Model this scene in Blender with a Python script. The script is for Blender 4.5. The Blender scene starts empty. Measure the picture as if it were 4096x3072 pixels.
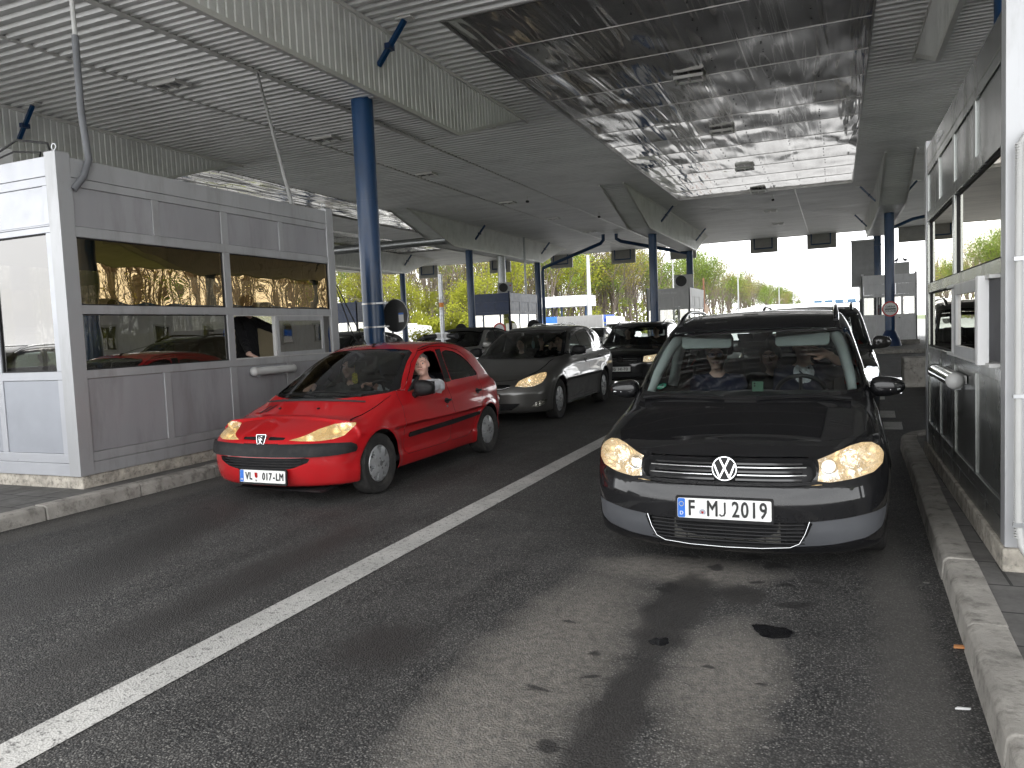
import bpy, bmesh, math, random
import numpy as np
from mathutils import Vector, Matrix
PI = math.pi
random.seed(7)
SC = bpy.context.scene
COL = SC.collection
R = math.radians

# ---------------------------------------------------------------- materials
def _mat(name):
    m = bpy.data.materials.new(name); m.use_nodes = True
    nt = m.node_tree; nt.nodes.clear()
    out = nt.nodes.new('ShaderNodeOutputMaterial')
    return m, nt, out
def _n(nt, t, **kw):
    n = nt.nodes.new(t)
    for k, v in kw.items():
        if k in n.inputs: n.inputs[k].default_value = v
        else: setattr(n, k, v)
    return n
def _c(c): return (c[0], c[1], c[2], 1.0)
def _coord(nt, scale=(1, 1, 1)):
    tc = nt.nodes.new('ShaderNodeTexCoord'); mp = nt.nodes.new('ShaderNodeMapping')
    mp.inputs['Scale'].default_value = scale
    nt.links.new(tc.outputs['Object'], mp.inputs[0]); return mp.outputs[0]
def _noise(nt, vec, scale, detail=4, rough=0.55, dist=0.0):
    n = nt.nodes.new('ShaderNodeTexNoise'); n.inputs['Scale'].default_value = scale
    n.inputs['Detail'].default_value = detail; n.inputs['Roughness'].default_value = rough
    n.inputs['Distortion'].default_value = dist
    nt.links.new(vec, n.inputs['Vector']); return n.outputs['Fac']
def _ramp(nt, fac, stops):
    r = nt.nodes.new('ShaderNodeValToRGB'); e = r.color_ramp.elements
    while len(e) < len(stops): e.new(0.5)
    for i, (p, c) in enumerate(stops):
        e[i].position = p; e[i].color = _c(c) if len(c) == 3 else c
    nt.links.new(fac, r.inputs[0]); return r.outputs[0]
def _g(v): return (v, v, v)
def _mix(nt, fac, a, b, mode='MIX'):
    m = nt.nodes.new('ShaderNodeMix'); m.data_type = 'RGBA'; m.blend_type = mode
    for s, v in ((m.inputs[0], fac), (m.inputs[6], a), (m.inputs[7], b)):
        if isinstance(v, (int, float)): s.default_value = v
        elif isinstance(v, tuple): s.default_value = _c(v)
        else: nt.links.new(v, s)
    return m.outputs[2]
def _math(nt, op, a, b=None, c=None):
    m = nt.nodes.new('ShaderNodeMath'); m.operation = op
    for s, v in zip(m.inputs, (a, b, c)):
        if v is None: continue
        if isinstance(v, (int, float)): s.default_value = v
        else: nt.links.new(v, s)
    return m.outputs[0]
def _bump(nt, h, strength=0.3, dist=0.01):
    b = nt.nodes.new('ShaderNodeBump'); b.inputs['Strength'].default_value = strength
    b.inputs['Distance'].default_value = dist
    nt.links.new(h, b.inputs['Height']); return b.outputs[0]

def pbr(name, col, rough=0.5, metal=0.0, var=0.12, nscale=3.0, bump=0.0, bscale=60, coat=0.0, spec=0.5,
        dirt=None, emit=None, estr=0.0, stretch=(1, 1, 1), rvar=0.08):
    """general procedural material: noise-varied colour and roughness, optional bump / dirt / coat / emission"""
    m, nt, out = _mat(name)
    b = nt.nodes.new('ShaderNodeBsdfPrincipled'); nt.links.new(b.outputs[0], out.inputs[0])
    v = _coord(nt, stretch)
    f = _noise(nt, v, nscale, 5)
    lo = tuple(max(0, x * (1 - var)) for x in col); hi = tuple(min(1, x * (1 + var)) for x in col)
    c = _ramp(nt, f, [(0.3, lo), (0.7, hi)])
    if dirt:
        f2 = _noise(nt, v, nscale * 2.3, 8, 0.7)
        c = _mix(nt, _ramp(nt, f2, [(0.5, _g(0)), (0.72, _g(dirt[1]))]), c, dirt[0])
    nt.links.new(c, b.inputs['Base Color'])
    rr = _noise(nt, v, nscale * 1.7, 6)
    nt.links.new(_ramp(nt, rr, [(0.3, _g(max(0.02, rough - rvar))), (0.7, _g(min(1, rough + rvar)))]), b.inputs['Roughness'])
    b.inputs['Metallic'].default_value = metal
    b.inputs['Specular IOR Level'].default_value = spec
    b.inputs['Coat Weight'].default_value = coat; b.inputs['Coat Roughness'].default_value = 0.03
    if bump:
        nt.links.new(_bump(nt, _noise(nt, v, bscale, 6, 0.65), bump, 0.01), b.inputs['Normal'])
    if emit:
        b.inputs['Emission Color'].default_value = _c(emit); b.inputs['Emission Strength'].default_value = estr
    return m

def car_paint(name, col, metallic=0.0, rough=0.35, dirt=0.25, inner=(0.02, 0.02, 0.022)):
    """two-sided: lacquer outside, dark trim on the inner side of the shell"""
    m, nt, out = _mat(name)
    b = nt.nodes.new('ShaderNodeBsdfPrincipled')
    v = _coord(nt)
    f = _noise(nt, v, 2.2, 6, 0.6); f2 = _noise(nt, v, 900, 1)
    base = _ramp(nt, f, [(0.3, tuple(c * 0.9 for c in col)), (0.75, tuple(min(1, c * 1.08 + 0.002) for c in col))])
    # road dust gathers on the lower part of the body
    tc = nt.nodes.new('ShaderNodeTexCoord'); sx = nt.nodes.new('ShaderNodeSeparateXYZ')
    nt.links.new(tc.outputs['Object'], sx.inputs[0])
    h = _math(nt, 'MULTIPLY_ADD', sx.outputs[2], -1.6, 1.0)
    d = _math(nt, 'MULTIPLY', _math(nt, 'MAXIMUM', h, 0.0), _ramp(nt, _noise(nt, v, 5, 8, 0.7), [(0.35, _g(0.1)), (0.75, _g(1))]))
    base = _mix(nt, _math(nt, 'MULTIPLY', d, dirt), base, (0.16, 0.14, 0.12))
    nt.links.new(base, b.inputs['Base Color'])
    b.inputs['Metallic'].default_value = metallic
    nt.links.new(_math(nt, 'MULTIPLY_ADD', d, 0.5, rough), b.inputs['Roughness'])
    b.inputs['Coat Weight'].default_value = 1.0; b.inputs['Specular IOR Level'].default_value = .5 if metallic else .12
    nt.links.new(_math(nt, 'MULTIPLY_ADD', _noise(nt, v, 14, 6), 0.03, 0.0), b.inputs['Coat Roughness'])
    if metallic: nt.links.new(_bump(nt, f2, 0.03, 0.001), b.inputs['Normal'])
    bi = _n(nt, 'ShaderNodeBsdfPrincipled', **{'Base Color': _c(inner), 'Roughness': 0.8})
    g = nt.nodes.new('ShaderNodeNewGeometry'); mx = nt.nodes.new('ShaderNodeMixShader')
    nt.links.new(g.outputs['Backfacing'], mx.inputs[0]); nt.links.new(b.outputs[0], mx.inputs[1]); nt.links.new(bi.outputs[0], mx.inputs[2])
    nt.links.new(mx.outputs[0], out.inputs[0])
    return m

def glass(name, tint=(0.7, 0.8, 0.76), refl=1.0, rcol=(1, 1, 1), base=0.04, rough=0.0, wobble=0.0, ior=1.5):
    """thin sheet: tinted transparency plus fresnel reflection"""
    m, nt, out = _mat(name)
    tr = _n(nt, 'ShaderNodeBsdfTransparent'); tr.inputs[0].default_value = _c(tint)
    gl = _n(nt, 'ShaderNodeBsdfGlossy'); gl.inputs[0].default_value = _c(rcol); gl.inputs['Roughness'].default_value = rough
    fr = nt.nodes.new('ShaderNodeFresnel'); fr.inputs['IOR'].default_value = ior
    fac = _math(nt, 'MULTIPLY_ADD', fr.outputs[0], refl, base)
    fac = _math(nt, 'MINIMUM', fac, 1.0)
    if wobble:
        bp = _bump(nt, _noise(nt, _coord(nt), 1.3, 2), wobble, 0.05)
        nt.links.new(bp, gl.inputs['Normal'])
    mx = nt.nodes.new('ShaderNodeMixShader'); nt.links.new(fac, mx.inputs[0])
    nt.links.new(tr.outputs[0], mx.inputs[1]); nt.links.new(gl.outputs[0], mx.inputs[2])
    nt.links.new(mx.outputs[0], out.inputs[0]); return m

# ---------------------------------------------------------------- objects
def tag(o, label=None, cat=None, group=None, kind=None):
    if label: o['label'] = label
    if cat: o['category'] = cat
    if group: o['group'] = group
    if kind: o['kind'] = kind
    return o
def thing(name, label, cat, loc=(0, 0, 0), rz=0.0, group=None):
    o = bpy.data.objects.new(name, None); COL.objects.link(o)
    o.empty_display_size = 0.2
    o.location = loc; o.rotation_euler = (0, 0, rz)
    return tag(o, label, cat, group)
def copy_tree(o, parent=None):
    c = o.copy(); COL.objects.link(c)
    if parent is not None:
        c.parent = parent; c.matrix_parent_inverse = o.matrix_parent_inverse.copy()
    for ch in o.children: copy_tree(ch, c)
    return c
def link_mesh(name, me, mats, parent=None):
    for m in (mats if isinstance(mats, (list, tuple)) else [mats]): me.materials.append(m)
    o = bpy.data.objects.new(name, me); COL.objects.link(o)
    if parent is not None: o.parent = parent
    return o

class MB:
    """collects shapes, builds one mesh"""
    def __init__(s): s.v = []; s.f = []; s.m = []; s.mi = 0
    def add(s, vs, fs):
        k = len(s.v); s.v += [tuple(v) for v in vs]
        for f in fs: s.f.append([i + k for i in f]); s.m.append(s.mi)
        return s
    def box(s, x0, x1, y0, y1, z0, z1, M=None, ch=0.0):
        vs = [(x, y, z) for z in (z0, z1) for y in (y0, y1) for x in (x0, x1)]
        if M is not None: vs = [M @ Vector(v) for v in vs]
        return s.add(vs, [(0, 2, 3, 1), (4, 5, 7, 6), (0, 1, 5, 4), (2, 6, 7, 3), (0, 4, 6, 2), (1, 3, 7, 5)])
    def cyl(s, p0, p1, r0, r1=None, n=12, cap=True):
        r1 = r0 if r1 is None else r1
        p0 = Vector(p0); p1 = Vector(p1); d = (p1 - p0).normalized()
        a = d.orthogonal().normalized(); b = d.cross(a)
        vs = []
        for p, r in ((p0, r0), (p1, r1)):
            vs += [p + (a * math.cos(2 * PI * i / n) + b * math.sin(2 * PI * i / n)) * r for i in range(n)]
        fs = [(i, (i + 1) % n, n + (i + 1) % n, n + i) for i in range(n)]
        if cap: fs += [tuple(range(n - 1, -1, -1)), tuple(range(n, 2 * n))]
        return s.add(vs, fs)
    def tube(s, pts, r, n=8, cap=True):
        pts = [Vector(p) for p in pts]; rings = []
        up = None
        for i, p in enumerate(pts):
            d = (pts[min(i + 1, len(pts) - 1)] - pts[max(i - 1, 0)]).normalized()
            if up is None: a = d.orthogonal().normalized()
            else:
                a = (up - d * up.dot(d)).normalized()
            up = a; b = d.cross(a)
            rr = r[i] if isinstance(r, (list, tuple)) else r
            rings.append([p + (a * math.cos(2 * PI * k / n) + b * math.sin(2 * PI * k / n)) * rr for k in range(n)])
        vs = [v for rg in rings for v in rg]; fs = []
        for i in range(len(pts) - 1):
            for k in range(n):
                fs.append((i * n + k, i * n + (k + 1) % n, (i + 1) * n + (k + 1) % n, (i + 1) * n + k))
        if cap: fs += [tuple(range(n - 1, -1, -1)), tuple(range((len(pts) - 1) * n, len(pts) * n))]
        return s.add(vs, fs)
    def prism(s, poly, f0, f1):
        """poly: 2D points; f0/f1: functions (a,b)->3D for the two ends"""
        n = len(poly)
        vs = [f0(*p) for p in poly] + [f1(*p) for p in poly]
        fs = [tuple(range(n - 1, -1, -1)), tuple(range(n, 2 * n))] + [(i, (i + 1) % n, n + (i + 1) % n, n + i) for i in range(n)]
        return s.add(vs, fs)
    def lathe(s, prof, M=None, n=24, closed=False):
        """prof: (r, h) pairs, about local z"""
        vs = []
        for (r, h) in prof:
            for k in range(n):
                v = Vector((r * math.cos(2 * PI * k / n), r * math.sin(2 * PI * k / n), h))
                vs.append(M @ v if M is not None else v)
        fs = []; m = len(prof)
        for i in range(m if closed else m - 1):
            j = (i + 1) % m
            for k in range(n): fs.append((i * n + k, i * n + (k + 1) % n, j * n + (k + 1) % n, j * n + k))
        return s.add(vs, fs)
    def sphere(s, c, r, M=None, n=12, m=8):
        r = (r, r, r) if isinstance(r, (int, float)) else r
        vs = []; fs = []
        for i in range(m + 1):
            t = PI * i / m
            for k in range(n):
                p = 2 * PI * k / n
                v = Vector((c[0] + r[0] * math.sin(t) * math.cos(p), c[1] + r[1] * math.sin(t) * math.sin(p), c[2] + r[2] * math.cos(t)))
                vs.append(M @ v if M is not None else v)
        for i in range(m):
            for k in range(n): fs.append((i * n + k, (i + 1) * n + k, (i + 1) * n + (k + 1) % n, i * n + (k + 1) % n))
        return s.add(vs, fs)
    def quad(s, a, b, c, d): return s.add([a, b, c, d], [(0, 1, 2, 3)])
    def build(s, name, mats, parent=None, smooth=None, bevel=0.0, recalc=True):
        me = bpy.data.meshes.new(name)
        me.from_pydata(s.v, [], s.f); me.update()
        o = link_mesh(name, me, mats, parent)
        if any(s.m): me.polygons.foreach_set('material_index', s.m)
        if recalc or bevel:
            bm = bmesh.new(); bm.from_mesh(me)
            bmesh.ops.remove_doubles(bm, verts=bm.verts, dist=1e-5)
            if recalc: bmesh.ops.recalc_face_normals(bm, faces=bm.faces)
            bm.to_mesh(me); bm.free()
        if bevel:
            b = o.modifiers.new('Bevel', 'BEVEL'); b.width = bevel; b.segments = 2; b.limit_method = 'ANGLE'; b.angle_limit = R(40)
        if smooth is not None:
            me.set_sharp_from_angle(angle=R(smooth)); me.polygons.foreach_set('use_smooth', [True] * len(me.polygons))
        return o
def bx(name, m, parent, *a, bevel=0.0): return MB().box(*a).build(name, m, parent, bevel=bevel)

def rrect(x0, x1, y0, y1, r, n=5):
    pts = []
    for cx, cy, a0 in ((x1 - r, y0 + r, -90), (x1 - r, y1 - r, 0), (x0 + r, y1 - r, 90), (x0 + r, y0 + r, 180)):
        for i in range(n + 1):
            a = R(a0 + 90 * i / n); pts.append((cx + r * math.cos(a), cy + r * math.sin(a)))
    return pts

def text_mesh(name, body, size, mat, parent, M, extrude=0.0015, bold=0.0, sx=1.0, align='CENTER', space=1.0):
    """lettering as real thin geometry; M places the text plane (x right, y up, z out)"""
    cu = bpy.data.curves.new(name, 'FONT'); cu.body = body; cu.size = size; cu.align_x = align; cu.align_y = 'CENTER'
    cu.extrude = extrude; cu.bevel_depth = bold; cu.bevel_resolution = 0; cu.space_character = space; cu.resolution_u = 3
    o = bpy.data.objects.new(name, cu); COL.objects.link(o)
    dg = bpy.context.evaluated_depsgraph_get(); dg.update()
    me = bpy.data.meshes.new_from_object(o.evaluated_get(dg))
    bpy.data.objects.remove(o); bpy.data.curves.remove(cu)
    me.transform(M @ Matrix.Diagonal((sx, 1, 1, 1))); me.name = name
    me.materials.clear()
    return link_mesh(name, me, mat, parent)

# ---------------------------------------------------------------- implicit surfaces
def smax(a, b, k):
    h = np.maximum(k - np.abs(a - b), 0.0) / k
    return np.maximum(a, b) + h * h * k * 0.25
def smin(a, b, k): return -smax(-a, -b, k)
def pchip(xs, ys):
    xs = np.array(xs, float); ys = np.array(ys, float); h = np.diff(xs); d = np.diff(ys) / h
    m = np.zeros_like(ys); m[0] = d[0]; m[-1] = d[-1]
    for i in range(1, len(xs) - 1):
        if d[i - 1] * d[i] > 0:
            w1 = 2 * h[i] + h[i - 1]; w2 = h[i] + 2 * h[i - 1]
            m[i] = (w1 + w2) / (w1 / d[i - 1] + w2 / d[i])
    def f(x):
        x = np.clip(x, xs[0], xs[-1]); i = np.clip(np.searchsorted(xs, x, side='right') - 1, 0, len(xs) - 2)
        t = (x - xs[i]) / h[i]; t2 = t * t; t3 = t2 * t
        return (2 * t3 - 3 * t2 + 1) * ys[i] + (t3 - 2 * t2 + t) * h[i] * m[i] + (-2 * t3 + 3 * t2) * ys[i + 1] + (t3 - t2) * h[i] * m[i + 1]
    return f
def grad(f, P, e=1.5e-3):
    g = np.empty_like(P)
    for i in range(3):
        d = np.zeros(3); d[i] = e
        g[:, i] = (f(P + d) - f(P - d)) / (2 * e)
    return g
def relax_to(f, P, it=3, lim=0.03):
    for _ in range(it):
        g = grad(f, P); n2 = np.maximum((g * g).sum(1), 1e-4)
        st = (f(P) / n2)[:, None] * g
        l = np.linalg.norm(st, axis=1, keepdims=True); st *= np.minimum(1, lim / np.maximum(l, 1e-9))
        P = P - st
    return P
def surface_nets(f, lo, hi, h):
    lo = np.array(lo, float); n = np.ceil((np.array(hi) - lo) / h).astype(int) + 1
    X, Y, Z = np.meshgrid(*[lo[i] + h * np.arange(n[i]) for i in range(3)], indexing='ij')
    V = f(np.stack([X.ravel(), Y.ravel(), Z.ravel()], 1)).reshape(n)
    ins = V < 0
    c = [(i, j, k) for i in (0, 1) for j in (0, 1) for k in (0, 1)]
    sh = lambda A, o: A[o[0]:A.shape[0] - 1 + o[0], o[1]:A.shape[1] - 1 + o[1], o[2]:A.shape[2] - 1 + o[2]]
    cnt = sum(sh(ins, o).astype(int) for o in c); act = (cnt > 0) & (cnt < 8)
    acc = np.zeros(act.shape + (3,)); num = np.zeros(act.shape)
    for a in c:
        for ax in range(3):
            if a[ax]: continue
            b = list(a); b[ax] = 1; b = tuple(b)
            va, vb = sh(V, a), sh(V, b); cr = (va < 0) != (vb < 0)
            t = np.where(cr, va / np.where(cr, va - vb, 1), 0)
            for q in range(3):
                acc[..., q] += np.where(cr, a[q] + (t if q == ax else 0), 0)
            num += cr
    idx = -np.ones(act.shape, int); ii = np.argwhere(act); idx[act] = np.arange(len(ii))
    P = lo + h * (ii + acc[act] / num[act][:, None])
    F = []
    for ax in range(3):
        o1, o2 = [(1, 2), (2, 0), (0, 1)][ax]
        sl = [slice(None)] * 3; sl2 = [slice(None)] * 3
        sl[ax] = slice(0, n[ax] - 1); sl2[ax] = slice(1, n[ax])
        A, B = ins[tuple(sl)], ins[tuple(sl2)]
        E = np.argwhere(A != B)
        E = E[(E[:, o1] > 0) & (E[:, o2] > 0) & (E[:, o1] < n[o1] - 1) & (E[:, o2] < n[o2] - 1)]
        if not len(E): continue
        def q(d1, d2):
            G = E.copy(); G[:, o1] -= d1; G[:, o2] -= d2; return idx[G[:, 0], G[:, 1], G[:, 2]]
        Q = np.stack([q(1, 1), q(0, 1), q(0, 0), q(1, 0)], 1)
        fl = ~A[E[:, 0], E[:, 1], E[:, 2]]
        Q[fl] = Q[fl][:, ::-1]
        F.append(Q)
    F = np.concatenate(F)
    return relax_to(f, P), F
def mesh_from(P, F, name):
    me = bpy.data.meshes.new(name)
    me.vertices.add(len(P)); me.vertices.foreach_set('co', np.asarray(P, np.float32).ravel())
    F = np.asarray(F); me.loops.add(F.size); me.polygons.add(len(F))
    me.loops.foreach_set('vertex_index', F.ravel().astype(np.int32))
    me.polygons.foreach_set('loop_start', (np.arange(len(F)) * F.shape[1]).astype(np.int32))
    me.update(calc_edges=True); return me
def set_normals(me, f, flip=False):
    P = np.empty(len(me.vertices) * 3); me.vertices.foreach_get('co', P); P = P.reshape(-1, 3)
    g = grad(f, P); g /= np.maximum(np.linalg.norm(g, axis=1, keepdims=True), 1e-9)
    me.polygons.foreach_set('use_smooth', [True] * len(me.polygons))
    me.normals_split_custom_set_from_vertices([tuple(x) for x in g])
BLACK = pbr('black_trim', (.012, .012, .013), .7)
def reflector_mat(name, on=True, warm=(1, .74, .38), st=6.0, sc=26, bs=.9):
    m, nt, out = _mat(name)
    b = _n(nt, 'ShaderNodeBsdfPrincipled', **{'Base Color': _c((.75, .74, .72)), 'Metallic': .9, 'Roughness': .16})
    v = _coord(nt)
    vo = nt.nodes.new('ShaderNodeTexVoronoi'); vo.inputs['Scale'].default_value = sc; nt.links.new(v, vo.inputs['Vector'])
    wv = _noise(nt, v, 18, 3)
    nt.links.new(_bump(nt, _math(nt, 'ADD', vo.outputs['Distance'], wv), bs, .03), b.inputs['Normal'])
    if on:
        e = _ramp(nt, _math(nt, 'ADD', _math(nt, 'MULTIPLY', vo.outputs['Distance'], .9), _math(nt, 'MULTIPLY', wv, .4)), [(.12, (1, .9, .62)), (.3, tuple(w * .55 for w in warm)), (.55, tuple(w * .13 for w in warm))])
        nt.links.new(e, b.inputs['Emission Color']); b.inputs['Emission Strength'].default_value = st
    nt.links.new(b.outputs[0], out.inputs[0]); return m
SH = dict(
    tyre=pbr('tyre_rubber', (.022, .021, .02), .85, bump=.5, bscale=90, dirt=((.12, .11, .1), .45)),
    black=BLACK, trim=pbr('cabin_trim', (.03, .031, .033), .75, bump=.1), trim2=pbr('cabin_trim_smooth', (.02, .02, .022), .45),
    seat=pbr('seat_cloth', (.028, .028, .036), .95, bump=.3, bscale=200), plastic=pbr('bumper_plastic', (.009, .009, .010), .55, bump=.1, bscale=300, spec=.25, dirt=((.08, .07, .06), .2)),
    plastic_gloss=pbr('ceramic_black', (.006, .006, .007), .08, coat=.6), glass=glass('windscreen_glass', (.90, .95, .93), 1.2, base=.02),
    glass_side=glass('side_glass', (.55, .62, .59), 1.3, base=.05), glass_dark=glass('dark_side_glass', (.16, .18, .18), 1.3, base=.05),
    lens=glass('lamp_lens', (.96, .95, .92), 1.2, base=.03),
    reflector=reflector_mat('lit_reflector', st=1.6), reflector_amber=reflector_mat('lit_reflector_amber', warm=(1, .66, .26), st=1.8, sc=9, bs=.35), reflector_off=reflector_mat('reflector_unlit', False),
    chrome=pbr('chrome', (.78, .79, .8), .07, 1.0, var=.03), rim=pbr('wheel_silver', (.60, .61, .62), .32, .6, dirt=((.22, .2, .17), .4)),
    rim_dark=pbr('wheel_cap', (.3, .3, .3), .4, .7), plate=pbr('plate_white', (.78, .78, .76), .4, var=.04), ink=pbr('plate_ink', (.015, .015, .015), .5),
    eu_blue=pbr('plate_blue', (.02, .14, .55), .4), star=pbr('star_yellow', (.85, .65, .05), .5), tail=pbr('tail_red', (.35, .01, .01), .15, coat=.8),
    insert=pbr('bumper_grey', (.065, .068, .075), .55, bump=.1, bscale=300),
)
# ---------------------------------------------------------------- cars
# local frame: y = 0 at the front bumper, y grows to the rear, x to the picture's right, z up
class Carver:
    def __init__(s, f, P, F):
        s.f = f; me = mesh_from(P, F, 'tmp'); s.bm = bmesh.new(); s.bm.from_mesh(me); bpy.data.meshes.remove(me)
        s.lay = s.bm.faces.layers.int.new('pid'); s.names = ['body']
    def carve(s, name, poly, ax, region, mirror=False, keep=(), pool=None):
        """cut polygon (2D, in axes ax) through the faces that satisfy region(c, n); give them the id of `name`"""
        if name not in s.names: s.names.append(name)
        pid = s.names.index(name); bm = s.bm
        keep = {s.names.index(k) for k in keep if k in s.names}
        if callable(ax): pr, dirv = ax, ax(None)
        else:
            i, j = ax; k = 3 - i - j; d = [0, 0, 0]; d[k] = 1; dirv = Vector(d); pr = lambda v: (v[i], v[j])
        for sgn in ((1, -1) if mirror else (1,)):
            pj = (lambda v: pr(Vector((v[0] * sgn, v[1], v[2]))))
            dv = Vector((dirv[0] * sgn, dirv[1], dirv[2]))
            if sgn == -1: reg = lambda c, n: region(Vector((-c[0], c[1], c[2])), Vector((-n[0], n[1], n[2])))
            else: reg = region
            xs = [p[0] for p in poly]; ys = [p[1] for p in poly]; m = 0.002
            bb = (min(xs) - m, max(xs) + m, min(ys) - m, max(ys) + m)
            cand = set()
            for fc in (bm.faces if pool is None else [q_ for q_ in pool if q_.is_valid]):
                c = fc.calc_center_median(); u, v = pj(c)
                if bb[0] - .05 < u < bb[1] + .05 and bb[2] - .05 < v < bb[3] + .05 and reg(c, fc.normal): cand.add(fc)
            N = len(poly); cache = {}
            for e in range(N):
                a = Vector(poly[e]); b = Vector(poly[(e + 1) % N]); t = b - a
                if t.length < 1e-6: continue
                e0 = (min(a[0], b[0]) - m, max(a[0], b[0]) + m, min(a[1], b[1]) - m, max(a[1], b[1]) + m)
                nrm2 = Vector((t[1], -t[0])).normalized()
                sub = []
                for fc in cand:
                    bb_ = cache.get(fc)
                    if bb_ is None:
                        q = [pj(v.co) for v in fc.verts]; us = [x[0] for x in q]; vs = [x[1] for x in q]
                        bb_ = cache[fc] = (min(us), max(us), min(vs), max(vs))
                    if bb_[1] < e0[0] or bb_[0] > e0[1] or bb_[3] < e0[2] or bb_[2] > e0[3]: continue
                    q = [pj(v.co) for v in fc.verts]
                    us = [x[0] for x in q]; vs = [x[1] for x in q]
                    if max(us) < e0[0] or min(us) > e0[1] or max(vs) < e0[2] or min(vs) > e0[3]: continue
                    dd = [(x[0] - a[0]) * nrm2[0] + (x[1] - a[1]) * nrm2[1] for x in q]
                    if min(dd) < -1e-5 and max(dd) > 1e-5: sub.append(fc)
                if not sub: continue
                dist = lambda v: (lambda q_: (q_[0] - a[0]) * nrm2[0] + (q_[1] - a[1]) * nrm2[1])(pj(v.co))
                for fc in sub:
                    for ed in list(fc.edges):
                        v0, v1 = ed.verts; d0, d1 = dist(v0), dist(v1)
                        if (d0 < -1e-5 and d1 > 1e-5) or (d0 > 1e-5 and d1 < -1e-5):
                            bmesh.utils.edge_split(ed, v0, d0 / (d0 - d1))
                for fc in sub:
                    on = [v for v in fc.verts if abs(dist(v)) <= 2e-5]
                    if len(on) < 2: continue
                    if len(on) > 2:
                        on = [min(on, key=lambda v: pj(v.co)[0] * t[0] + pj(v.co)[1] * t[1]), max(on, key=lambda v: pj(v.co)[0] * t[0] + pj(v.co)[1] * t[1])]
                    try: nf, _ = bmesh.utils.face_split(fc, on[0], on[1])
                    except ValueError: continue
                    cache.pop(fc, None)
                    if nf is not None: nf[s.lay] = fc[s.lay]; cand.add(nf)
            if pool is not None: pool.update(cand)
            for fc in cand:
                if not fc.is_valid or fc[s.lay] in keep: continue
                u, v = pj(fc.calc_center_median())
                if not (bb[0] < u < bb[1] and bb[2] < v < bb[3]): continue
                ins = False; jn = N - 1
                for q in range(N):
                    x1, y1 = poly[q]; x2, y2 = poly[jn]
                    if (y1 > v) != (y2 > v) and u < (x2 - x1) * (v - y1) / (y2 - y1) + x1: ins = not ins
                    jn = q
                if ins: fc[s.lay] = pid
        if pool is None: s.bm.normal_update()
    def line(s, name, pts, w, ax, region, mirror=False, keep=(), closed=False):
        n = len(pts)
        us = [p[0] for p in pts]; vs = [p[1] for p in pts]; pool = set()
        for fc in s.bm.faces:
            c = fc.calc_center_median()
            for sg in ((1, -1) if mirror else (1,)):
                q = Vector((c[0] * sg, c[1], c[2])); u, v = ax(q) if callable(ax) else (q[ax[0]], q[ax[1]])
                if min(us) - .06 < u < max(us) + .06 and min(vs) - .06 < v < max(vs) + .06 and region(q, Vector((fc.normal[0] * sg, fc.normal[1], fc.normal[2]))):
                    if min((Vector((u, v)) - Vector(a) - (Vector(b) - Vector(a)) * max(0, min(1, (Vector((u, v)) - Vector(a)).dot(Vector(b) - Vector(a)) / max(1e-9, (Vector(b) - Vector(a)).length_squared)))).length for a, b in zip(pts, pts[1:] + (pts[:1] if closed else []))) < .07: pool.add(fc); break
        for i in range(n if closed else n - 1):
            a = Vector(pts[i]); b = Vector(pts[(i + 1) % n]); t = (b - a).normalized(); q = Vector((-t[1], t[0])) * w / 2; e = t * w * .3
            s.carve(name, [tuple(a - e - q), tuple(b + e - q), tuple(b + e + q), tuple(a - e + q)], ax, region, mirror, keep, pool)
    def take(s, name):
        """faces of one id as (P, polys)"""
        if name not in s.names: return None
        pid = s.names.index(name); vm = {}; P = []; polys = []
        for fc in s.bm.faces:
            if fc[s.lay] != pid: continue
            q = []
            for v in fc.verts:
                if v.index not in vm: vm[v.index] = len(P); P.append(tuple(v.co))
                q.append(vm[v.index])
            polys.append(q)
        return np.array(P), polys
    def part(s, name, obj_name, mat, parent, off=0.0, thick=0.0, xside=None, offv=None, fnorm=True):
        s.bm.verts.index_update()
        r = s.take(name)
        if r is None or len(r[0]) == 0: return None
        P, polys = r
        if xside:
            keepp = [q for q in polys if np.mean([P[i][0] for i in q]) * xside > 0]
            used = sorted({i for q in keepp for i in q}); mp = {i: k for k, i in enumerate(used)}
            if not used: return None
            P = P[used]; polys = [[mp[i] for i in q] for q in keepp]
        P = relax_to(s.f, P, 2, 0.004)
        g = grad(s.f, P); g /= np.maximum(np.linalg.norm(g, axis=1, keepdims=True), 1e-9)
        if thick:
            # closed bucket: surface at off, rim walls and back at off - thick
            cnt = {}
            for q in polys:
                for a, b in zip(q, q[1:] + q[:1]): cnt[(a, b)] = 1
            rim = [(a, b) for (a, b) in cnt if (b, a) not in cnt]
            n = len(P); P2 = np.concatenate([P + g * off, P + g * (off - thick)])
            fs = [list(reversed([i + n for i in q])) for q in polys] if thick < 0 else [list(q) for q in polys]
            fs2 = [[i + n for i in q] for q in polys]
            if thick > 0: fs = [q for q in polys] + [list(reversed(q)) for q in fs2]
            fs += [[a, a + n, b + n, b] for a, b in rim]
            me = bpy.data.meshes.new(obj_name); me.from_pydata(P2.tolist(), [], fs); me.update()
            o = link_mesh(obj_name, me, mat, parent)
            me.set_sharp_from_angle(angle=R(50)); me.polygons.foreach_set('use_smooth', [True] * len(me.polygons))
            return o
        me = bpy.data.meshes.new(obj_name); me.from_pydata((P + g * off).tolist(), [], polys); me.update()
        o = link_mesh(obj_name, me, mat, parent)
        me.polygons.foreach_set('use_smooth', [True] * len(me.polygons))
        me.normals_split_custom_set_from_vertices([tuple(x) for x in g])
        return o
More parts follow.
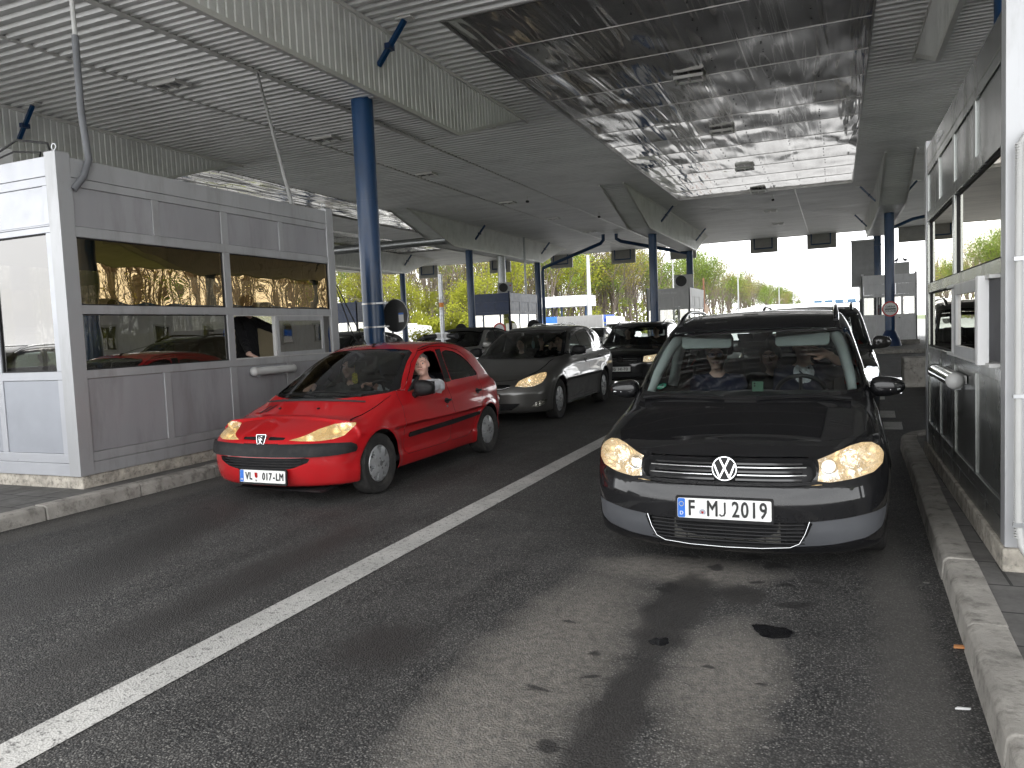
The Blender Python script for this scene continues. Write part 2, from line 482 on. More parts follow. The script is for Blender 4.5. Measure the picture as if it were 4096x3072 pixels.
    def bucket(s, name, obj_name, mat, parent, depth, xside=None):
        """open recess behind the faces of `name`: walls and floor, no lid"""
        s.bm.verts.index_update(); r = s.take(name)
        if r is None or len(r[0]) == 0: return None
        P, polys = r
        if xside: polys = [q for q in polys if np.mean([P[i][0] for i in q]) * xside > 0]
        if not polys: return None
        cnt = {}
        for q in polys:
            for a, b in zip(q, q[1:] + q[:1]): cnt[(a, b)] = 1
        rim = [(a, b) for (a, b) in cnt if (b, a) not in cnt]
        g = grad(s.f, P); g /= np.maximum(np.linalg.norm(g, axis=1, keepdims=True), 1e-9)
        n = len(P); P2 = np.concatenate([P, P - g * depth])
        fs = [[i + n for i in q] for q in polys] + [[b, a, a + n, b + n] for a, b in rim]
        used = sorted({i for q in fs for i in q}); mp = {i: k for k, i in enumerate(used)}
        me = bpy.data.meshes.new(obj_name); me.from_pydata(P2[used].tolist(), [], [[mp[i] for i in q] for q in fs]); me.update()
        return link_mesh(obj_name, me, mat, parent)

def arc_poly(cx, cy, r, a0, a1, n=20):
    return [(cx + r * math.cos(R(a0 + (a1 - a0) * i / n)), cy + r * math.sin(R(a0 + (a1 - a0) * i / n))) for i in range(n + 1)]

def body_function(c):
    """implicit shell of a car from its side profile, plan and section curves"""
    zc = pchip(*zip(*c['deck'])); zr = pchip(*zip(*c['roof'])); w = pchip(*zip(*c['plan'])); zb = pchip(*zip(*c['sill']))
    yf = pchip(*zip(*c['nose'])); yr = pchip(*zip(*c['tail'])); sec = pchip(*zip(*c['section'])); gw = pchip(*zip(*c['gplan']))
    L = c['L']; W = c['W']; arches = c['arches']; Ra = c['Ra']
    nb = c.get('nose_bulge', (0.34, 2.6)); tb = c.get('tail_bulge', (0.22, 3.0)); tumble = c.get('tumble', 0.36); zbelt = c['zbelt']
    wsb = c.get('ws_bulge', 0.22); kc = c.get('k_corner', 0.09); crown = c.get('crown', 0.05); hk = c.get('k_deck', 0.10)
    def f(P):
        x = np.abs(P[:, 0]); y = P[:, 1]; z = P[:, 2]; u = np.minimum(x / W, 1.15)
        ww = w(y) * sec(z)
        for (ya, za) in arches:
            rr = np.sqrt((y - ya) ** 2 + (z - za) ** 2)
            ww = ww + c.get('flare', 0.018) * np.exp(-((rr - Ra - 0.01) / 0.05) ** 2)
        side = x - ww
        yy = y - nb[0] * 0.35 * u ** 2
        top = (z - zc(yy) + c.get('deck_crown', 0.05) * u ** 2.2)
        top = top / np.sqrt(1 + 0.06)
        front = (yf(z) + nb[0] * u ** nb[1]) - y
        front = front / np.sqrt(1 + (nb[0] * nb[1] / W * u ** (nb[1] - 1)) ** 2 * 0.6)
        rear = y - (L - yr(z) - tb[0] * u ** tb[1])
        bot = zb(y) - z
        b = smax(side, top, hk); b = smax(b, front, c.get('k_front', 0.08)); b = smax(b, rear, 0.08); b = smax(b, bot, 0.05)
        # greenhouse
        gs = (x - (gw(y) - tumble * (z - zbelt))) / math.sqrt(1 + tumble ** 2)
        ys = y - wsb * u ** 2 * np.clip((2.6 - y) / 1.2, 0, 1) + c.get('rw_bulge', 0.1) * u ** 2 * np.clip((y - (L - 1.2)) / 0.8, 0, 1)
        sl = (zr(ys + 0.01) - zr(ys - 0.01)) / 0.02
        gt = (z - zr(ys) + crown * u ** 2) / np.sqrt(1 + sl ** 2)
        g = smax(gs, gt, kc); g = smax(g, c['ws_yr'][0] - .25 - y, .02)
        g = smax(g, c.get('g_floor', 0.6) - z, 0.02); g = smax(g, y - (L - 0.03), 0.05)
        r = smin(b, g, c.get('k_join', 0.03))
        for fn in c.get('extra', ()): r = fn(r, x, y, z)
        return r
    return f

def wheel(parent, x, y, r, w, side, mats, style, tag_name='wheel'):
    """tyre + rim; side=+1 outer face to +x"""
    e = bpy.data.objects.new('wheel', None); COL.objects.link(e); e.parent = parent; e.location = (x, y, r); e.empty_display_size = .1
    M = Matrix.Rotation(R(90) * side, 4, 'Y')     # local z -> outward x
    ri = style.get('ri', 0.62) * r
    tp = [(ri, -w * .46), (ri + .03, -w * .5), (r * .93, -w * .5), (r * .985, -w * .42), (r, -w * .3), (r, w * .3), (r * .985, w * .42), (r * .93, w * .5), (ri + .03, w * .5), (ri, w * .46), (ri - .015, w * .40)]
    MB().lathe(tp, M, 40).build('tyre', mats['tyre'], e, smooth=35)
    # cover: polar grid with openings
    nr, na = 10, style['n'] * 10; R0 = ri + 0.004; z0 = w * .40
    mb = MB(); hole = MB()
    def hh(rr, a):
        t = rr / R0
        return z0 + style.get('dome', 0.02) * (1 - t * t) - 0.012 * math.exp(-((t - .93) / .05) ** 2)
    rs = [0.001] + [R0 * (i + 1) / nr for i in range(nr)]
    def inhole(rr, a):
        t = rr / R0; ph = (a * style['n'] / (2 * PI)) % 1.0
        h0, h1, wd = style['hole']; tw = style.get('twist', 0)
        ph = (ph + tw * (t - h0)) % 1.0
        return h0 < t < h1 and abs(ph - .5) < wd * (0.75 + 0.5 * (t - h0) / (h1 - h0))
    fin = 3
    rs = [R0 * i / (nr * fin) for i in range(nr * fin + 1)]; rs[0] = .001
    vs = {}; V = []
    def vid(i, k, lvl):
        k %= na; key = (i, k, lvl)
        if key not in vs:
            a = 2 * PI * k / na; rr = rs[i]; z = hh(rr, a) - (0.045 if lvl else 0)
            vs[key] = len(V); V.append(M @ Vector((rr * math.cos(a), rr * math.sin(a), z)))
        return vs[key]
    Fo, mi = [], []
    hmap = [[inhole((rs[i] + rs[i + 1]) / 2, 2 * PI * (k + .5) / na) for k in range(na)] for i in range(len(rs) - 1)]
    for i in range(len(rs) - 1):
        for k in range(na):
            l = 1 if hmap[i][k] else 0
            Fo.append([vid(i, k, l), vid(i, k + 1, l), vid(i + 1, k + 1, l), vid(i + 1, k, l)]); mi.append(l)
            if hmap[i][k] != hmap[i][(k + 1) % na]:
                Fo.append([vid(i, k + 1, 0), vid(i, k + 1, 1), vid(i + 1, k + 1, 1), vid(i + 1, k + 1, 0)]); mi.append(0)
            if i + 1 < len(rs) - 1 and hmap[i][k] != hmap[i + 1][k]:
                Fo.append([vid(i + 1, k, 0), vid(i + 1, k, 1), vid(i + 1, k + 1, 1), vid(i + 1, k + 1, 0)]); mi.append(0)
    me = bpy.data.meshes.new('rim'); me.from_pydata(V, [], Fo); me.update()
    bm = bmesh.new(); bm.from_mesh(me); bmesh.ops.recalc_face_normals(bm, faces=bm.faces); bm.to_mesh(me); bm.free()
    o = link_mesh('rim', me, [mats['rim'], mats['black']], e)
    me.polygons.foreach_set('material_index', mi)
    me.set_sharp_from_angle(angle=R(35)); me.polygons.foreach_set('use_smooth', [True] * len(me.polygons))
    b = MB()
    for q in range(style.get('bolts', 5)):
        a = 2 * PI * q / style.get('bolts', 5) + .3
        b.cyl(M @ Vector((.05 * math.cos(a), .05 * math.sin(a), z0 + .01)), M @ Vector((.05 * math.cos(a), .05 * math.sin(a), z0 + style.get('dome', .02) + .004)), .011, n=8)
    b.cyl(M @ Vector((0, 0, z0)), M @ Vector((0, 0, z0 + style.get('dome', .02) + .003)), .026, n=16)
    b.build('hub_cap', mats['rim_dark'], e, smooth=40)
    # brake drum / inner closure
    MB().cyl(M @ Vector((0, 0, -w * .4)), M @ Vector((0, 0, w * .15)), ri * .98, n=24).build('brake_disc', mats['black'], e)
    return e
SK = lambda v: (0, 0) if False else (v[0] * .6 + v[1] * .8, v[2])
def skew(v):
    if v is None: return Vector((-.8, .6, 0))
    return (v[0] * .6 + v[1] * .8, v[2])
def car_shell(cfg, h=0.03):
    f = body_function(cfg); L, W = cfg['L'], cfg['W']
    P, F = surface_nets(f, (-W - .1, -.12, cfg['zmin']), (W + .1, L + .12, cfg['H'] + .08), h)
    return f, Carver(f, P, F)

def std_carve(cv, cfg):
    side = lambda c, n: c[0] > .3 and n[0] > .25
    front_side = lambda c, n: c[0] > -.015 and c[1] < cfg.get('front_y', 1.0)
    zcf = pchip(*zip(*cfg['deck']))
    top = lambda c, n: c[2] > float(zcf(np.array([c[1]]))[0]) - .05 * (abs(c[0]) / cfg['W']) ** 2 + .006 and c[1] < cfg['ws_yr'][1] and c[1] > cfg['ws_yr'][0] and n[2] > .25 and n[1] < -.15 and c[2] > cfg['ws_zmin']
    # wheel openings
    for (ya, za) in cfg['arches']:
        cv.carve('hole', arc_poly(ya, za, cfg['Ra'], 0, 360, 36)[:-1], (1, 2), lambda c, n: c[0] > .35, True)
    for w in cfg['side_glass']: cv.carve('side_window', w, (1, 2), side, True)
    for w in cfg.get('pillar', []): cv.carve('pillar', w, (1, 2), side, True, keep=('side_window',))
    ws = cfg['windshield']
    if ws:
        half = ws; full = half + [(-a, b) for a, b in reversed(half)]
        cv.carve('windshield', full, (0, 2), top)
        if 'ws_in' in cfg:
            hi = cfg['ws_in']; cv.carve('ws_clear', hi + [(-a, b) for a, b in reversed(hi)], (0, 2), top)
    rw = cfg.get('rear_glass')
    if rw: cv.carve('rear_window', rw + [(-a, b) for a, b in reversed(rw)], (0, 2), lambda c, n: c[1] > cfg['L'] - 1.2 and n[1] > .15 and n[2] > -.2)
    for nm, poly, ax, mir, keep in cfg.get('front_parts', []):
        cv.carve(nm, poly, ax, front_side, mir, keep)
    for nm, poly, ax, mir, keep in cfg.get('rear_parts', []):
        cv.carve(nm, poly, ax, lambda c, n: c[1] > cfg['L'] - .45 and c[0] > -.015 and n[1] > .2, mir, keep)
    for nm, poly in cfg.get('side_parts', []): cv.carve(nm, poly, (1, 2), side, True)
    KP = ('side_window', 'windshield', 'ws_clear', 'pillar', 'molding', 'headlight', 'hole', 'bumper_strip', 'grille', 'lower_grille')
    for pts in cfg.get('side_gaps', []): cv.line('gap', pts, .0055, (1, 2), side, True, KP)
    for pts, ax in cfg.get('front_gaps', []): cv.line('gap', pts, .0055, ax, lambda c, n: c[0] > -.01 and c[1] < 1.5, True, KP)

def seat(root, x, y, zs, mat, name='seat', backrest=True):
    mb = MB()
    mb.box(x - .24, x + .24, y - .25, y + .22, zs - .12, zs)
    M = Matrix.Translation((x, y + .22, zs)) @ Matrix.Rotation(R(-14), 4, 'X')
    if backrest:
        mb.box(-.23, .23, -.05, .07, -.05, .56, M)
        mb.box(-.13, .13, -.03, .06, .60, .80, M)
    o = mb.build(name, mat, root, bevel=.04)
    return o
def cabin(root, cfg, mats, steer_x):
    """floor, dashboard, steering wheel, seats and their headrests"""
    L, W = cfg['L'], cfg['W']; c = cfg['cabin']
    MB().box(-W + .09, W - .09, c['y0'], L - .25, .24, .30).build('cabin_floor', mats['trim'], root)
    d = MB(); yd = c['dash_y']; zd = c['dash_z']
    pr = [(yd - .36, zd - .02), (yd - .1, zd + .01), (yd + .06, zd), (yd + .12, zd - .1), (yd + .02, zd - .4), (yd - .3, zd - .4)]
    d.prism(pr, lambda a, b: (-W + .14, a, b), lambda a, b: (W - .14, a, b))
    d.build('dashboard', mats['trim'], root, bevel=.02)
    sw = MB(); Ms = Matrix.Translation((steer_x, yd + .24, zd - .06)) @ Matrix.Rotation(R(-62), 4, 'X')
    n = 28; ring = [Ms @ Vector((.185 * math.cos(2 * PI * k / n), .185 * math.sin(2 * PI * k / n), 0)) for k in range(n + 1)]
    sw.tube(ring, .017, 8)
    sw.cyl(Ms @ Vector((0, 0, -.03)), Ms @ Vector((0, 0, .01)), .06, n=14)
    for a in (0, 180, 270): sw.cyl(Ms @ Vector((0, 0, -.01)), Ms @ Vector((.18 * math.cos(R(a)), .18 * math.sin(R(a)), 0)), .014, n=6)
    sw.build('steering_wheel', mats['trim2'], root, smooth=40)
    for x in (-c['sx'], c['sx']): seat(root, x, c['fy'], c['zs'], mats['seat'])
    MB().box(-W + .2, W - .2, c['ry'] - .2, c['ry'] + .22, c['zs'] - .1, c['zs'] + .02).box(-W + .2, W - .2, c['ry'] + .18, c['ry'] + .3, c['zs'], c['zs'] + .52).build('rear_seat', mats['seat'], root, bevel=.04)
    MB().box(-.12, .12, c['mir_y'], c['mir_y'] + .02, c['mir_z'] - .035, c['mir_z'] + .035).box(-.01, .01, c['mir_y'], c['mir_y'] + .02, c['mir_z'] + .03, c['mir_z'] + .09).build('rear_view_mirror', mats['trim2'], root, bevel=.012)

def mirror_unit(root, x, y, z, s, mats, housing, size=(.11, .07, .085), indicator=False, stalk=.07, arm=None):
    """door mirror, s=+1 sticks out to +x"""
    a, b, h = size
    f = lambda P: smax(smax(np.sqrt(((P[:, 0]) / a) ** 2 + ((P[:, 1]) / (b)) ** 2 + ((P[:, 2]) / h) ** 2 + 1e-9) * min(size) * 1.0 - min(size), P[:, 1] - b * .45, .02), -P[:, 2] - h * .8, .03)
    def shell(P):
        Q = P.copy(); Q[:, 0] = (Q[:, 0]) * s
        q = Q.copy(); q[:, 0] = q[:, 0] / a; q[:, 1] = q[:, 1] / b; q[:, 2] = q[:, 2] / (h * (1 + .18 * np.clip(-q[:, 0], -1, 1)))
        e = (np.abs(q) ** 2.6).sum(1) ** (1 / 2.6)
        return smax((e - 1) * min(size), Q[:, 1] - b * .5, .02)
    P, F = surface_nets(shell, (-a * 1.3, -b * 1.4, -h * 1.5), (a * 1.3, b * 1.4, h * 1.5), .016)
    me = mesh_from(P, F, 'door_mirror'); set_normals(me, shell)
    o = link_mesh('door_mirror', me, housing, root); o.location = (x + s * (a + stalk), y, z)
    MB().box(-a * .85, a * .85, b * .5, b * .5 + .004, -h * .8, h * .8).build('mirror_glass', mats['chrome'], o)
    MB().tube([(-s * (a * .7), 0, -h * .62), (-s * (a + stalk * .6), .01, -h * .9), (-s * (a + stalk + .06), .02, -h * 1.0)], [.035, .03, .045], 10).build('mirror_arm', mats['plastic'], o, smooth=60)
    if indicator:
        MB().tube([(s * a * .1, -b * .93, -h * .25), (s * a * .6, -b * .78, -h * .22), (s * a * .95, -b * .25, -h * .12)], [.006, .012, .007], 6).build('mirror_indicator', mats['chrome'], o, smooth=60)
    return o

def wipers(root, pts, mat):
    for (p0, p1, p2) in pts:
        MB().tube([p0, p1], [.012, .008], 6).tube([Vector(p1).lerp(Vector(p2), -.9), p2], .007, 6).cyl(Vector(p0) - Vector((0, 0, .02)), Vector(p0) + Vector((0, 0, .015)), .02).build('wiper', mat, root, smooth=40)

GLYPHS = {}
def plate(root, x, y, z, txt, mats, w=.52, h=.112, band=True, cc='', rx=0.0, size=.092, sx=.78, sep=None, frame=True):
    e = bpy.data.objects.new('number_plate', None); COL.objects.link(e); e.parent = root; e.location = (x, y, z); e.rotation_euler = (rx, 0, 0); e.empty_display_size = .1
    if frame: MB().prism(rrect(-w / 2 - .012, w / 2 + .012, -h / 2 - .02, h / 2 + .012, .012), lambda a, b: (a, 0.016, b), lambda a, b: (a, 0.0, b)).build('plate_frame', mats['plastic'], e)
    MB().prism(rrect(-w / 2, w / 2, -h / 2, h / 2, .01), lambda a, b: (a, -0.001, b), lambda a, b: (a, -0.004, b)).build('plate_face', mats['plate'], e)
    MP = lambda px, pz, py=-.0055: Matrix.Translation((px, py, pz)) @ Matrix.Rotation(R(90), 4, 'X')
    if band:
        MB().prism(rrect(-w / 2 + .002, -w / 2 + .044, -h / 2 + .002, h / 2 - .002, .008), lambda a, b: (a, -0.0042, b), lambda a, b: (a, -0.0052, b)).build('country_band', mats['eu_blue'], e)
        text_mesh('country_code', cc, .03 if len(cc) == 1 else .018, mats['plate'], e, MP(-w / 2 + .023, -h * .27, -.0062))
        if cc == 'D':
            st = MB()
            for q in range(12):
                a = 2 * PI * q / 12; st.sphere((-w / 2 + .023 + .013 * math.cos(a), -.006, h * .2 + .013 * math.sin(a)), .0022, n=5, m=4)
            st.build('star_ring', mats['star'], e)
    for (t, px, s_) in txt: text_mesh('registration', t, size * s_, mats['ink'], e, MP(px, -.002, -.006), bold=.0024, sx=sx, space=1.14)
    return e

def surf(f, p, d, far=3.0):
    """first point of the shell along a ray, and its outward normal"""
    p = np.array(p, float); d = np.array(d, float); d /= np.linalg.norm(d)
    t = np.linspace(0, far, 1500); v = f(p + t[:, None] * d); i = int(np.argmax(v < 0))
    if v[i] >= 0: i = 1
    a, b = t[max(i - 1, 0)], t[i]
    for _ in range(25):
        m = (a + b) / 2
        if f((p + m * d)[None])[0] < 0: b = m
        else: a = m
    q = p + b * d; g = grad(f, q[None])[0]; g /= np.linalg.norm(g)
    return Vector(q), Vector(g)
def on_side(f, y, z, s=1): q, g = surf(f, (s * 1.6, y, z), (-s, 0, 0)); return q, g
def on_front(f, x, z): return surf(f, (x, -.6, z), (0, 1, 0))
def on_top(f, x, y): return surf(f, (x, y, 2.2), (0, 0, -1))
def frame_at(q, g, up=(0, 0, 1)):
    z = Vector(g).normalized(); u = Vector(up); x = u.cross(z).normalized(); y = z.cross(x)
    M = Matrix((x, y, z)).transposed().to_4x4(); M.translation = q; return M
def strip(root, name, f, pts, r, mat, kind='front', off=.0, n=7):
    P = []
    for a, b in pts:
        q, g = (on_front(f, a, b) if kind == 'front' else on_side(f, a, b) if kind == 'side' else on_top(f, a, b))
        P.append(q + g * off)
    return MB().tube(P, r, n).build(name, mat, root, smooth=60)
def handle(root, f, y, z, s, mat, cup=True, L=.17):
    q, g = on_side(f, y, z, s)
    q0, g0 = on_side(f, y - L / 2, z, s); q1, g1 = on_side(f, y + L / 2, z, s)
    if cup: MB().sphere((0, 0, 0), (.055, .034, .006), frame_at(q, g, (0, 0, 1)), 14, 6).build('handle_recess', SH['black'], root, smooth=60)
    MB().tube([q0 + g0 * .002, q0.lerp(q, .3) + g * .03, q + g * .036, q1.lerp(q, .3) + g * .03, q1 + g1 * .002], [.008, .012, .013, .012, .008], 8).build('door_handle', mat, root, smooth=60)
def lit_bowl(root, f, x, z, r, mat, bulb, depth=.05, front=(0, -1, 0), tilt=.25):
    """round reflector bowl with a bulb behind a lamp lens"""
    q, g = on_front(f, x, z); d = Vector((x / abs(x) * tilt * .6, -1, 0)).normalized()
    M = frame_at(q - d * (depth * .75), d)
    prof = [(r * t, -depth * .8 * (1 - t * t)) for t in (.02, .25, .5, .75, 1)] + [(r * 1.06, 0.0), (r * 1.06, -.02)]
    o = MB().lathe(prof, M, 20).build('lamp_bowl', mat, root, smooth=60)
    MB().sphere((0, 0, -depth * .45), (r * .2, r * .2, r * .3), M, 10, 8).build('bulb', bulb, root, smooth=60)
def style206(): return dict(n=7, hole=(.50, .82, .19), dome=.022, ri=.655, twist=.25, bolts=4)
C206 = dict(L=3.835, W=.826, H=1.44, zmin=.08, zbelt=.95, Ra=.338, flare=.02,
    arches=[(.768, .285), (3.205, .285)],
    deck=[(0, .50), (.05, .585), (.12, .635), (.3, .715), (.55, .80), (.75, .865), (.95, .905), (1.2, .93), (2.4, .955), (3.3, .985), (3.83, .95)],
    roof=[(.5, .77), (.74, .885), (1.0, 1.012), (1.33, 1.165), (1.66, 1.295), (1.92, 1.375), (2.2, 1.418), (2.5, 1.432), (2.8, 1.418), (3.1, 1.37), (3.3, 1.31), (3.55, 1.15), (3.76, .95), (3.83, .8)],
    plan=[(0, .79), (.4, .822), (.8, .826), (1.3, .822), (2.4, .824), (3.1, .822), (3.6, .79), (3.83, .76)],
    sill=[(0, .17), (.3, .17), (1.2, .17), (2.8, .17), (3.83, .24)],
    nose=[(.1, .14), (.2, .05), (.3, .012), (.4, .0), (.52, .0), (.6, .03), (.7, .1), (.9, .3)],
    tail=[(.2, .08), (.35, .01), (.55, .0), (.62, .04), (.9, .07), (1.2, .2)],
    section=[(.1, .94), (.2, .955), (.3, .975), (.36, .965), (.5, .99), (.62, 1.0), (.76, .992), (.88, .965), (1.0, .93)],
    gplan=[(.8, .71), (1.3, .74), (1.8, .755), (2.4, .755), (3.0, .735), (3.5, .67), (3.83, .6)],
    nose_bulge=(.33, 2.8), tail_bulge=(.2, 3), tumble=.34, ws_bulge=.26, crown=.045, deck_crown=.075, k_deck=.11, k_front=.09, k_corner=.10,
    ws_yr=(.70, 2.25), ws_zmin=.87, front_y=.95,
    windshield=[(0, .905), (.3, .908), (.55, .920), (.70, .938), (.735, .96), (.655, 1.14), (.565, 1.315), (.5, 1.345), (.3, 1.362), (0, 1.368)],
    ws_in=[(0, .93), (.3, .933), (.55, .945), (.69, .962), (.63, 1.11), (.54, 1.285), (.49, 1.315), (.3, 1.33), (0, 1.335)],
    side_glass=[[(1.50, .955), (1.63, 1.09), (1.78, 1.21), (1.92, 1.285), (2.05, 1.318), (2.17, 1.325), (2.235, 1.305), (2.25, 1.2), (2.245, .965)],
                [(2.40, .97), (2.39, 1.2), (2.40, 1.30), (2.5, 1.315), (2.68, 1.295), (2.85, 1.24), (2.99, 1.16), (3.10, 1.06), (3.145, 1.0), (3.12, .98)]],
    pillar=[[(2.25, .955), (2.27, 1.33), (2.385, 1.335), (2.38, .96)], [(1.36, .93), (1.50, .94), (1.60, 1.06), (1.58, 1.075)]][:1],
    side_parts=[('molding', [(1.31, .47), (1.30, .485), (1.33, .515), (2.23, .535), (2.23, .485)]), ('molding', [(2.245, .485), (2.245, .535), (2.9, .552), (2.92, .545), (2.92, .52), (2.9, .51)])],
    side_gaps=[[(1.235, .95), (1.225, .8), (1.215, .5), (1.235, .34), (1.30, .295), (2.1, .295), (2.22, .33), (2.24, .5), (2.25, .95)],
               [(2.25, .95), (2.27, 1.34)], [(2.22, .33), (2.25, .295), (2.62, .295), (2.78, .34), (2.86, .46), (2.96, .60), (3.05, .74), (3.10, .9), (3.16, .99), (3.10, 1.10), (2.97, 1.22), (2.8, 1.31), (2.5, 1.36), (2.2, 1.365), (1.95, 1.33), (1.7, 1.21), (1.5, 1.05), (1.38, .95)],
               [(1.235, .95), (1.38, .945)], [(3.42, .75), (3.55, .62), (3.8, .60)]],
    front_gaps=[([(.80, .735), (.95, .765), (1.15, .83), (1.35, .91)], skew)],
    rear_glass=[(0, 1.02), (.55, 1.02), (.5, 1.28), (0, 1.31)],
    front_parts=[
        ('bumper_strip', [(-.02, .455), (.45, .455), (.62, .46), (.78, .475), (.80, .50), (.79, .535), (.74, .555), (.55, .56), (-.02, .56)], skew, True, ()),
        ('headlight', [(.255, .60), (.33, .592), (.48, .588), (.60, .598), (.70, .62), (.79, .668), (.855, .72), (.78, .724), (.67, .71), (.53, .68), (.39, .635)], skew, True, ()),
        ('grille', [(.07, .600), (.235, .603), (.24, .622), (.07, .628)], (0, 2), True, ()),
        ('grille', [(-.02, .562), (.20, .562), (.2, .572), (-.02, .572)], (0, 2), True, ()),
        ('lower_grille', [(-.02, .325), (.2, .33), (.38, .36), (.50, .405), (.52, .435), (.48, .448), (-.02, .448)], (0, 2), True, ()),
    ],
    rear_parts=[('rear_strip', [(-.02, .44), (.78, .44), (.78, .54), (-.02, .54)], (0, 2), True, ()), ('tail_light', [(.58, .62), (.8, .62), (.8, .92), (.66, .95)], (0, 2), True, ())],
    cabin=dict(y0=.9, dash_y=1.42, dash_z=.93, sx=.34, fy=1.95, zs=.50, ry=2.85, mir_y=1.62, mir_z=1.21))

def build_parts(root, cv, cfg, mats, spec):
    """turn the carved regions into the car's named part meshes"""
    cv.part('body', 'body', mats['paint'], root)
    cv.part('gap', 'panel_gap', mats['black'], root, off=-.012)
    for s in (-1, 1):
        if 'headlight' in cv.names:
            cv.bucket('headlight', 'reflector', mats['reflector'], root, spec.get('hl_depth', .09), s)
            o = cv.part('headlight', 'headlight', mats['lens'], root, xside=s, off=.001)
        if 'tail_light' in cv.names: cv.part('tail_light', 'tail_light', mats['tail'], root, xside=s)
        if 'fog_light' in cv.names:
            cv.bucket('fog_light', 'reflector', mats['reflector_off'], root, .05, s)
            cv.part('fog_light', 'fog_light', mats['lens'], root, xside=s, off=.001)
        if 'bumper_insert' in cv.names: cv.part('bumper_insert', 'bumper_insert', mats['insert'], root, xside=s, off=-.006)
    o = cv.part('windshield', 'windscreen_border', mats['plastic_gloss'], root, off=-.004)
    cv.part('ws_clear', 'windscreen', mats['glass'], root, off=-.004)
    cv.part('side_window', 'side_window', mats['glass_side'], root, off=-.006, xside=-1)
    if not spec.get('open_front'): cv.part('side_window', 'side_window', mats['glass_side'], root, off=-.006, xside=1)
    cv.part('rear_window', 'rear_window', mats['glass'], root, off=-.004)
    for s in (-1, 1):
        cv.part('pillar', 'door_pillar_trim', mats['plastic_gloss'], root, off=-.002, xside=s)
        cv.part('molding', 'side_molding', mats['plastic'], root, off=.016, thick=.03, xside=s)
    cv.part('bumper_strip', 'bumper_strip', mats['plastic'], root, off=.022, thick=.04)
    cv.part('rear_strip', 'rear_bumper_strip', mats['plastic'], root, off=.012, thick=.03)
    for nm in ('grille', 'lower_grille'):
        if nm in cv.names: cv.bucket(nm, nm, mats['black'], root, .06)
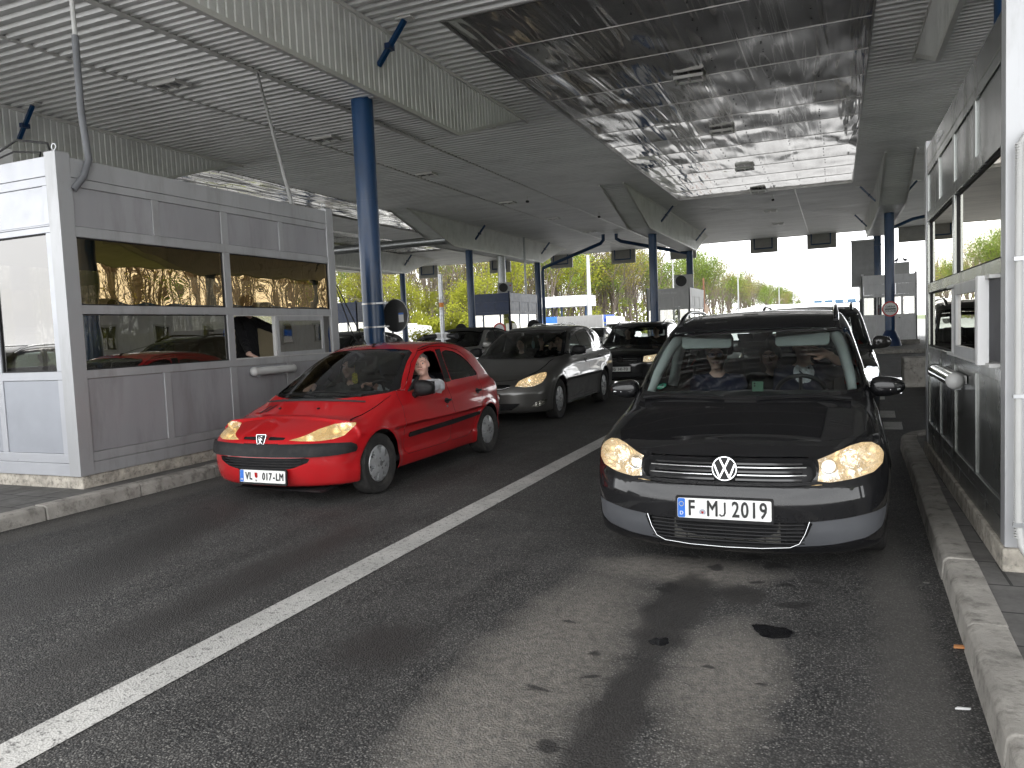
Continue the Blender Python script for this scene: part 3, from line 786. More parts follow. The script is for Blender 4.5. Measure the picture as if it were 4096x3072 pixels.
CTOUR = dict(L=4.397, W=.897, H=1.62, zmin=.08, zbelt=1.0, Ra=.362, flare=.012,
    arches=[(.94, .31), (3.615, .31)],
    deck=[(0, .59), (.05, .665), (.13, .725), (.35, .80), (.65, .873), (.95, .932), (1.15, .962), (1.4, .985), (2.6, 1.0), (4.4, 1.02)],
    roof=[(.7, .80), (.98, .925), (1.2, 1.045), (1.5, 1.205), (1.8, 1.35), (2.0, 1.432), (2.2, 1.497), (2.5, 1.555), (2.9, 1.59), (3.4, 1.59), (3.95, 1.55), (4.15, 1.46), (4.33, 1.12), (4.4, .9)],
    plan=[(0, .85), (.4, .89), (.9, .897), (2, .893), (3.8, .89), (4.4, .84)],
    sill=[(0, .155), (.4, .16), (1.4, .18), (3.2, .18), (4.4, .25)],
    nose=[(.1, .16), (.16, .07), (.22, .02), (.32, .0), (.45, .0), (.54, .02), (.60, .05), (.7, .075), (.78, .2), (1, .5)],
    tail=[(.2, .08), (.35, .01), (.6, .0), (.9, .03), (1.2, .1)],
    section=[(.1, .94), (.2, .96), (.35, .975), (.55, .995), (.7, 1.0), (.85, .985), (.97, .955), (1.05, .93)],
    gplan=[(.7, .80), (1.2, .825), (1.8, .835), (3.2, .825), (4.0, .785), (4.4, .73)],
    nose_bulge=(.42, 3.0), tail_bulge=(.15, 3.5), tumble=.25, ws_bulge=.24, crown=.05, deck_crown=.06, k_deck=.12, k_front=.10, k_corner=.10,
    ws_yr=(.92, 2.35), ws_zmin=.93, front_y=1.0,
    windshield=[(0, .962), (.35, .966), (.62, .975), (.80, .985), (.825, 1.01), (.79, 1.15), (.745, 1.32), (.71, 1.405), (.65, 1.425), (.3, 1.437), (0, 1.44)],
    ws_in=[(0, .985), (.35, .988), (.62, .997), (.76, 1.008), (.785, 1.03), (.755, 1.15), (.71, 1.31), (.68, 1.385), (.63, 1.402), (.3, 1.41), (0, 1.413)],
    side_glass=[[(1.72, 1.03), (1.95, 1.22), (2.1, 1.34), (2.25, 1.41), (2.4, 1.44), (2.45, 1.43), (2.46, 1.03)],
                [(2.58, 1.03), (2.57, 1.45), (2.7, 1.465), (3.2, 1.47), (3.42, 1.455), (3.45, 1.3), (3.50, 1.05), (3.45, 1.04)],
                [(3.58, 1.06), (3.54, 1.3), (3.53, 1.45), (3.8, 1.43), (4.0, 1.38), (4.05, 1.3), (4.1, 1.1), (4.05, 1.07)],
                [(1.40, 1.025), (1.50, 1.03), (1.66, 1.035), (1.66, 1.13)]],
    pillar=[[(2.46, 1.02), (2.455, 1.45), (2.57, 1.46), (2.58, 1.02)]],
    side_gaps=[[(1.33, .98), (1.32, .6), (1.36, .30), (2.42, .30), (2.5, .4), (2.5, 1.0)], [(2.5, .3), (3.1, .3), (3.25, .6), (3.5, .9), (3.53, 1.02)]],
    front_gaps=[([(0, .715), (.28, .713), (.42, .712)], skew), ([(0, .563), (.35, .563), (.52, .57)], (0, 2))],
    rear_glass=[(0, 1.1), (.65, 1.1), (.6, 1.42), (0, 1.45)],
    front_parts=[
        ('headlight', [(.395, .590), (.45, .580), (.60, .590), (.76, .612), (.86, .648), (.915, .70), (.918, .735), (.89, .758), (.82, .762), (.72, .752), (.60, .733), (.50, .712), (.45, .70)], skew, True, ()),
        ('grille', [(-.02, .583), (.365, .588), (.40, .62), (.425, .695), (.41, .702), (.2, .704), (-.02, .704)], skew, True, ()),
        ('lower_grille', [(-.02, .218), (.33, .222), (.39, .235), (.44, .29), (.47, .36), (.46, .366), (-.02, .366)], (0, 2), True, ()),
        ('bumper_insert', [(.25, .222), (.45, .228), (.65, .245), (.82, .285), (.93, .345), (.955, .395), (.93, .408), (.75, .394), (.50, .378), (.318, .371), (.29, .30)], skew, True, ('lower_grille',)),
    ],
    rear_parts=[('tail_light', [(.62, .8), (.9, .8), (.9, 1.05), (.64, 1.05)], (0, 2), True, ())],
    cabin=dict(y0=1.0, dash_y=1.68, dash_z=.965, sx=.37, fy=2.38, zs=.62, ry=3.25, mir_y=2.02, mir_z=1.32))

CAST = dict(L=4.698, W=.907, H=1.54, zmin=.08, zbelt=1.0, Ra=.365, flare=.02,
    arches=[(.96, .32), (3.645, .32)],
    deck=[(0, .55), (.06, .64), (.15, .70), (.35, .77), (.7, .86), (1.05, .93), (1.3, .965), (1.6, .985), (2.8, 1.0), (4.7, 1.04)],
    roof=[(.8, .82), (1.08, .93), (1.35, 1.05), (1.65, 1.185), (1.95, 1.31), (2.2, 1.40), (2.45, 1.455), (2.8, 1.49), (3.2, 1.495), (3.8, 1.465), (4.3, 1.38), (4.5, 1.2), (4.65, 1.0), (4.7, .9)],
    plan=[(0, .85), (.4, .895), (.96, .907), (2.2, .9), (3.6, .905), (4.3, .875), (4.7, .82)],
    sill=[(0, .17), (.5, .17), (1.4, .18), (3.2, .19), (4.7, .27)],
    nose=[(.1, .14), (.2, .03), (.3, .0), (.45, .0), (.55, .03), (.65, .09), (.75, .2), (1, .5)],
    tail=[(.2, .08), (.35, .01), (.6, .0), (.9, .04), (1.2, .15)],
    section=[(.1, .93), (.2, .955), (.35, .965), (.55, .985), (.72, 1.0), (.85, .985), (.97, .95), (1.05, .93)],
    gplan=[(.8, .75), (1.3, .79), (2.0, .805), (3.2, .795), (4.1, .74), (4.7, .64)],
    nose_bulge=(.44, 2.6), tail_bulge=(.22, 3), tumble=.36, ws_bulge=.28, crown=.05, deck_crown=.07, k_deck=.11, k_front=.09, k_corner=.11,
    ws_yr=(1.0, 2.6), ws_zmin=.93, front_y=1.05,
    windshield=[(0, .955), (.35, .958), (.62, .966), (.76, .98), (.775, 1.0), (.73, 1.13), (.66, 1.29), (.615, 1.375), (.55, 1.40), (.3, 1.415), (0, 1.42)],
    ws_in=[(0, .985), (.35, .99), (.62, .998), (.71, 1.01), (.725, 1.025), (.69, 1.12), (.62, 1.285), (.585, 1.35), (.52, 1.373), (.3, 1.385), (0, 1.39)],
    side_glass=[[(1.84, 1.01), (1.96, 1.15), (2.10, 1.27), (2.26, 1.345), (2.42, 1.378), (2.5, 1.385), (2.60, 1.03)],
                [(2.70, 1.035), (2.62, 1.39), (2.8, 1.40), (3.1, 1.40), (3.3, 1.39), (3.5, 1.08), (3.48, 1.055)],
                [(3.60, 1.07), (3.42, 1.385), (3.7, 1.36), (3.95, 1.31), (4.15, 1.22), (4.28, 1.13), (4.25, 1.10)],
                [(1.50, 1.0), (1.74, 1.005), (1.78, 1.06)]],
    pillar=[[(2.60, 1.03), (2.51, 1.385), (2.62, 1.39), (2.70, 1.035)]],
    side_parts=[('sill_strip', [(1.35, .205), (1.35, .235), (3.2, .255), (3.2, .22)])],
    side_gaps=[[(1.44, .98), (1.40, .8), (1.39, .5), (1.42, .29), (2.5, .29), (2.58, .4), (2.62, .7), (2.66, 1.0)], [(2.5, .29), (3.05, .30), (3.2, .5), (3.38, .75), (3.52, 1.03)], [(1.9, .30), (2.3, .36)]],
    front_gaps=[([(.66, .735), (.9, .79), (1.2, .87), (1.5, .95)], skew), ([(0, .665), (.3, .668), (.45, .68)], (0, 2))],
    rear_glass=[(0, 1.08), (.6, 1.08), (.52, 1.36), (0, 1.38)],
    front_parts=[
        ('headlight', [(.37, .585), (.50, .565), (.64, .575), (.78, .62), (.90, .70), (.97, .765), (.88, .76), (.74, .735), (.58, .70), (.45, .655)], skew, True, ()),
        ('grille', [(-.02, .53), (.28, .535), (.36, .56), (.39, .60), (.36, .612), (-.02, .612)], (0, 2), True, ()),
        ('lower_grille', [(-.02, .22), (.40, .225), (.50, .29), (.53, .325), (-.02, .335)], (0, 2), True, ()),
        ('fog_light', [(.57, .265), (.67, .26), (.80, .30), (.86, .365), (.74, .36), (.64, .33)], skew, True, ()),
    ],
    rear_parts=[('tail_light', [(.55, .78), (.9, .78), (.9, 1.0), (.6, 1.02)], (0, 2), True, ())],
    cabin=dict(y0=1.1, dash_y=1.85, dash_z=.95, sx=.37, fy=2.42, zs=.55, ry=3.3, mir_y=2.12, mir_z=1.27))

def cfg_like(c, **kw):
    d = dict(c); d.update(kw); return d
# compact SUV: taller, blunter
def zsc(pts, k, o=0.0): return [(a, b * k + o) for a, b in pts]
CSUV = cfg_like(CTOUR, L=4.43, W=.905, H=1.68, zbelt=1.06,
    deck=[(0, .68), (.05, .78), (.12, .85), (.35, .915), (.65, .965), (.95, 1.0), (1.15, 1.02), (1.4, 1.04), (2.6, 1.05), (4.4, 1.08)],
    roof=[(.85, .85), (1.15, .99), (1.35, 1.11), (1.6, 1.27), (1.85, 1.41), (2.05, 1.51), (2.3, 1.575), (2.7, 1.61), (3.3, 1.605), (3.9, 1.56), (4.15, 1.46), (4.38, 1.12), (4.43, .9)],
    nose=[(.1, .2), (.22, .06), (.32, .0), (.6, .0), (.72, .03), (.82, .09), (.9, .25), (1.1, .6)],
    sill=[(0, .22), (.4, .23), (1.4, .24), (3.2, .24), (4.4, .3)], Ra=.385, arches=[(.88, .345), (3.48, .345)],
    ws_yr=(1.06, 2.45), ws_zmin=.98,
    windshield=zsc(CTOUR['windshield'], .985, .075), ws_in=zsc(CTOUR['ws_in'], .985, .075),
    side_glass=[zsc(w, .98, .075) for w in CTOUR['side_glass']], pillar=[zsc(w, .98, .075) for w in CTOUR['pillar']],
    section=[(.1, .94), (.25, .965), (.45, .985), (.7, 1.0), (.9, .99), (1.02, .96), (1.1, .93)],
    side_gaps=[], front_gaps=[([(0, .86), (.28, .858), (.44, .86)], skew)],
    front_parts=[
        ('headlight', [(.40, .66), (.50, .645), (.70, .66), (.86, .70), (.94, .76), (.93, .81), (.80, .82), (.60, .80), (.46, .785)], skew, True, ()),
        ('grille', [(-.02, .66), (.36, .665), (.40, .78), (-.02, .785)], skew, True, ()),
        ('lower_grille', [(-.02, .27), (.36, .275), (.50, .33), (.52, .39), (-.02, .42)], (0, 2), True, ())],
    cabin=dict(y0=1.1, dash_y=1.75, dash_z=1.02, sx=.37, fy=2.35, zs=.68, ry=3.25, mir_y=2.08, mir_z=1.40))
CX206 = (-4.86, 5.40)
def badge_disc(root, f, x, z, r, mats, letters, lsize, off=.0):
    q, g = on_front(f, x, z); M = frame_at(q + g * off, Vector((0, -1, .12)))
    MB().lathe([(r, 0), (r, .012), (r * .97, .017), (r * .90, .017), (r * .88, .010), (.001, .010)], M, 32).build('badge_ring', mats['chrome'], root, smooth=40)
    MB().lathe([(r * .88, .0108), (.001, .0108)], M, 32).build('badge_field', SH['black'], root)
    return M
def vw_badge(root, f, x, z, r, mats, off=0.0):
    M = badge_disc(root, f, x, z, r, mats, '', 0, off)
    mb = MB(); t = r * .13
    def bar(a, b, w=t):
        a = Vector(a) * r; b = Vector(b) * r; d = (b - a).normalized(); n = Vector((-d[1], d[0])) * w / 2
        P = [a - n, b - n, b + n, a + n]
        mb.prism([tuple(p) for p in P], lambda u, v: M @ Vector((u, v, .011)), lambda u, v: M @ Vector((u, v, .018)))
    # V above W
    bar((-.36, .80), (-.03, .10)); bar((.36, .80), (.03, .10))
    bar((-.80, .35), (-.38, -.74)); bar((-.38, -.74), (-.02, .02)); bar((.80, .35), (.38, -.74)); bar((.38, -.74), (.02, .02))
    mb.build('badge_letters', mats['chrome'], root)
def bars(root, name, f, zs, x0, x1, r, mat, off=-.02, n=9, gapx=0.0):
    mb = MB()
    for z in zs:
        for (a, b) in (((x0, -gapx), (gapx, x1)) if gapx else ((x0, x1),)):
            P = []
            for i in range(n):
                q, g = on_front(f, a + (b - a) * i / (n - 1), z); P.append(q + g * off)
            mb.tube(P, r, 5)
    return mb.build(name, mat, root, smooth=60)
def roof_rail(root, f, x, y0, y1, mat, r=.018, hgt=.055):
    P = []
    n = 12
    for i in range(n + 1):
        t = i / n; y = y0 + (y1 - y0) * t; q, g = on_top(f, x, y); P.append(q + Vector((0, 0, hgt * min(1, (4 * t * (1 - t)) ** .6 * 1.3))))
    MB().tube(P, [r * 1.3] * 2 + [r] * (n - 3) + [r * 1.3] * 2, 8).build('roof_rail', mat, root, smooth=60)

def red_hatchback():
    m = dict(SH); m['paint'] = car_paint('red_lacquer', (.44, .008, .012), rough=.35, dirt=.15)
    m['glass_side'] = glass('hatch_side_glass', (.5, .58, .56), 1.3, base=.05); m['reflector'] = SH['reflector_amber']
    root = thing('hatchback_car', 'bright red five door hatchback with its driver window open, first in the left lane', 'car', (CX206[0], CX206[1], .0), R(-.6))
    f, cv = car_shell(C206, .028)
    std_carve(cv, C206)
    # the driver's window is wound down: no pane there
    pid = cv.names.index('side_window'); cv.names.append('open_window')
    for fc in cv.bm.faces:
        c = fc.calc_center_median()
        if fc[cv.lay] == pid and c[0] > 0 and c[1] < 2.3: fc[cv.lay] = len(cv.names) - 1
    build_parts(root, cv, C206, m, dict(hl_depth=.08))
    cabin(root, C206, m, .34)
    for (y, r) in ((.768, .292), (3.205, .292)):
        for s in (-1, 1): wheel(root, s * (.826 - .10), y, r, .18, s, m, style206())
    mirror_unit(root, .79, 1.50, .955, 1, m, m['plastic'], (.115, .075, .082), stalk=.01)
    MB().prism([(1.40, .93), (1.54, .95), (1.63, 1.08), (1.52, 1.03)], lambda a, b: (.765, a, b), lambda a, b: (.79, a, b)).build('mirror_base', m['plastic'], root)
    for y, z in ((2.13, .76), (2.94, .80)): handle(root, f, y, z, 1, m['plastic'], L=.12)
    q, g = on_side(f, 2.10, .70, 1); MB().cyl(q - g * .003, q + g * .004, .013).build('door_lock', m['chrome'], root)
    q, g = on_side(f, 1.08, .585, 1); MB().sphere((0, 0, 0), (.026, .017, .008), frame_at(q, g), 12, 6).build('side_repeater', m['lens'], root, smooth=60)
    plate(root, .07, -.022, .285, [('VL', -.155, 1), ('017', .055, 1), ('-', .135, 1), ('LM', .2, 1)], m, cc='SRB', rx=R(-4), sx=.72)
    # small shield between the letters
    mb = MB(); mb.prism([(.045, -.015), (.045, .03), (.015, .03), (.015, -.005), (.03, -.022)], lambda a, b: (a - .03, -.0295, b + .29), lambda a, b: (a - .03, -.0275, b + .29)); mb.build('plate_shield', m['tail'], root)
    text_mesh('plate_small_letters', 'BJI', .022, m['ink'], root, Matrix.Translation((.0, -.029, .247)) @ Matrix.Rotation(R(90), 4, 'X'))
    # shield shaped badge with a rearing lion in chrome
    q, g = on_front(f, 0, .60); M = frame_at(q + g * .004, Vector((0, -1, .25)))
    sh = [(-.055, .05), (.055, .05), (.058, .035), (.042, -.035), (.025, -.052), (-.025, -.052), (-.042, -.035), (-.058, .035)]
    MB().prism(sh, lambda a, b: M @ Vector((a, b, -.02)), lambda a, b: M @ Vector((a, b, .012))).build('badge_rim', m['chrome'], root)
    MB().prism([(a * .88, b * .88 + .002) for a, b in sh], lambda a, b: M @ Vector((a, b, .0122)), lambda a, b: M @ Vector((a, b, .0135))).build('badge_field', SH['black'], root)
    lion = MB(); L3 = lambda p: [M @ Vector((a, b, .0155)) for a, b in p]
    lion.tube(L3([(-.004, -.030), (.002, -.012), (-.002, .006), (.004, .022)]), [.006, .009, .0085, .006], 6)
    lion.tube(L3([(.004, .022), (.012, .031), (.022, .030)]), [.008, .009, .004], 6)
    lion.tube(L3([(.002, .014), (.018, .016), (.026, .022)]), [.004, .003, .002], 5)
    lion.tube(L3([(.0, .004), (.016, .002), (.022, -.006)]), [.004, .003, .002], 5)
    lion.tube(L3([(.0, -.020), (.014, -.028), (.018, -.038)]), [.006, .004, .003], 5)
    lion.tube(L3([(-.004, -.026), (-.010, -.038), (-.002, -.042)]), [.005, .004, .002], 5)
    lion.tube(L3([(-.004, -.018), (-.020, -.012), (-.022, .006), (-.014, .018), (-.020, .028)]), [.003, .002, .002, .003, .002], 5)
    lion.build('badge_lion', m['chrome'], root, smooth=60)
    bars(root, 'grille_bar', f, (.35, .375, .40, .425), -.45, .45, .0065, m['plastic'], -.012)
    bars(root, 'grille_lattice', f, (.612,), -.23, .23, .004, m['plastic'], -.008)
    MB().prism([(-.40, .0), (.62, .0), (.58, .06), (-.36, .06)], lambda a, b: (a, .10 + b * .3, .135 + b * .2), lambda a, b: (a, .35, .14 + b * .5)).build('front_spoiler', m['plastic'], root)
    # bonnet vents, washer jets, wipers, aerial
    for k in (0, 1):
        P = []
        for (x, y) in ((-.50 + k * .075, .60), (-.46 + k * .075, .60), (-.42 + k * .075, .74), (-.46 + k * .075, .74)):
            q, g = on_top(f, x, y); P.append(q + g * .004)
        MB().quad(*P).build('bonnet_vent', SH['black'], root, recalc=False)
    for x in (-.25, .22):
        q, g = on_top(f, x, .64); MB().sphere(tuple(q), (.018, .022, .010)).build('washer_jet', m['plastic'], root, smooth=60)
    P = []
    for x in (-.60, -.3, 0, .3, .60):
        q, g = on_top(f, x, .76 + .19 * (x / .75) ** 2); P.append(q + g * .012)
    MB().tube(P, [.008, .013, .013, .013, .008], 6).build('cowl_grille', SH['black'], root, smooth=60)
    def wp(a, b):
        n = 6; A = []
        for i in range(n + 1):
            x = a[0] + (b[0] - a[0]) * i / n; y = a[1] + (b[1] - a[1]) * i / n; q, g = on_top(f, x, y); A.append(q + g * .018)
        MB().tube(A, [.010] + [.006] * n, 6).build('wiper', m['plastic'], root, smooth=60)
    wp((.05, .82), (-.50, .93)); wp((.52, .93), (-.02, .87))
    q, g = on_top(f, -.02, 1.98)
    MB().tube([q, q + Vector((.0, .02, .03)), q + Vector((0, .06, .035))], [.018, .014, .008], 8).tube([q + Vector((0, .03, .03)), q + Vector((.02, .5, .13))], .0028, 5).build('roof_aerial', m['plastic'], root, smooth=60)
    for x in (-.56, .56):
        P = []
        for i in range(13):
            y = 2.0 + i * .1; q, g = on_top(f, x, y); P.append(q + g * .001)
        MB().tube(P, .006, 5).build('roof_gutter', SH['black'], root)
    # yellow patterned air freshener hanging from the mirror
    t = MB(); t.prism(rrect(-.035, .035, -.10, .02, .03), lambda a, b: (a - .02, 1.60, b + 1.10), lambda a, b: (a - .02, 1.605, b + 1.10)); t.tube([(-.02, 1.61, 1.2), (-.02, 1.605, 1.12)], .002, 4)
    o = t.build('hanging_charm', pbr('charm_yellow', (.45, .40, .03), .6, var=.9, nscale=60), None); o.location = root.location; o.rotation_euler = root.rotation_euler
    tag(o, 'small yellow patterned charm hanging from the mirror of the red hatchback', 'charm')
    return root, f, cv, m

TX = (-.60, 4.42)
def black_minivan():
    m = dict(SH); m['paint'] = car_paint('black_lacquer', (.004, .004, .005), rough=.5, dirt=.0)
    m['glass'] = glass('minivan_windscreen', (.92, .98, .96), 1.0, base=.015)
    m['reflector'] = reflector_mat('minivan_reflector', True, (1, .72, .38), 2.3, 16, 1.0)
    m['lining'] = pbr('pale_lining', (.62, .68, .67), .85)
    root = thing('minivan', 'glossy black minivan with lit headlights and a silver round badge, first in the right lane', 'car', (TX[0], TX[1], 0), R(.4))
    c = CTOUR; f, cv = car_shell(c, .028); std_carve(cv, c)
    build_parts(root, cv, c, m, dict(hl_depth=.10))
    cabin(root, c, m, .36)
    for y in (.94, 3.615):
        for s in (-1, 1): wheel(root, s * (.897 - .115), y, .316, .20, s, m, dict(n=5, hole=(.35, .9, .28), dome=.015, ri=.66))
    for s in (-1, 1): mirror_unit(root, s * .80, 1.52, 1.005, s, m, m['paint'], (.112, .085, .070), indicator=True, stalk=.03)
    for s in (-1, 1): roof_rail(root, f, s * .62, 2.25, 4.0, m['plastic_gloss'], .018, .045)
    vw_badge(root, f, 0, .652, .072, m, .010)
    bars(root, 'grille_bar', f, (.598, .640, .684), -.42, .42, .010, SH['plastic_gloss'], -.012, gapx=.06)
    bars(root, 'chrome_strip', f, (.620, .661), -.44, .44, .0042, m['chrome'], .002, gapx=.07)
    bars(root, 'lower_grille_bar', f, (.24, .262, .284, .306, .328, .350), -.43, .43, .0055, m['plastic'], -.008)
    mb = MB()
    for x in (-.33, -.22, -.11, 0, .11, .22, .33):
        q, g = on_front(f, x, .225); q2, g2 = on_front(f, x, .36); mb.tube([q - g * .012, q2 - g2 * .012], .004, 4)
    mb.build('lower_grille_rib', m['plastic'], root)
    MB().box(-.30, .30, .075, .085, .225, .355).build('radiator', pbr('radiator_fins', (.16, .155, .14), .5, .6, var=.5, nscale=50, stretch=(1, 1, 9)), root)
    strip(root, 'lower_chrome_strip', f, [(-.455, .372), (-.43, .30), (-.40, .245), (-.35, .222), (-.2, .212), (0, .208), (.2, .212), (.35, .222), (.40, .245), (.43, .30), (.455, .372)], .0032, m['chrome'], off=.003)
    plate(root, .0, -.022, .437, [('F', -.180, 1.36), ('M', -.062, 1.36), ('2019', .142, 1.36)], m, cc='D', rx=R(-2), sx=.70, w=.52, h=.115)
    MB().tube([(.008, -.0275, .478), (.008, -.0275, .418), (.001, -.0275, .402), (-.012, -.0275, .399), (-.023, -.0275, .408)], .0052, 6).build('registration_letter', m['ink'], root)
    q = Vector((-.118, -.0262, .415)); sl = MB(); sl.cyl(q, q + Vector((0, -.001, 0)), .019, n=20); sl.build('plate_seal', pbr('seal_grey', (.35, .37, .42), .4), root)
    MB().prism([(-.007, .006), (.007, .006), (.006, -.004), (0, -.009), (-.006, -.004)], lambda a, b: (q[0] + a, q[1] - .0012, q[2] + b), lambda a, b: (q[0] + a, q[1] - .002, q[2] + b)).build('seal_crest', m['tail'], root)
    hb = emit_mat('headlight_glow', (1, .86, .62), 5.0); hb2 = emit_mat('sidelight_glow', (1, .93, .82), 3.0)
    for s in (-1, 1):
        lit_bowl(root, f, s * .565, .655, .045, m['chrome'], hb2, .05)
        lit_bowl(root, f, s * .675, .690, .052, m['reflector'], hb, .055)
    # wipers and cowl
    def wp(a, b):
        n = 6; A = []
        for i in range(n + 1):
            x = a[0] + (b[0] - a[0]) * i / n; y = a[1] + (b[1] - a[1]) * i / n; q, g = on_top(f, x, y); A.append(q + g * .016)
        MB().tube(A, [.014] + [.008] * n, 6).build('wiper', m['plastic'], root, smooth=60)
    wp((-.72, 1.24), (-.12, 1.06)); wp((.70, 1.20), (.10, 1.05))
    # pale lining and sun visors, screen, phone, badge sticker
    for s in (-1, 1):
        P = []
        for (x, z, y) in ((.76, 1.0, 1.36), (.745, 1.13, 1.58), (.70, 1.30, 1.86), (.655, 1.40, 2.06), (.61, 1.475, 2.3)): P.append((s * (x - .045), y + .05, z - .02))
        MB().tube(P, [.03, .038, .042, .045, .05], 8).build('pillar_lining', m['lining'], root, smooth=60)
        MB().tube([(s * .75, 2.50, .95), (s * .70, 2.52, 1.2), (s * .63, 2.54, 1.43)], .045, 8).build('door_pillar_lining', m['lining'], root, smooth=60)
        Mv = Matrix.Translation((s * .37, 2.06, 1.415)) @ Matrix.Rotation(R(-24), 4, 'X')
        MB().prism(rrect(-.20, .20, -.135, .0, .03), lambda a, b: Mv @ Vector((a, -.008, b)), lambda a, b: Mv @ Vector((a, .010, b))).build('sun_visor', pbr('visor_cloth', (.70, .78, .76), .9), root, bevel=.005)
    P = [(x, 2.08 + .22 * (x / .9) ** 2 * -0, 1.405) for x in (-.6, -.3, 0, .3, .6)]
    MB().prism([(2.18, 1.43), (2.9, 1.50), (2.9, 1.52), (2.18, 1.45)], lambda a, b: (-.58, a, b), lambda a, b: (.58, a, b)).build('roof_lining', m['lining'], root)
    MB().prism([(-.09, 0), (.09, 0), (.13, .16), (-.13, .16)], lambda a, b: (a, 2.0 + b * .45, 1.335 + b * .42), lambda a, b: (a, 2.03 + b * .45, 1.31 + b * .42)).build('mirror_console', m['trim2'], root)
    MB().box(-.12, .17, 1.66, 1.70, .93, .975).build('dash_screen', m['trim2'], root, bevel=.01)
    q, g = on_front(f, -.62, 1.045); M = frame_at(q - g * .012, g)
    MB().lathe([(.001, 0), (.038, 0)], M, 28).build('emission_sticker', pbr('sticker_green', (.02, .33, .20), .4), root)
    text_mesh('sticker_number', '4', .036, SH['ink'], root, M @ Matrix.Translation((0, .014, .002)))
    MB().prism([(-.028, -.016), (.028, -.016), (.028, -.006), (-.028, -.006)], lambda a, b: M @ Vector((a, b, .001)), lambda a, b: M @ Vector((a, b, .002))).build('sticker_label', m['plate'], root)
    ph = MB(); ph.box(-.04, .04, -.006, .006, 0, .075); o = ph.build('phone', pbr('phone_case_green', (.10, .22, .15), .5), None, bevel=.004)
    o.location = (TX[0] + .06, TX[1] + 1.52, .975); tag(o, 'green cased phone propped on the dashboard of the black minivan', 'phone')
    for x in (-.012, .006): MB().cyl((-.022, -.0075, .055 + x), (-.022, -.006, .055 + x), .007, n=10).build('camera_lens', SH['black'], o)
    return root, f, cv, m
def emit_mat(name, col, st):
    m, nt, out = _mat(name); e = _n(nt, 'ShaderNodeEmission'); e.inputs[0].default_value = _c(col); e.inputs[1].default_value = st
    nt.links.new(e.outputs[0], out.inputs[0]); return m
AX = (-5.21, 11.06)
def grey_estate():
    m = dict(SH); m['paint'] = car_paint('grey_metallic', (.115, .112, .106), metallic=.6, rough=.32, dirt=.35)
    m['reflector'] = reflector_mat('estate_reflector', True, (1, .72, .38), 1.8)
    root = thing('estate_car', 'dark grey metallic estate car waiting behind the red hatchback', 'car', (AX[0], AX[1], 0), R(1.0)); root.scale = (1.06,) * 3
    c = CAST; f, cv = car_shell(c, .032); std_carve(cv, c); build_parts(root, cv, c, m, dict(hl_depth=.09))
    if 'sill_strip' in cv.names: cv.part('sill_strip', 'sill_strip', m['chrome'], root, off=.004)
    cabin(root, c, m, .36)
    for y in (.96, 3.645):
        for s in (-1, 1): wheel(root, s * (.907 - .115), y, .32, .2, s, m, dict(n=7, hole=(.42, .86, .27), dome=.012, ri=.66))
    for s in (-1, 1): mirror_unit(root, s * .79, 1.83, 1.06, s, m, m['plastic'], (.12, .08, .08), stalk=.05)
    for y in (2.45, 3.35): handle(root, f, y, .86 + (y - 2.4) * .03, 1, m['rim_dark'], L=.18)
    plate(root, -.02, -.02, .415, [('BG 812', -.04, 1), ('GR', .19, 1)], m, cc='SRB', sx=.72)
    strip(root, 'grille_chrome', f, [(-.37, .575), (-.28, .55), (0, .545), (.28, .55), (.37, .575)], .007, m['chrome'], off=.002)
    bars(root, 'grille_bar', f, (.56, .585), -.34, .34, .006, m['plastic'], -.014)
    q, g = on_front(f, 0, .62); M = frame_at(q + g * .004, Vector((0, -1, .2)))
    MB().lathe([(.062, 0), (.062, .012), (.05, .012), (.05, 0)], M, 28).tube([M @ Vector(p) for p in ((-.05, .008, .01), (-.01, .008, .014), (.01, -.008, .014), (.05, -.008, .01))], .006, 5).build('badge', m['chrome'], root, smooth=50)
    strip(root, 'window_trim', f, [(1.85, 1.0), (2.6, 1.022), (3.4, 1.045), (4.2, 1.09)], .006, m['chrome'], 'side', .002)
    hb = emit_mat('estate_lamp_glow', (1, .84, .6), 5.0)
    for s in (-1, 1): lit_bowl(root, f, s * .62, .655, .05, m['reflector'], hb, .05)
    o = MB().sphere((0, 0, 0), (.035, .012, .075), n=10).tube([(0, 0, .07), (0, 0, .16)], .003, 4).build('air_freshener', pbr('freshener_blue', (.35, .62, .68), .5), None, smooth=60)
    o.location = (AX[0] + .02, AX[1] + 2.18, 1.24); tag(o, 'pale blue drop shaped freshener hanging in the windscreen of the dark grey estate car', 'air freshener')
    return root, f, cv, m
def suv(name, label, loc, rz, paint, scale=1.0, rails=True, front=True, h=.045, platetxt=None, led=False, group=None, cfg=None):
    m = dict(SH); m['paint'] = paint; m['reflector'] = reflector_mat(name + '_reflector', True, (.85, .9, 1) if led else (1, .8, .5), 6.0 if led else 1.5)
    root = thing(name, label, 'car', loc, rz, group); root.scale = (scale,) * 3
    c = cfg or CSUV; f, cv = car_shell(c, h); std_carve(cv, c); build_parts(root, cv, c, m, dict(hl_depth=.09))
    cabin(root, c, m, .36)
    for (y, zz) in c['arches']:
        for s in (-1, 1): wheel(root, s * (c['W'] - .12), y, zz, .21, s, m, dict(n=5, hole=(.35, .9, .28), dome=.012, ri=.64))
    zs = c['cabin']['dash_z'] + .06
    for s in (-1, 1): mirror_unit(root, s * .80, 1.62, zs, s, m, m['paint'], (.115, .08, .085), stalk=.05)
    if rails:
        for s in (-1, 1): roof_rail(root, f, s * .60, 2.2, 4.0, m['chrome'] if not led else m['plastic_gloss'], .018, .05)
    return root, f, cv, m
red_hatchback(); black_minivan(); grey_estate()
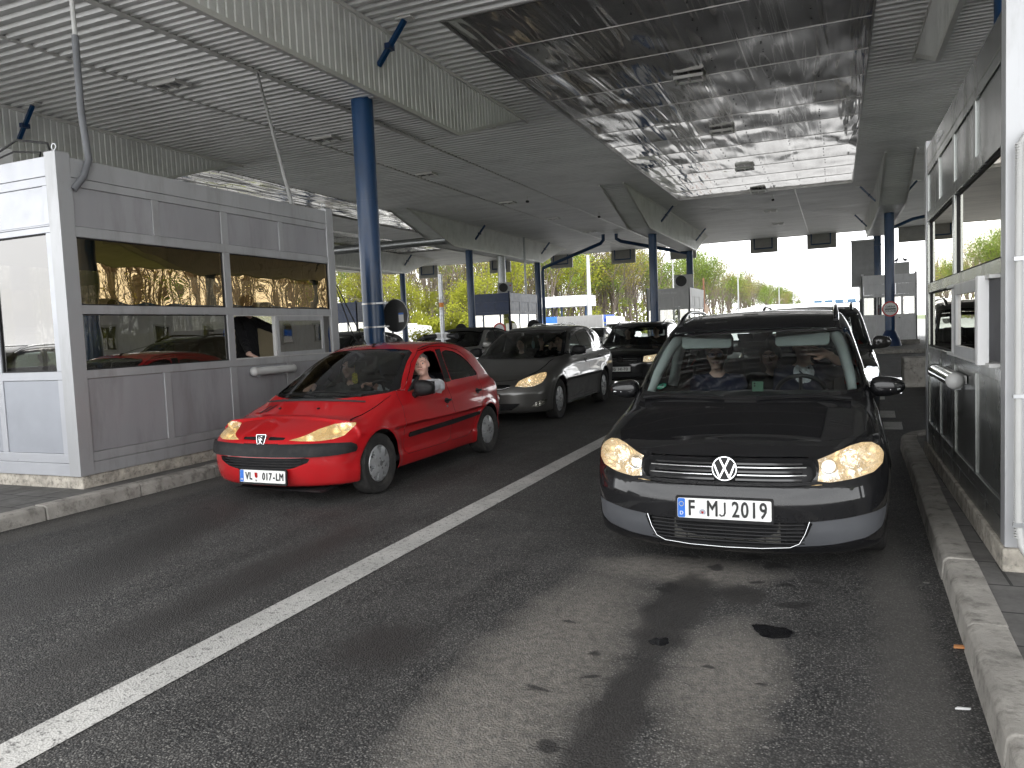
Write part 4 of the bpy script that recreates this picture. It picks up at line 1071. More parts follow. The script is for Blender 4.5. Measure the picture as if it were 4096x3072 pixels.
# ---------------------------------------------------------------- people
def _cap(P, a, b, ra, rb=None):
    rb = ra if rb is None else rb
    a = np.array(a, float); b = np.array(b, float); d = b - a; L2 = max(1e-9, float(d @ d))
    t = np.clip(((P - a) @ d) / L2, 0, 1)
    return np.linalg.norm(P - a - t[:, None] * d, axis=1) - (ra + (rb - ra) * t)
def _ell(P, c, r):
    r = np.array(r, float); q = (P - np.array(c, float)) / r; k0 = np.linalg.norm(q, axis=1); k1 = np.linalg.norm(q / r, axis=1)
    return k0 * (k0 - 1) / np.maximum(k1, 1e-6)
SKIN = {}
def skin_mat(key, col):
    if key in SKIN: return SKIN[key]
    m, nt, out = _mat('skin_' + key); b = nt.nodes.new('ShaderNodeBsdfPrincipled'); nt.links.new(b.outputs[0], out.inputs[0])
    v = _coord(nt); c = _ramp(nt, _noise(nt, v, 9, 4), [(.3, tuple(x * .85 for x in col)), (.7, (col[0] * 1.12, col[1] * 1.02, col[2]))])
    nt.links.new(c, b.inputs['Base Color']); b.inputs['Roughness'].default_value = .5
    b.inputs['Subsurface Weight'].default_value = .0
    nt.links.new(_bump(nt, _noise(nt, v, 160, 3), .12, .003), b.inputs['Normal'])
    SKIN[key] = m; return m
EYEW = pbr('eye_white', (.62, .6, .57), .15, var=.03); IRIS = pbr('eye_iris', (.05, .035, .025), .1); LIP = pbr('lip', (.42, .16, .14), .45); HAIRM = {}
def hair_mat(col):
    if col not in HAIRM: HAIRM[col] = pbr('hair', col, .55, var=.5, nscale=8, bump=.7, bscale=70, stretch=(4, 4, .6))
    return HAIRM[col]
def head_sdf(Q, wide=1.0, chin=1.0):
    Q = Q.copy(); Q[:, 0] = np.abs(Q[:, 0]) / wide
    s = _ell(Q, (0, .015, .035), (.075, .096, .093))
    s = smin(s, _ell(Q, (0, -.018, -.045), (.060, .070, .073)), .05)
    s = smin(s, _ell(Q, (0, -.062, -.096 * chin), (.026, .024, .020)), .035)
    s = smin(s, _ell(Q, (.033, -.058, -.030), (.028, .026, .026)), .03)
    s = smin(s, _ell(Q, (.028, -.076, .034), (.034, .014, .010)), .02)
    s = smin(s, _cap(Q, (0, -.086, .022), (0, -.110, -.014), .008, .011), .018)
    s = smin(s, _ell(Q, (.011, -.100, -.020), (.009, .010, .008)), .012)
    s = -smin(-s, _ell(Q, (.032, -.100, .014), (.021, .018, .014)), .014)
    s = smin(s, _ell(Q, (0, -.0905, -.047), (.023, .009, .006)), .010)
    s = smin(s, _ell(Q, (0, -.0885, -.058), (.020, .009, .007)), .010)
    s = smin(s, _ell(Q, (.078, .010, -.004), (.009, .020, .031)), .012)
    return s
def hand_sdf(Q, pose):
    """hand along -z from the wrist at the origin, palm faces -y, thumb on +x"""
    s = _ell(Q, (0, 0, -.045), (.042, .017, .050))
    s = smin(s, _cap(Q, (0, 0, .03), (0, 0, -.015), .027, .026), .02)
    for x, L, spread in ((-.030, .062, -.10), (-.010, .074, -.02), (.010, .080, .04), (.029, .070, .12)):
        sp = spread * pose.get('spread', 1); c = pose.get('curl', .35); p = np.array((x, 0, -.082)); an = c * .6; r = .0095
        for k in range(3):
            l = L * (.45, .32, .23)[k]; d = np.array((math.sin(sp), -math.sin(an), -math.cos(an))); q = p + d * l
            s = smin(s, _cap(Q, p, q, r, r * .9), .006); p = q; r *= .9; an += c
    s = smin(s, _cap(Q, (.026, -.004, -.022), (.052, -.014, -.050), .014, .012), .012)
    s = smin(s, _cap(Q, (.052, -.014, -.050), (.058, -.022, -.082), .0115, .009), .008)
    return s
def person(label, head, loc=(0, 0, 0), rz=0.0, yaw=0, tilt=0, nod=0, skin=('fair', (.50, .33, .25)), hair='long', hcol=(.025, .016, .012), cloth=(.02, .02, .03),
           shirt2=None, arms=(), h=.011, seat_drop=.62, smile=False, glasses=None, wide=1.0, hands=True, cname='jacket', collar=0.0, standing=False, eyes_closed=False, belly=0.0):
    """head: centre of the head in the local frame (person looks along -y); arms: list of (side, elbow, wrist, hand rotation, pose)"""
    root = thing('person', label, 'person', loc, rz)
    H = Vector(head); RH = Matrix.Rotation(R(yaw), 3, 'Z') @ Matrix.Rotation(R(tilt), 3, 'Y') @ Matrix.Rotation(R(nod), 3, 'X')
    RHn = np.array(RH)
    N = np.array(H + RH @ Vector((0, .045, -.150))) * .5 + np.array(H + Vector((0, .06, -.165))) * .5
    pel = np.array((N[0] * .6 + H[0] * .4, N[1] + (.02 if standing else .10), H[2] - seat_drop))
    shl = {s: N + np.array((s * .165, .015, -.075)) for s in (-1, 1)}
    sk = skin_mat(*skin)
    av = {s: None for s in (-1, 1)}
    for a in arms: av[a[0]] = a
    def limb(P, s, grow):
        a = av[s]
        if a is None:
            el = shl[s] + np.array((s * .05, -.02 if not standing else .02, -.28)); wr = el + np.array((-s * .06, -.22, -.06)) if not standing else el + np.array((0, -.03, -.26))
        else: el = np.array(a[1]); wr = np.array(a[2])
        r = _cap(P, shl[s], el, .056 + grow, .043 + grow); r = smin(r, _cap(P, el, wr, .042 + grow, .028 + grow), .03)
        return r
    def torso(P, grow=0.0):
        r = _cap(P * np.array((1, 1.25, 1)), N * np.array((1, 1.25, 1)) + np.array((0, .02, -.16)), pel * np.array((1, 1.25, 1)), .152 + grow, .158 + grow + belly)
        for s in (-1, 1): r = smin(r, _cap(P, N + np.array((s * .06, .01, -.055)), shl[s] + np.array((0, 0, -.01)), .052 + grow, .062 + grow), .06)
        for s in (-1, 1): r = smin(r, limb(P, s, grow), .035)
        if not standing:
            for s in (-1, 1): r = smin(r, _cap(P, pel + np.array((s * .10, -.03, -.02)), pel + np.array((s * .13, -.42, .02)), .085 + grow, .065 + grow), .05)
        else:
            for s in (-1, 1): r = smin(r, _cap(P, pel + np.array((s * .09, 0, -.05)), pel + np.array((s * .11, 0, -.5)), .09 + grow, .06 + grow), .06)
        return r
    def body(P):
        Q = (P - np.array(H)) @ RHn
        r = head_sdf(Q, wide)
        r = smin(r, _cap(P, np.array(H + RH @ Vector((0, .028, -.07))), N, .050 * wide, .055 * wide), .035)
        return smin(r, torso(P), .045)
    lo = np.minimum(np.array(H) - .14, np.min([shl[-1], shl[1], pel] + [np.array(a[1]) for a in arms] + [np.array(a[2]) for a in arms], axis=0) - .16)
    hi = np.maximum(np.array(H) + .14, np.max([shl[-1], shl[1], pel] + [np.array(a[1]) for a in arms] + [np.array(a[2]) for a in arms], axis=0) + .16)
    lo[0] = min(lo[0], N[0] - .30); hi[0] = max(hi[0], N[0] + .30)
    if not standing: lo[1] -= .28
    lo[2] = pel[2] - (.22 if standing else .08)
    P, F = surface_nets(body, lo, hi, h); me = mesh_from(P, F, 'skin'); set_normals(me, body); link_mesh('body', me, sk, root)
    # clothing: the same figure, a little larger, ending at the neckline and the wrists
    def clothf(P):
        r = torso(P, .010)
        nk = _cap(P, N + np.array((0, -.03, .02 + collar * .0)), N + np.array((0, -.03, .2)), .062 - collar * .02, .085)
        r = smax(r, -nk, .01)
        r = smax(r, P[:, 2] - (N[2] + .0 + collar * .05), .01)
        for s in (-1, 1):
            a = av[s]
            if a is not None: r = smax(r, -(np.linalg.norm(P - np.array(a[2]), axis=1) - (a[5] if len(a) > 5 else .05)), .008)
        wr = .003 * np.sin(P[:, 2] * 60 + P[:, 0] * 35 + 6 * np.sin(P[:, 1] * 18 + P[:, 0] * 9)) + .0025 * np.sin(P[:, 0] * 90 + P[:, 2] * 40)
        return r + wr
    P, F = surface_nets(clothf, lo, hi, max(h, .012)); me = mesh_from(P, F, cname); set_normals(me, clothf)
    link_mesh(cname, me, pbr('cloth', cloth, .9, var=.18, nscale=12, bump=.35, bscale=160), root)
    if shirt2:
        f2 = lambda P: smax(torso(P, .014), _ell(P, N + np.array((0, -.08, -.06)), (.085, .12, .10)), .01)
        P2, F2 = surface_nets(f2, N - .2, N + .2, .014); me = mesh_from(P2, F2, 'scarf'); set_normals(me, f2)
        m2 = pbr('scarf', shirt2, .9, var=.6, nscale=25, bump=.5); link_mesh('scarf', me, m2, root)
    T = Matrix.Translation(H) @ RH.to_4x4()
    hm = hair_mat(hcol)
    if hair != 'none':
        def hairf(P):
            Q = (P - np.array(H)) @ RHn; X = np.abs(Q[:, 0])
            wv = .0012 * np.sin(Q[:, 0] * 210 + Q[:, 1] * 90) + .001 * np.sin(Q[:, 1] * 170 + Q[:, 2] * 60)
            if hair in ('long', 'back'):
                r = _ell(Q, (0, .026, .044), (.090, .106, .104))
                face = _ell(Q, (0, -.085, -.02), (.060, .075, .090)); r = smax(r, -face, .015)
                if hair == 'long':
                    lk = _cap(np.stack([X, Q[:, 1], Q[:, 2]], 1), (.068, .02, .02), (.078, .02, -.15), .030, .026)
                    r = smin(r, lk, .03); r = smin(r, _ell(Q, (0, .06, -.06), (.085, .06, .12)), .03)
                else: r = smin(r, _ell(Q, (0, .10, .01), (.045, .04, .045)), .03)
            else:
                r = _ell(Q, (0, .024, .042), (.083, .102, .098)); r = smax(r, -(Q[:, 2] + Q[:, 1] * .55 - .012 - .02 * (X > 9)), .008)
                r = smax(r, -_ell(Q, (0, -.095, .0), (.062, .07, .080)), .012)
            return r + wv
        c0 = np.array(H); P, F = surface_nets(hairf, c0 - np.array((.16, .17, .27)), c0 + np.array((.16, .19, .17)), max(h * .9, .009))
        me = mesh_from(P, F, 'hair'); set_normals(me, hairf); link_mesh('hair', me, hm, root)
    # face details
    hf = lambda P: head_sdf(P, wide)
    def face(x, z, off=0.0):
        q, g = surf(hf, (x, -.2, z), (0, 1, 0), .3); return q + g * off, g
    for s in (-1, 1):
        if not eyes_closed:
            e = MB().sphere((s * .031 * wide, -.0775, .012), (.0120, .0112, .0080), T, 12, 8); e.build('eye', EYEW, root, smooth=60)
            MB().sphere((s * .031 * wide, -.0845, .012), (.0062, .0055, .0062), T, 10, 6).build('iris', IRIS, root, smooth=60)
        pts = [T @ face(s * x * wide, z, .002)[0] for x, z in ((.014, .018), (.024, .0225), (.036, .022), (.046, .014))]
        MB().tube(pts, [.0015, .0038, .0038, .0015], 5).build('eyelid', sk if not eyes_closed else hm, root, smooth=60)
        pts = [T @ face(s * x * wide, z, .001)[0] for x, z in ((.012, .034), (.024, .040), (.038, .040), (.050, .033))]
        MB().tube(pts, [.002, .0034, .003, .0014], 5).build('eyebrow', hm if hair != 'none' else hair_mat((.06, .05, .045)), root, smooth=60)
    up = .006 if smile else -.001
    pts = [T @ face(x, -.052 + up * (abs(x) / .026) ** 2, .0008)[0] for x in (-.026, -.014, 0, .014, .026)]
    MB().tube(pts, [.0018, .0042, .0048, .0042, .0018], 6).build('lips', LIP, root, smooth=60)
    if glasses:
        g = MB()
        for s in (-1, 1):
            g.tube([T @ Vector((s * .033 + .025 * math.cos(a) * (1 + .1 * math.cos(2 * a)), -.108, .012 + .019 * math.sin(a))) for a in [2 * PI * k / 20 for k in range(21)]], .0022, 5)
            g.tube([T @ Vector((s * .058, -.106, .018)), T @ Vector((s * .078, -.05, .016)), T @ Vector((s * .080, .01, .012))], .002, 5)
        g.tube([T @ Vector((-.010, -.108, .014)), T @ Vector((0, -.111, .018)), T @ Vector((.010, -.108, .014))], .002, 5)
        g.build('spectacles', pbr('spectacle_frame', (.02, .03, .08), .2), root, smooth=60)
        for s in (-1, 1):
            MB().lathe([(.001, 0), (.021, 0)], T @ Matrix.Translation((s * .033, -.107, .012)) @ Matrix.Rotation(R(90), 4, 'X'), 18).build('lens', glass('lens_blue', (.85, .88, .95), 1.0, (.35, .5, 1.0), .22), root)
    if hands:
        for a in arms:
            wr = Vector(a[2]); Mh = Matrix.Translation(wr) @ a[3].to_4x4(); pose = a[4]; s = a[0] * pose.get('flip', 1)
            hfun = lambda P: hand_sdf(P * np.array((s, 1, 1)), pose)
            P, F = surface_nets(hfun, (-.09, -.13, -.19), (.09, .06, .06), .0065 if h < .015 else .009)
            me = mesh_from(P, F, 'hand'); set_normals(me, hfun); me.transform(Mh); link_mesh('hand', me, sk, root)
    return root
def look(d, palm=(0, -1, 0)):
    """rotation taking the hand's -z to d and its palm normal (-y) near palm"""
    z = -Vector(d).normalized(); y = -Vector(palm); y = (y - z * y.dot(z)).normalized(); x = y.cross(z)
    return Matrix((x, y, z)).transposed()
# ---------------------------------------------------------------- materials of the place
ALU = pbr('booth_aluminium', (.40, .405, .415), .42, .35, var=.09, nscale=1.6, dirt=((.26, .255, .25), .7), bump=.04, bscale=25, stretch=(1, 1, .22))
ALU_D = pbr('booth_panel', (.34, .34, .355), .45, .3, var=.12, nscale=1.5, dirt=((.235, .23, .23), .7), stretch=(1, 1, .2))
STEEL_R = pbr('steel_panel', (.30, .31, .30), .24, .85, var=.14, nscale=1.4, dirt=((.14, .15, .12), .75), stretch=(1, 1, .3))
WHITE = pbr('white_panel', (.72, .72, .72), .45, 0, var=.06, dirt=((.45, .44, .42), .4), stretch=(1, 1, .4))
LIGHTG = pbr('light_grey_frame', (.52, .52, .51), .45, 0, var=.07, dirt=((.33, .32, .3), .4), stretch=(1, 1, .4))
BLUE = pbr('column_blue', (.004, .042, .125), .35, 0, var=.18, nscale=1.5, coat=.15, dirt=((.02, .045, .09), .6), stretch=(1, 1, .4))
NAVY = pbr('navy_frame', (.015, .035, .10), .4, 0, var=.15, dirt=((.06, .08, .11), .4))
SOFFIT = pbr('soffit_sheet', (.78, .78, .765), .42, .15, var=.09, nscale=.8, dirt=((.48, .47, .45), .5), stretch=(.35, 1, 1))
TRIM = pbr('edge_trim', (.74, .73, .70), .4, .2, var=.06)
CONC = pbr('concrete', (.28, .265, .24), .9, 0, var=.3, nscale=3.5, bump=1.0, bscale=30, dirt=((.075, .07, .062), 1.0))
PLINTH = pbr('rough_plinth', (.38, .35, .30), .95, 0, var=.4, nscale=9, bump=1.0, bscale=22, dirt=((.09, .085, .075), 1.0))
GALV = pbr('galvanised', (.45, .46, .47), .35, .7, var=.2, nscale=20)
PVC = pbr('conduit_white', (.45, .45, .44), .5, var=.05)
PVCG = pbr('conduit_grey', (.13, .135, .145), .6, var=.1)
RUST = pbr('rusty_post', (.22, .10, .06), .8, .2, var=.4, nscale=12)
REDP = pbr('sign_red', (.55, .02, .02), .4, var=.05)
def booth_glass(name, amber=True):
    return glass(name, (.20, .17, .13) if amber else (.35, .36, .34), 1.3, (.85, .62, .33) if amber else (1, 1, .98), .24, wobble=.05)
BG_AMB = booth_glass('amber_window'); BG_CLR = glass('plain_window', (.34, .34, .31), 1.4, (1, .98, .92), .22)
BG_LOW = glass('lower_window', (.16, .16, .15), 1.6, (1, .97, .92), .32, wobble=.03)

def asphalt():
    m, nt, out = _mat('asphalt'); L = nt.links
    b = nt.nodes.new('ShaderNodeBsdfPrincipled'); L.new(b.outputs[0], out.inputs[0])
    v = _coord(nt)
    vo = nt.nodes.new('ShaderNodeTexVoronoi'); vo.inputs['Scale'].default_value = 115; L.new(v, vo.inputs['Vector'])
    sc = nt.nodes.new('ShaderNodeSeparateColor'); L.new(vo.outputs['Color'], sc.inputs[0])
    stone = _ramp(nt, sc.outputs[0], [(0, (.034, .034, .035)), (.45, (.088, .086, .083)), (.8, (.165, .16, .15)), (1, (.32, .31, .29))])
    gap = _ramp(nt, vo.outputs['Distance'], [(.25, _g(0)), (.62, _g(1))])
    base = _mix(nt, gap, stone, (.014, .014, .015))
    big = _noise(nt, v, .55, 6, .6); mid = _noise(nt, v, 2.6, 6, .65, .6); fine = _noise(nt, v, 22, 6, .7)
    base = _mix(nt, _ramp(nt, mid, [(.35, _g(.0)), (.7, _g(.40))]), base, (.085, .08, .075))
    trk = _noise(nt, _coord(nt, (1.1, .05, 1)), 1.6, 4, .6)
    base = _mix(nt, 1.0, base, _ramp(nt, trk, [(.35, _g(.74)), (.65, _g(1.15))]), 'MULTIPLY')
    base = _mix(nt, 1.0, base, _ramp(nt, big, [(.3, _g(.72)), (.7, _g(1.25))]), 'MULTIPLY')
    # distorted coordinates for stains
    sx = nt.nodes.new('ShaderNodeSeparateXYZ'); L.new(v, sx.inputs[0])
    n1 = nt.nodes.new('ShaderNodeTexNoise'); n1.inputs['Scale'].default_value = 4.5; n1.inputs['Detail'].default_value = 6; L.new(v, n1.inputs['Vector'])
    s1 = nt.nodes.new('ShaderNodeSeparateColor'); L.new(n1.outputs['Color'], s1.inputs[0])
    X = _math(nt, 'MULTIPLY_ADD', _math(nt, 'SUBTRACT', s1.outputs[0], .5), .22, sx.outputs[0])
    Y = _math(nt, 'MULTIPLY_ADD', _math(nt, 'SUBTRACT', s1.outputs[1], .5), .30, sx.outputs[1])
    def blob(cx, cy, rx, ry, edge=.25, ang=0.0):
        dx = _math(nt, 'SUBTRACT', X, cx); dy = _math(nt, 'SUBTRACT', Y, cy); c, s = math.cos(R(ang)), math.sin(R(ang))
        u = _math(nt, 'MULTIPLY', _math(nt, 'ADD', _math(nt, 'MULTIPLY', dx, c), _math(nt, 'MULTIPLY', dy, s)), 1 / rx)
        w = _math(nt, 'MULTIPLY', _math(nt, 'SUBTRACT', _math(nt, 'MULTIPLY', dy, c), _math(nt, 'MULTIPLY', dx, s)), 1 / ry)
        d = _math(nt, 'ADD', _math(nt, 'MULTIPLY', u, u), _math(nt, 'MULTIPLY', w, w))
        return _ramp(nt, d, [(max(0, .55 - edge), _g(1)), (min(1, .55 + edge), _g(0))])
    def seg(x0, y0, x1, y1, r, edge=.2):
        a = math.degrees(math.atan2(y1 - y0, x1 - x0)); return blob((x0 + x1) / 2, (y0 + y1) / 2, math.hypot(x1 - x0, y1 - y0) / 2 + r, r, edge, a)
    def mx(lst):
        r = lst[0]
        for q in lst[1:]: r = _math(nt, 'MAXIMUM', r, q)
        return r
    pale = mx([blob(-1.25, 3.1, .42, 1.7, .4), blob(-.45, 3.2, .30, .8, .4), blob(-.9, 4.6, .7, .35, .4)])
    base = _mix(nt, _math(nt, 'MULTIPLY', pale, _ramp(nt, _math(nt, 'ADD', fine, _math(nt, 'MULTIPLY', vo.outputs['Distance'], -.35)), [(.15, _g(.8)), (.45, _g(.25))])), base, (.24, .22, .195))
    dusty = mx([blob(.28, 3.6, .17, 4.0, .4), blob(-6.2, 5, .25, 8, .4)])
    base = _mix(nt, _math(nt, 'MULTIPLY', dusty, .55), base, (.085, .08, .073))
    run = mx([seg(-.78, 4.6, -.80, 3.3, .20), seg(-.80, 3.6, -.78, 1.2, .155), blob(-.50, 4.25, .20, .20, .15), blob(-2.05, 3.05, .30, .35, .45), seg(-5.4, 6.0, -4.3, 2.5, .45, .45), seg(-3.5, 5.5, -3.4, 2.0, .25, .45)])
    base = _mix(nt, _math(nt, 'MULTIPLY', run, .78), base, (.030, .028, .027))
    spots = [(-.20, 4.17, .07), (-.92, 4.2, .05), (-.86, 4.28, .05), (-1.06, 3.27, .03), (-1.0, 3.0, .035), (-1.15, 2.85, .04), (-.98, 2.45, .045), (-.3, 3.2, .03), (-.55, 3.3, .03), (-.7, 4.7, .05), (-.35, 4.8, .05), (-.1, 4.6, .04), (-.5, 4.95, .06), (-.9, 4.9, .05), (-.45, 4.5, .04), (-.25, 4.45, .03), (-1.3, 3.6, .03), (-5.3, 5.2, .06)]
    sp = mx([blob(x, y, r * 1.6, r, .3) for x, y, r in spots])
    base = _mix(nt, _math(nt, 'MULTIPLY', sp, .85), base, (.014, .013, .013))
    wet = mx([blob(-.285, 3.80, .12, .085, .12), blob(-.805, 3.53, .065, .07, .12)])
    base = _mix(nt, wet, base, (.004, .004, .005))
    # scattered pale specks (gum, grit)
    v2 = nt.nodes.new('ShaderNodeTexVoronoi'); v2.inputs['Scale'].default_value = 5.5; L.new(v, v2.inputs['Vector'])
    s2 = nt.nodes.new('ShaderNodeSeparateColor'); L.new(v2.outputs['Color'], s2.inputs[0])
    rad = _math(nt, 'MULTIPLY', _math(nt, 'POWER', s2.outputs[1], 6), .11)
    gum = _math(nt, 'MULTIPLY', _math(nt, 'LESS_THAN', _math(nt, 'ADD', v2.outputs['Distance'], _math(nt, 'MULTIPLY', fine, .02)), rad), .55)
    base = _mix(nt, gum, base, (.30, .29, .27))
    L.new(base, b.inputs['Base Color'])
    ro = _ramp(nt, mid, [(.3, _g(.62)), (.7, _g(.86))])
    ro = _mix(nt, _math(nt, 'MULTIPLY', run, .6), ro, _g(.5)); ro = _mix(nt, wet, ro, _g(.05))
    L.new(ro, b.inputs['Roughness']); b.inputs['Specular IOR Level'].default_value = .45
    h = _math(nt, 'ADD', _math(nt, 'MULTIPLY', vo.outputs['Distance'], -1.0), _math(nt, 'MULTIPLY', fine, .8))
    bp = nt.nodes.new('ShaderNodeBump'); bp.inputs['Distance'].default_value = .006
    L.new(h, bp.inputs['Height']); L.new(_math(nt, 'MULTIPLY_ADD', wet, -.75, .85), bp.inputs['Strength']); L.new(bp.outputs[0], b.inputs['Normal'])
    return m
def line_paint():
    m, nt, out = _mat('road_paint'); b = nt.nodes.new('ShaderNodeBsdfPrincipled'); nt.links.new(b.outputs[0], out.inputs[0])
    v = _coord(nt); vo = nt.nodes.new('ShaderNodeTexVoronoi'); vo.inputs['Scale'].default_value = 95; nt.links.new(v, vo.inputs['Vector'])
    n = _noise(nt, v, 30, 6, .7); n2 = _noise(nt, v, 3, 5)
    c = _ramp(nt, n2, [(.3, (.36, .355, .34)), (.7, (.52, .51, .49))])
    wear = _ramp(nt, _math(nt, 'ADD', n, _math(nt, 'MULTIPLY', vo.outputs['Distance'], .25)), [(.66, _g(0)), (.84, _g(1))])
    nt.links.new(_mix(nt, wear, c, (.08, .078, .075)), b.inputs['Base Color']); b.inputs['Roughness'].default_value = .7
    nt.links.new(_bump(nt, _math(nt, 'ADD', n, vo.outputs['Distance']), .6, .004), b.inputs['Normal']); return m
def tiles(name, c1, c2, sx, sy):
    m, nt, out = _mat(name); b = nt.nodes.new('ShaderNodeBsdfPrincipled'); nt.links.new(b.outputs[0], out.inputs[0])
    v = _coord(nt); br = nt.nodes.new('ShaderNodeTexBrick'); nt.links.new(v, br.inputs['Vector'])
    br.inputs['Scale'].default_value = 1; br.inputs['Brick Width'].default_value = sx; br.inputs['Row Height'].default_value = sy; br.inputs['Mortar Size'].default_value = .008
    br.inputs['Color1'].default_value = _c(c1); br.inputs['Color2'].default_value = _c(c2); br.inputs['Mortar'].default_value = _c((.03, .03, .028))
    n = _noise(nt, v, 6, 8, .7)
    nt.links.new(_mix(nt, 1.0, br.outputs[0], _ramp(nt, n, [(.3, _g(.55)), (.7, _g(1.2))]), 'MULTIPLY'), b.inputs['Base Color'])
    b.inputs['Roughness'].default_value = .9
    nt.links.new(_bump(nt, _math(nt, 'ADD', br.outputs[1], _math(nt, 'MULTIPLY', _noise(nt, v, 60, 6), -.5)), -.5, .008), b.inputs['Normal']); return m
ASPH = asphalt(); PAINT = line_paint(); PAVE = tiles('paving', (.10, .095, .09), (.13, .125, .12), .4, .4)
def mirror_metal(streak=14):
    """polished ceiling sheets: buckled reflections that run in long streaks"""
    m, nt, out = _mat('polished_sheet'); b = nt.nodes.new('ShaderNodeBsdfPrincipled'); nt.links.new(b.outputs[0], out.inputs[0])
    v = _coord(nt, (1, .40, 1)); f = _noise(nt, v, .9, 1, .4, .5); v2 = _coord(nt, (1, .06, 1)); f2 = _noise(nt, v2, 2.0, 2, .5, .6)
    v3 = _coord(nt, (.25, 6, 1)); f3 = _noise(nt, v3, 9, 3)
    b.inputs['Metallic'].default_value = .8
    nt.links.new(_ramp(nt, f2, [(.3, (.66, .65, .64)), (.7, (.84, .83, .82))]), b.inputs['Base Color'])
    nt.links.new(_ramp(nt, f3, [(.3, _g(.07)), (.7, _g(.15))]), b.inputs['Roughness'])
    h = _math(nt, 'ADD', _math(nt, 'MULTIPLY', f, 1.0), _math(nt, 'MULTIPLY', f2, .55))
    nt.links.new(_bump(nt, h, .9, .15), b.inputs['Normal']); return m
POLISH = mirror_metal()

# ---------------------------------------------------------------- ground, road, kerbs
tag(MB().quad((-1500, -400, -.06), (1500, -400, -.06), (1500, 2600, -.06), (-1500, 2600, -.06)).build('ground', pbr('grass_ground', (.07, .09, .03), .95, var=.4, nscale=.3)), kind='structure')
tag(MB().quad((-75, -2.6, 0), (26, -2.6, 0), (26, 58.5, 0), (-75, 58.5, 0)).build('road', ASPH), kind='structure')
BOUNCE_PALE = pbr('bounce_pale_ground', (.48, .48, .485), .9, var=.2, nscale=.4, dirt=((.34, .34, .34), .5))  # pale unseen ground behind the camera, added to bounce daylight onto the soffit
tag(MB().quad((-75, -60, -.004), (40, -60, -.004), (40, -2.6, -.004), (-75, -2.6, -.004)).build('bounce_apron', BOUNCE_PALE), kind='structure')
tag(MB().quad((-75, 58.5, -.004), (26, 58.5, -.004), (26, 460, -.004), (-75, 460, -.004)).build('far_road', pbr('far_asphalt', (.17, .168, .165), .9, var=.2, nscale=.3)), kind='structure')
mb = MB(); mb.quad((-2.97, -2.55, .004), (-2.75, -2.55, .004), (-2.69, 58, .004), (-2.91, 58, .004)); tag(mb.build('lane_line', PAINT), kind='structure')
mb = MB()
for y0, y1 in ((11.1, 11.9), (12.4, 13.3), (15.1, 15.9), (17.5, 18.3)): mb.quad((.52, y0, .004), (.80, y0, .004), (.84, y1, .004), (.56, y1, .004))
tag(mb.build('edge_marking', PAINT), kind='structure')

def kerb_run(name, label, pts, w=.17, hgt=.13, step=1.0):
    """separate kerb stones with open joints, following pts; the stones' body lies to the right of the path"""
    root = thing(name, label, 'kerb', (pts[0][0], pts[0][1], 0))
    P = [Vector((p[0], p[1], 0)) for p in pts]; L = [0]
    for a, b in zip(P, P[1:]): L.append(L[-1] + (b - a).length)
    def at(s):
        s = max(0, min(L[-1] - 1e-6, s)); i = max(k for k in range(len(L) - 1) if L[k] <= s)
        d = (P[i + 1] - P[i]).normalized(); return P[i] + d * (s - L[i]), d
    s = 0; o0 = P[0]
    while s < L[-1] - .05:
        e = min(L[-1], s + step); prof = [(0, -.03), (.012, hgt - .02), (.035, hgt), (w, hgt), (w, -.03)]
        j = [random.uniform(-.006, .006) for _ in range(3)]; vs = []; n = 4
        for k in range(n + 1):
            q, d = at(s + .006 + (e - s - .012) * k / n); nr = Vector((d[1], -d[0], 0))
            for (u, z) in prof: vs.append(q + nr * (u + j[0]) + Vector((0, 0, z + j[1] * .6)) - o0)
        m_ = len(prof); fs = [(k * m_ + i, k * m_ + i + 1, (k + 1) * m_ + i + 1, (k + 1) * m_ + i) for k in range(n) for i in range(m_ - 1)]
        fs += [tuple(range(m_)), tuple(range(n * m_ + m_ - 1, n * m_ - 1, -1))]
        MB().add(vs, fs).build('kerb_stone', CONC, root, bevel=.008); s = e
    return root
nose = [(.66, 9.6)] + [(.66 + .55 * (1 - math.cos(a)), 9.6 + .75 * math.sin(a)) for a in [R(k) for k in (20, 45, 70, 90)]] + [(1.6, 10.36), (3.6, 10.36)]
kerb_run('kerb', 'pale concrete kerb along the right booth, rounded at its far end', [(.375, -2.2), (.435, .6), (.50, 3.4), (.58, 6.6)] + nose)
kerb_run('kerb', 'pale concrete kerb below the left booth and beside the red hatchback', [(-6.47, 15.5), (-6.44, 8), (-6.47, 4), (-6.50, -2)])
tag(MB().prism([(.50, -2.2), (4.2, -2.2), (4.2, 10.2), (1.3, 10.2), (.80, 9.6), (.70, 6.6), (.62, 3.4)], lambda a, b: (a, b, -.02), lambda a, b: (a, b, .122)).build('pavement', PAVE), kind='structure')
tag(MB().box(-10.2, -6.63, -2, 15.5, -.02, .122).build('pavement', PAVE), kind='structure')
for (x0, x1) in ((-10.0, -6.6), (-20.2, -16.7), (-30.6, -27.2), (.75, 4.2)):
    tag(MB().box(x0, x1, 33.5, 52, -.02, .15).build('pavement', CONC), kind='structure')
tag(MB().box(-20.2, -16.7, -2, 15.5, -.02, .14).build('pavement', CONC), kind='structure')

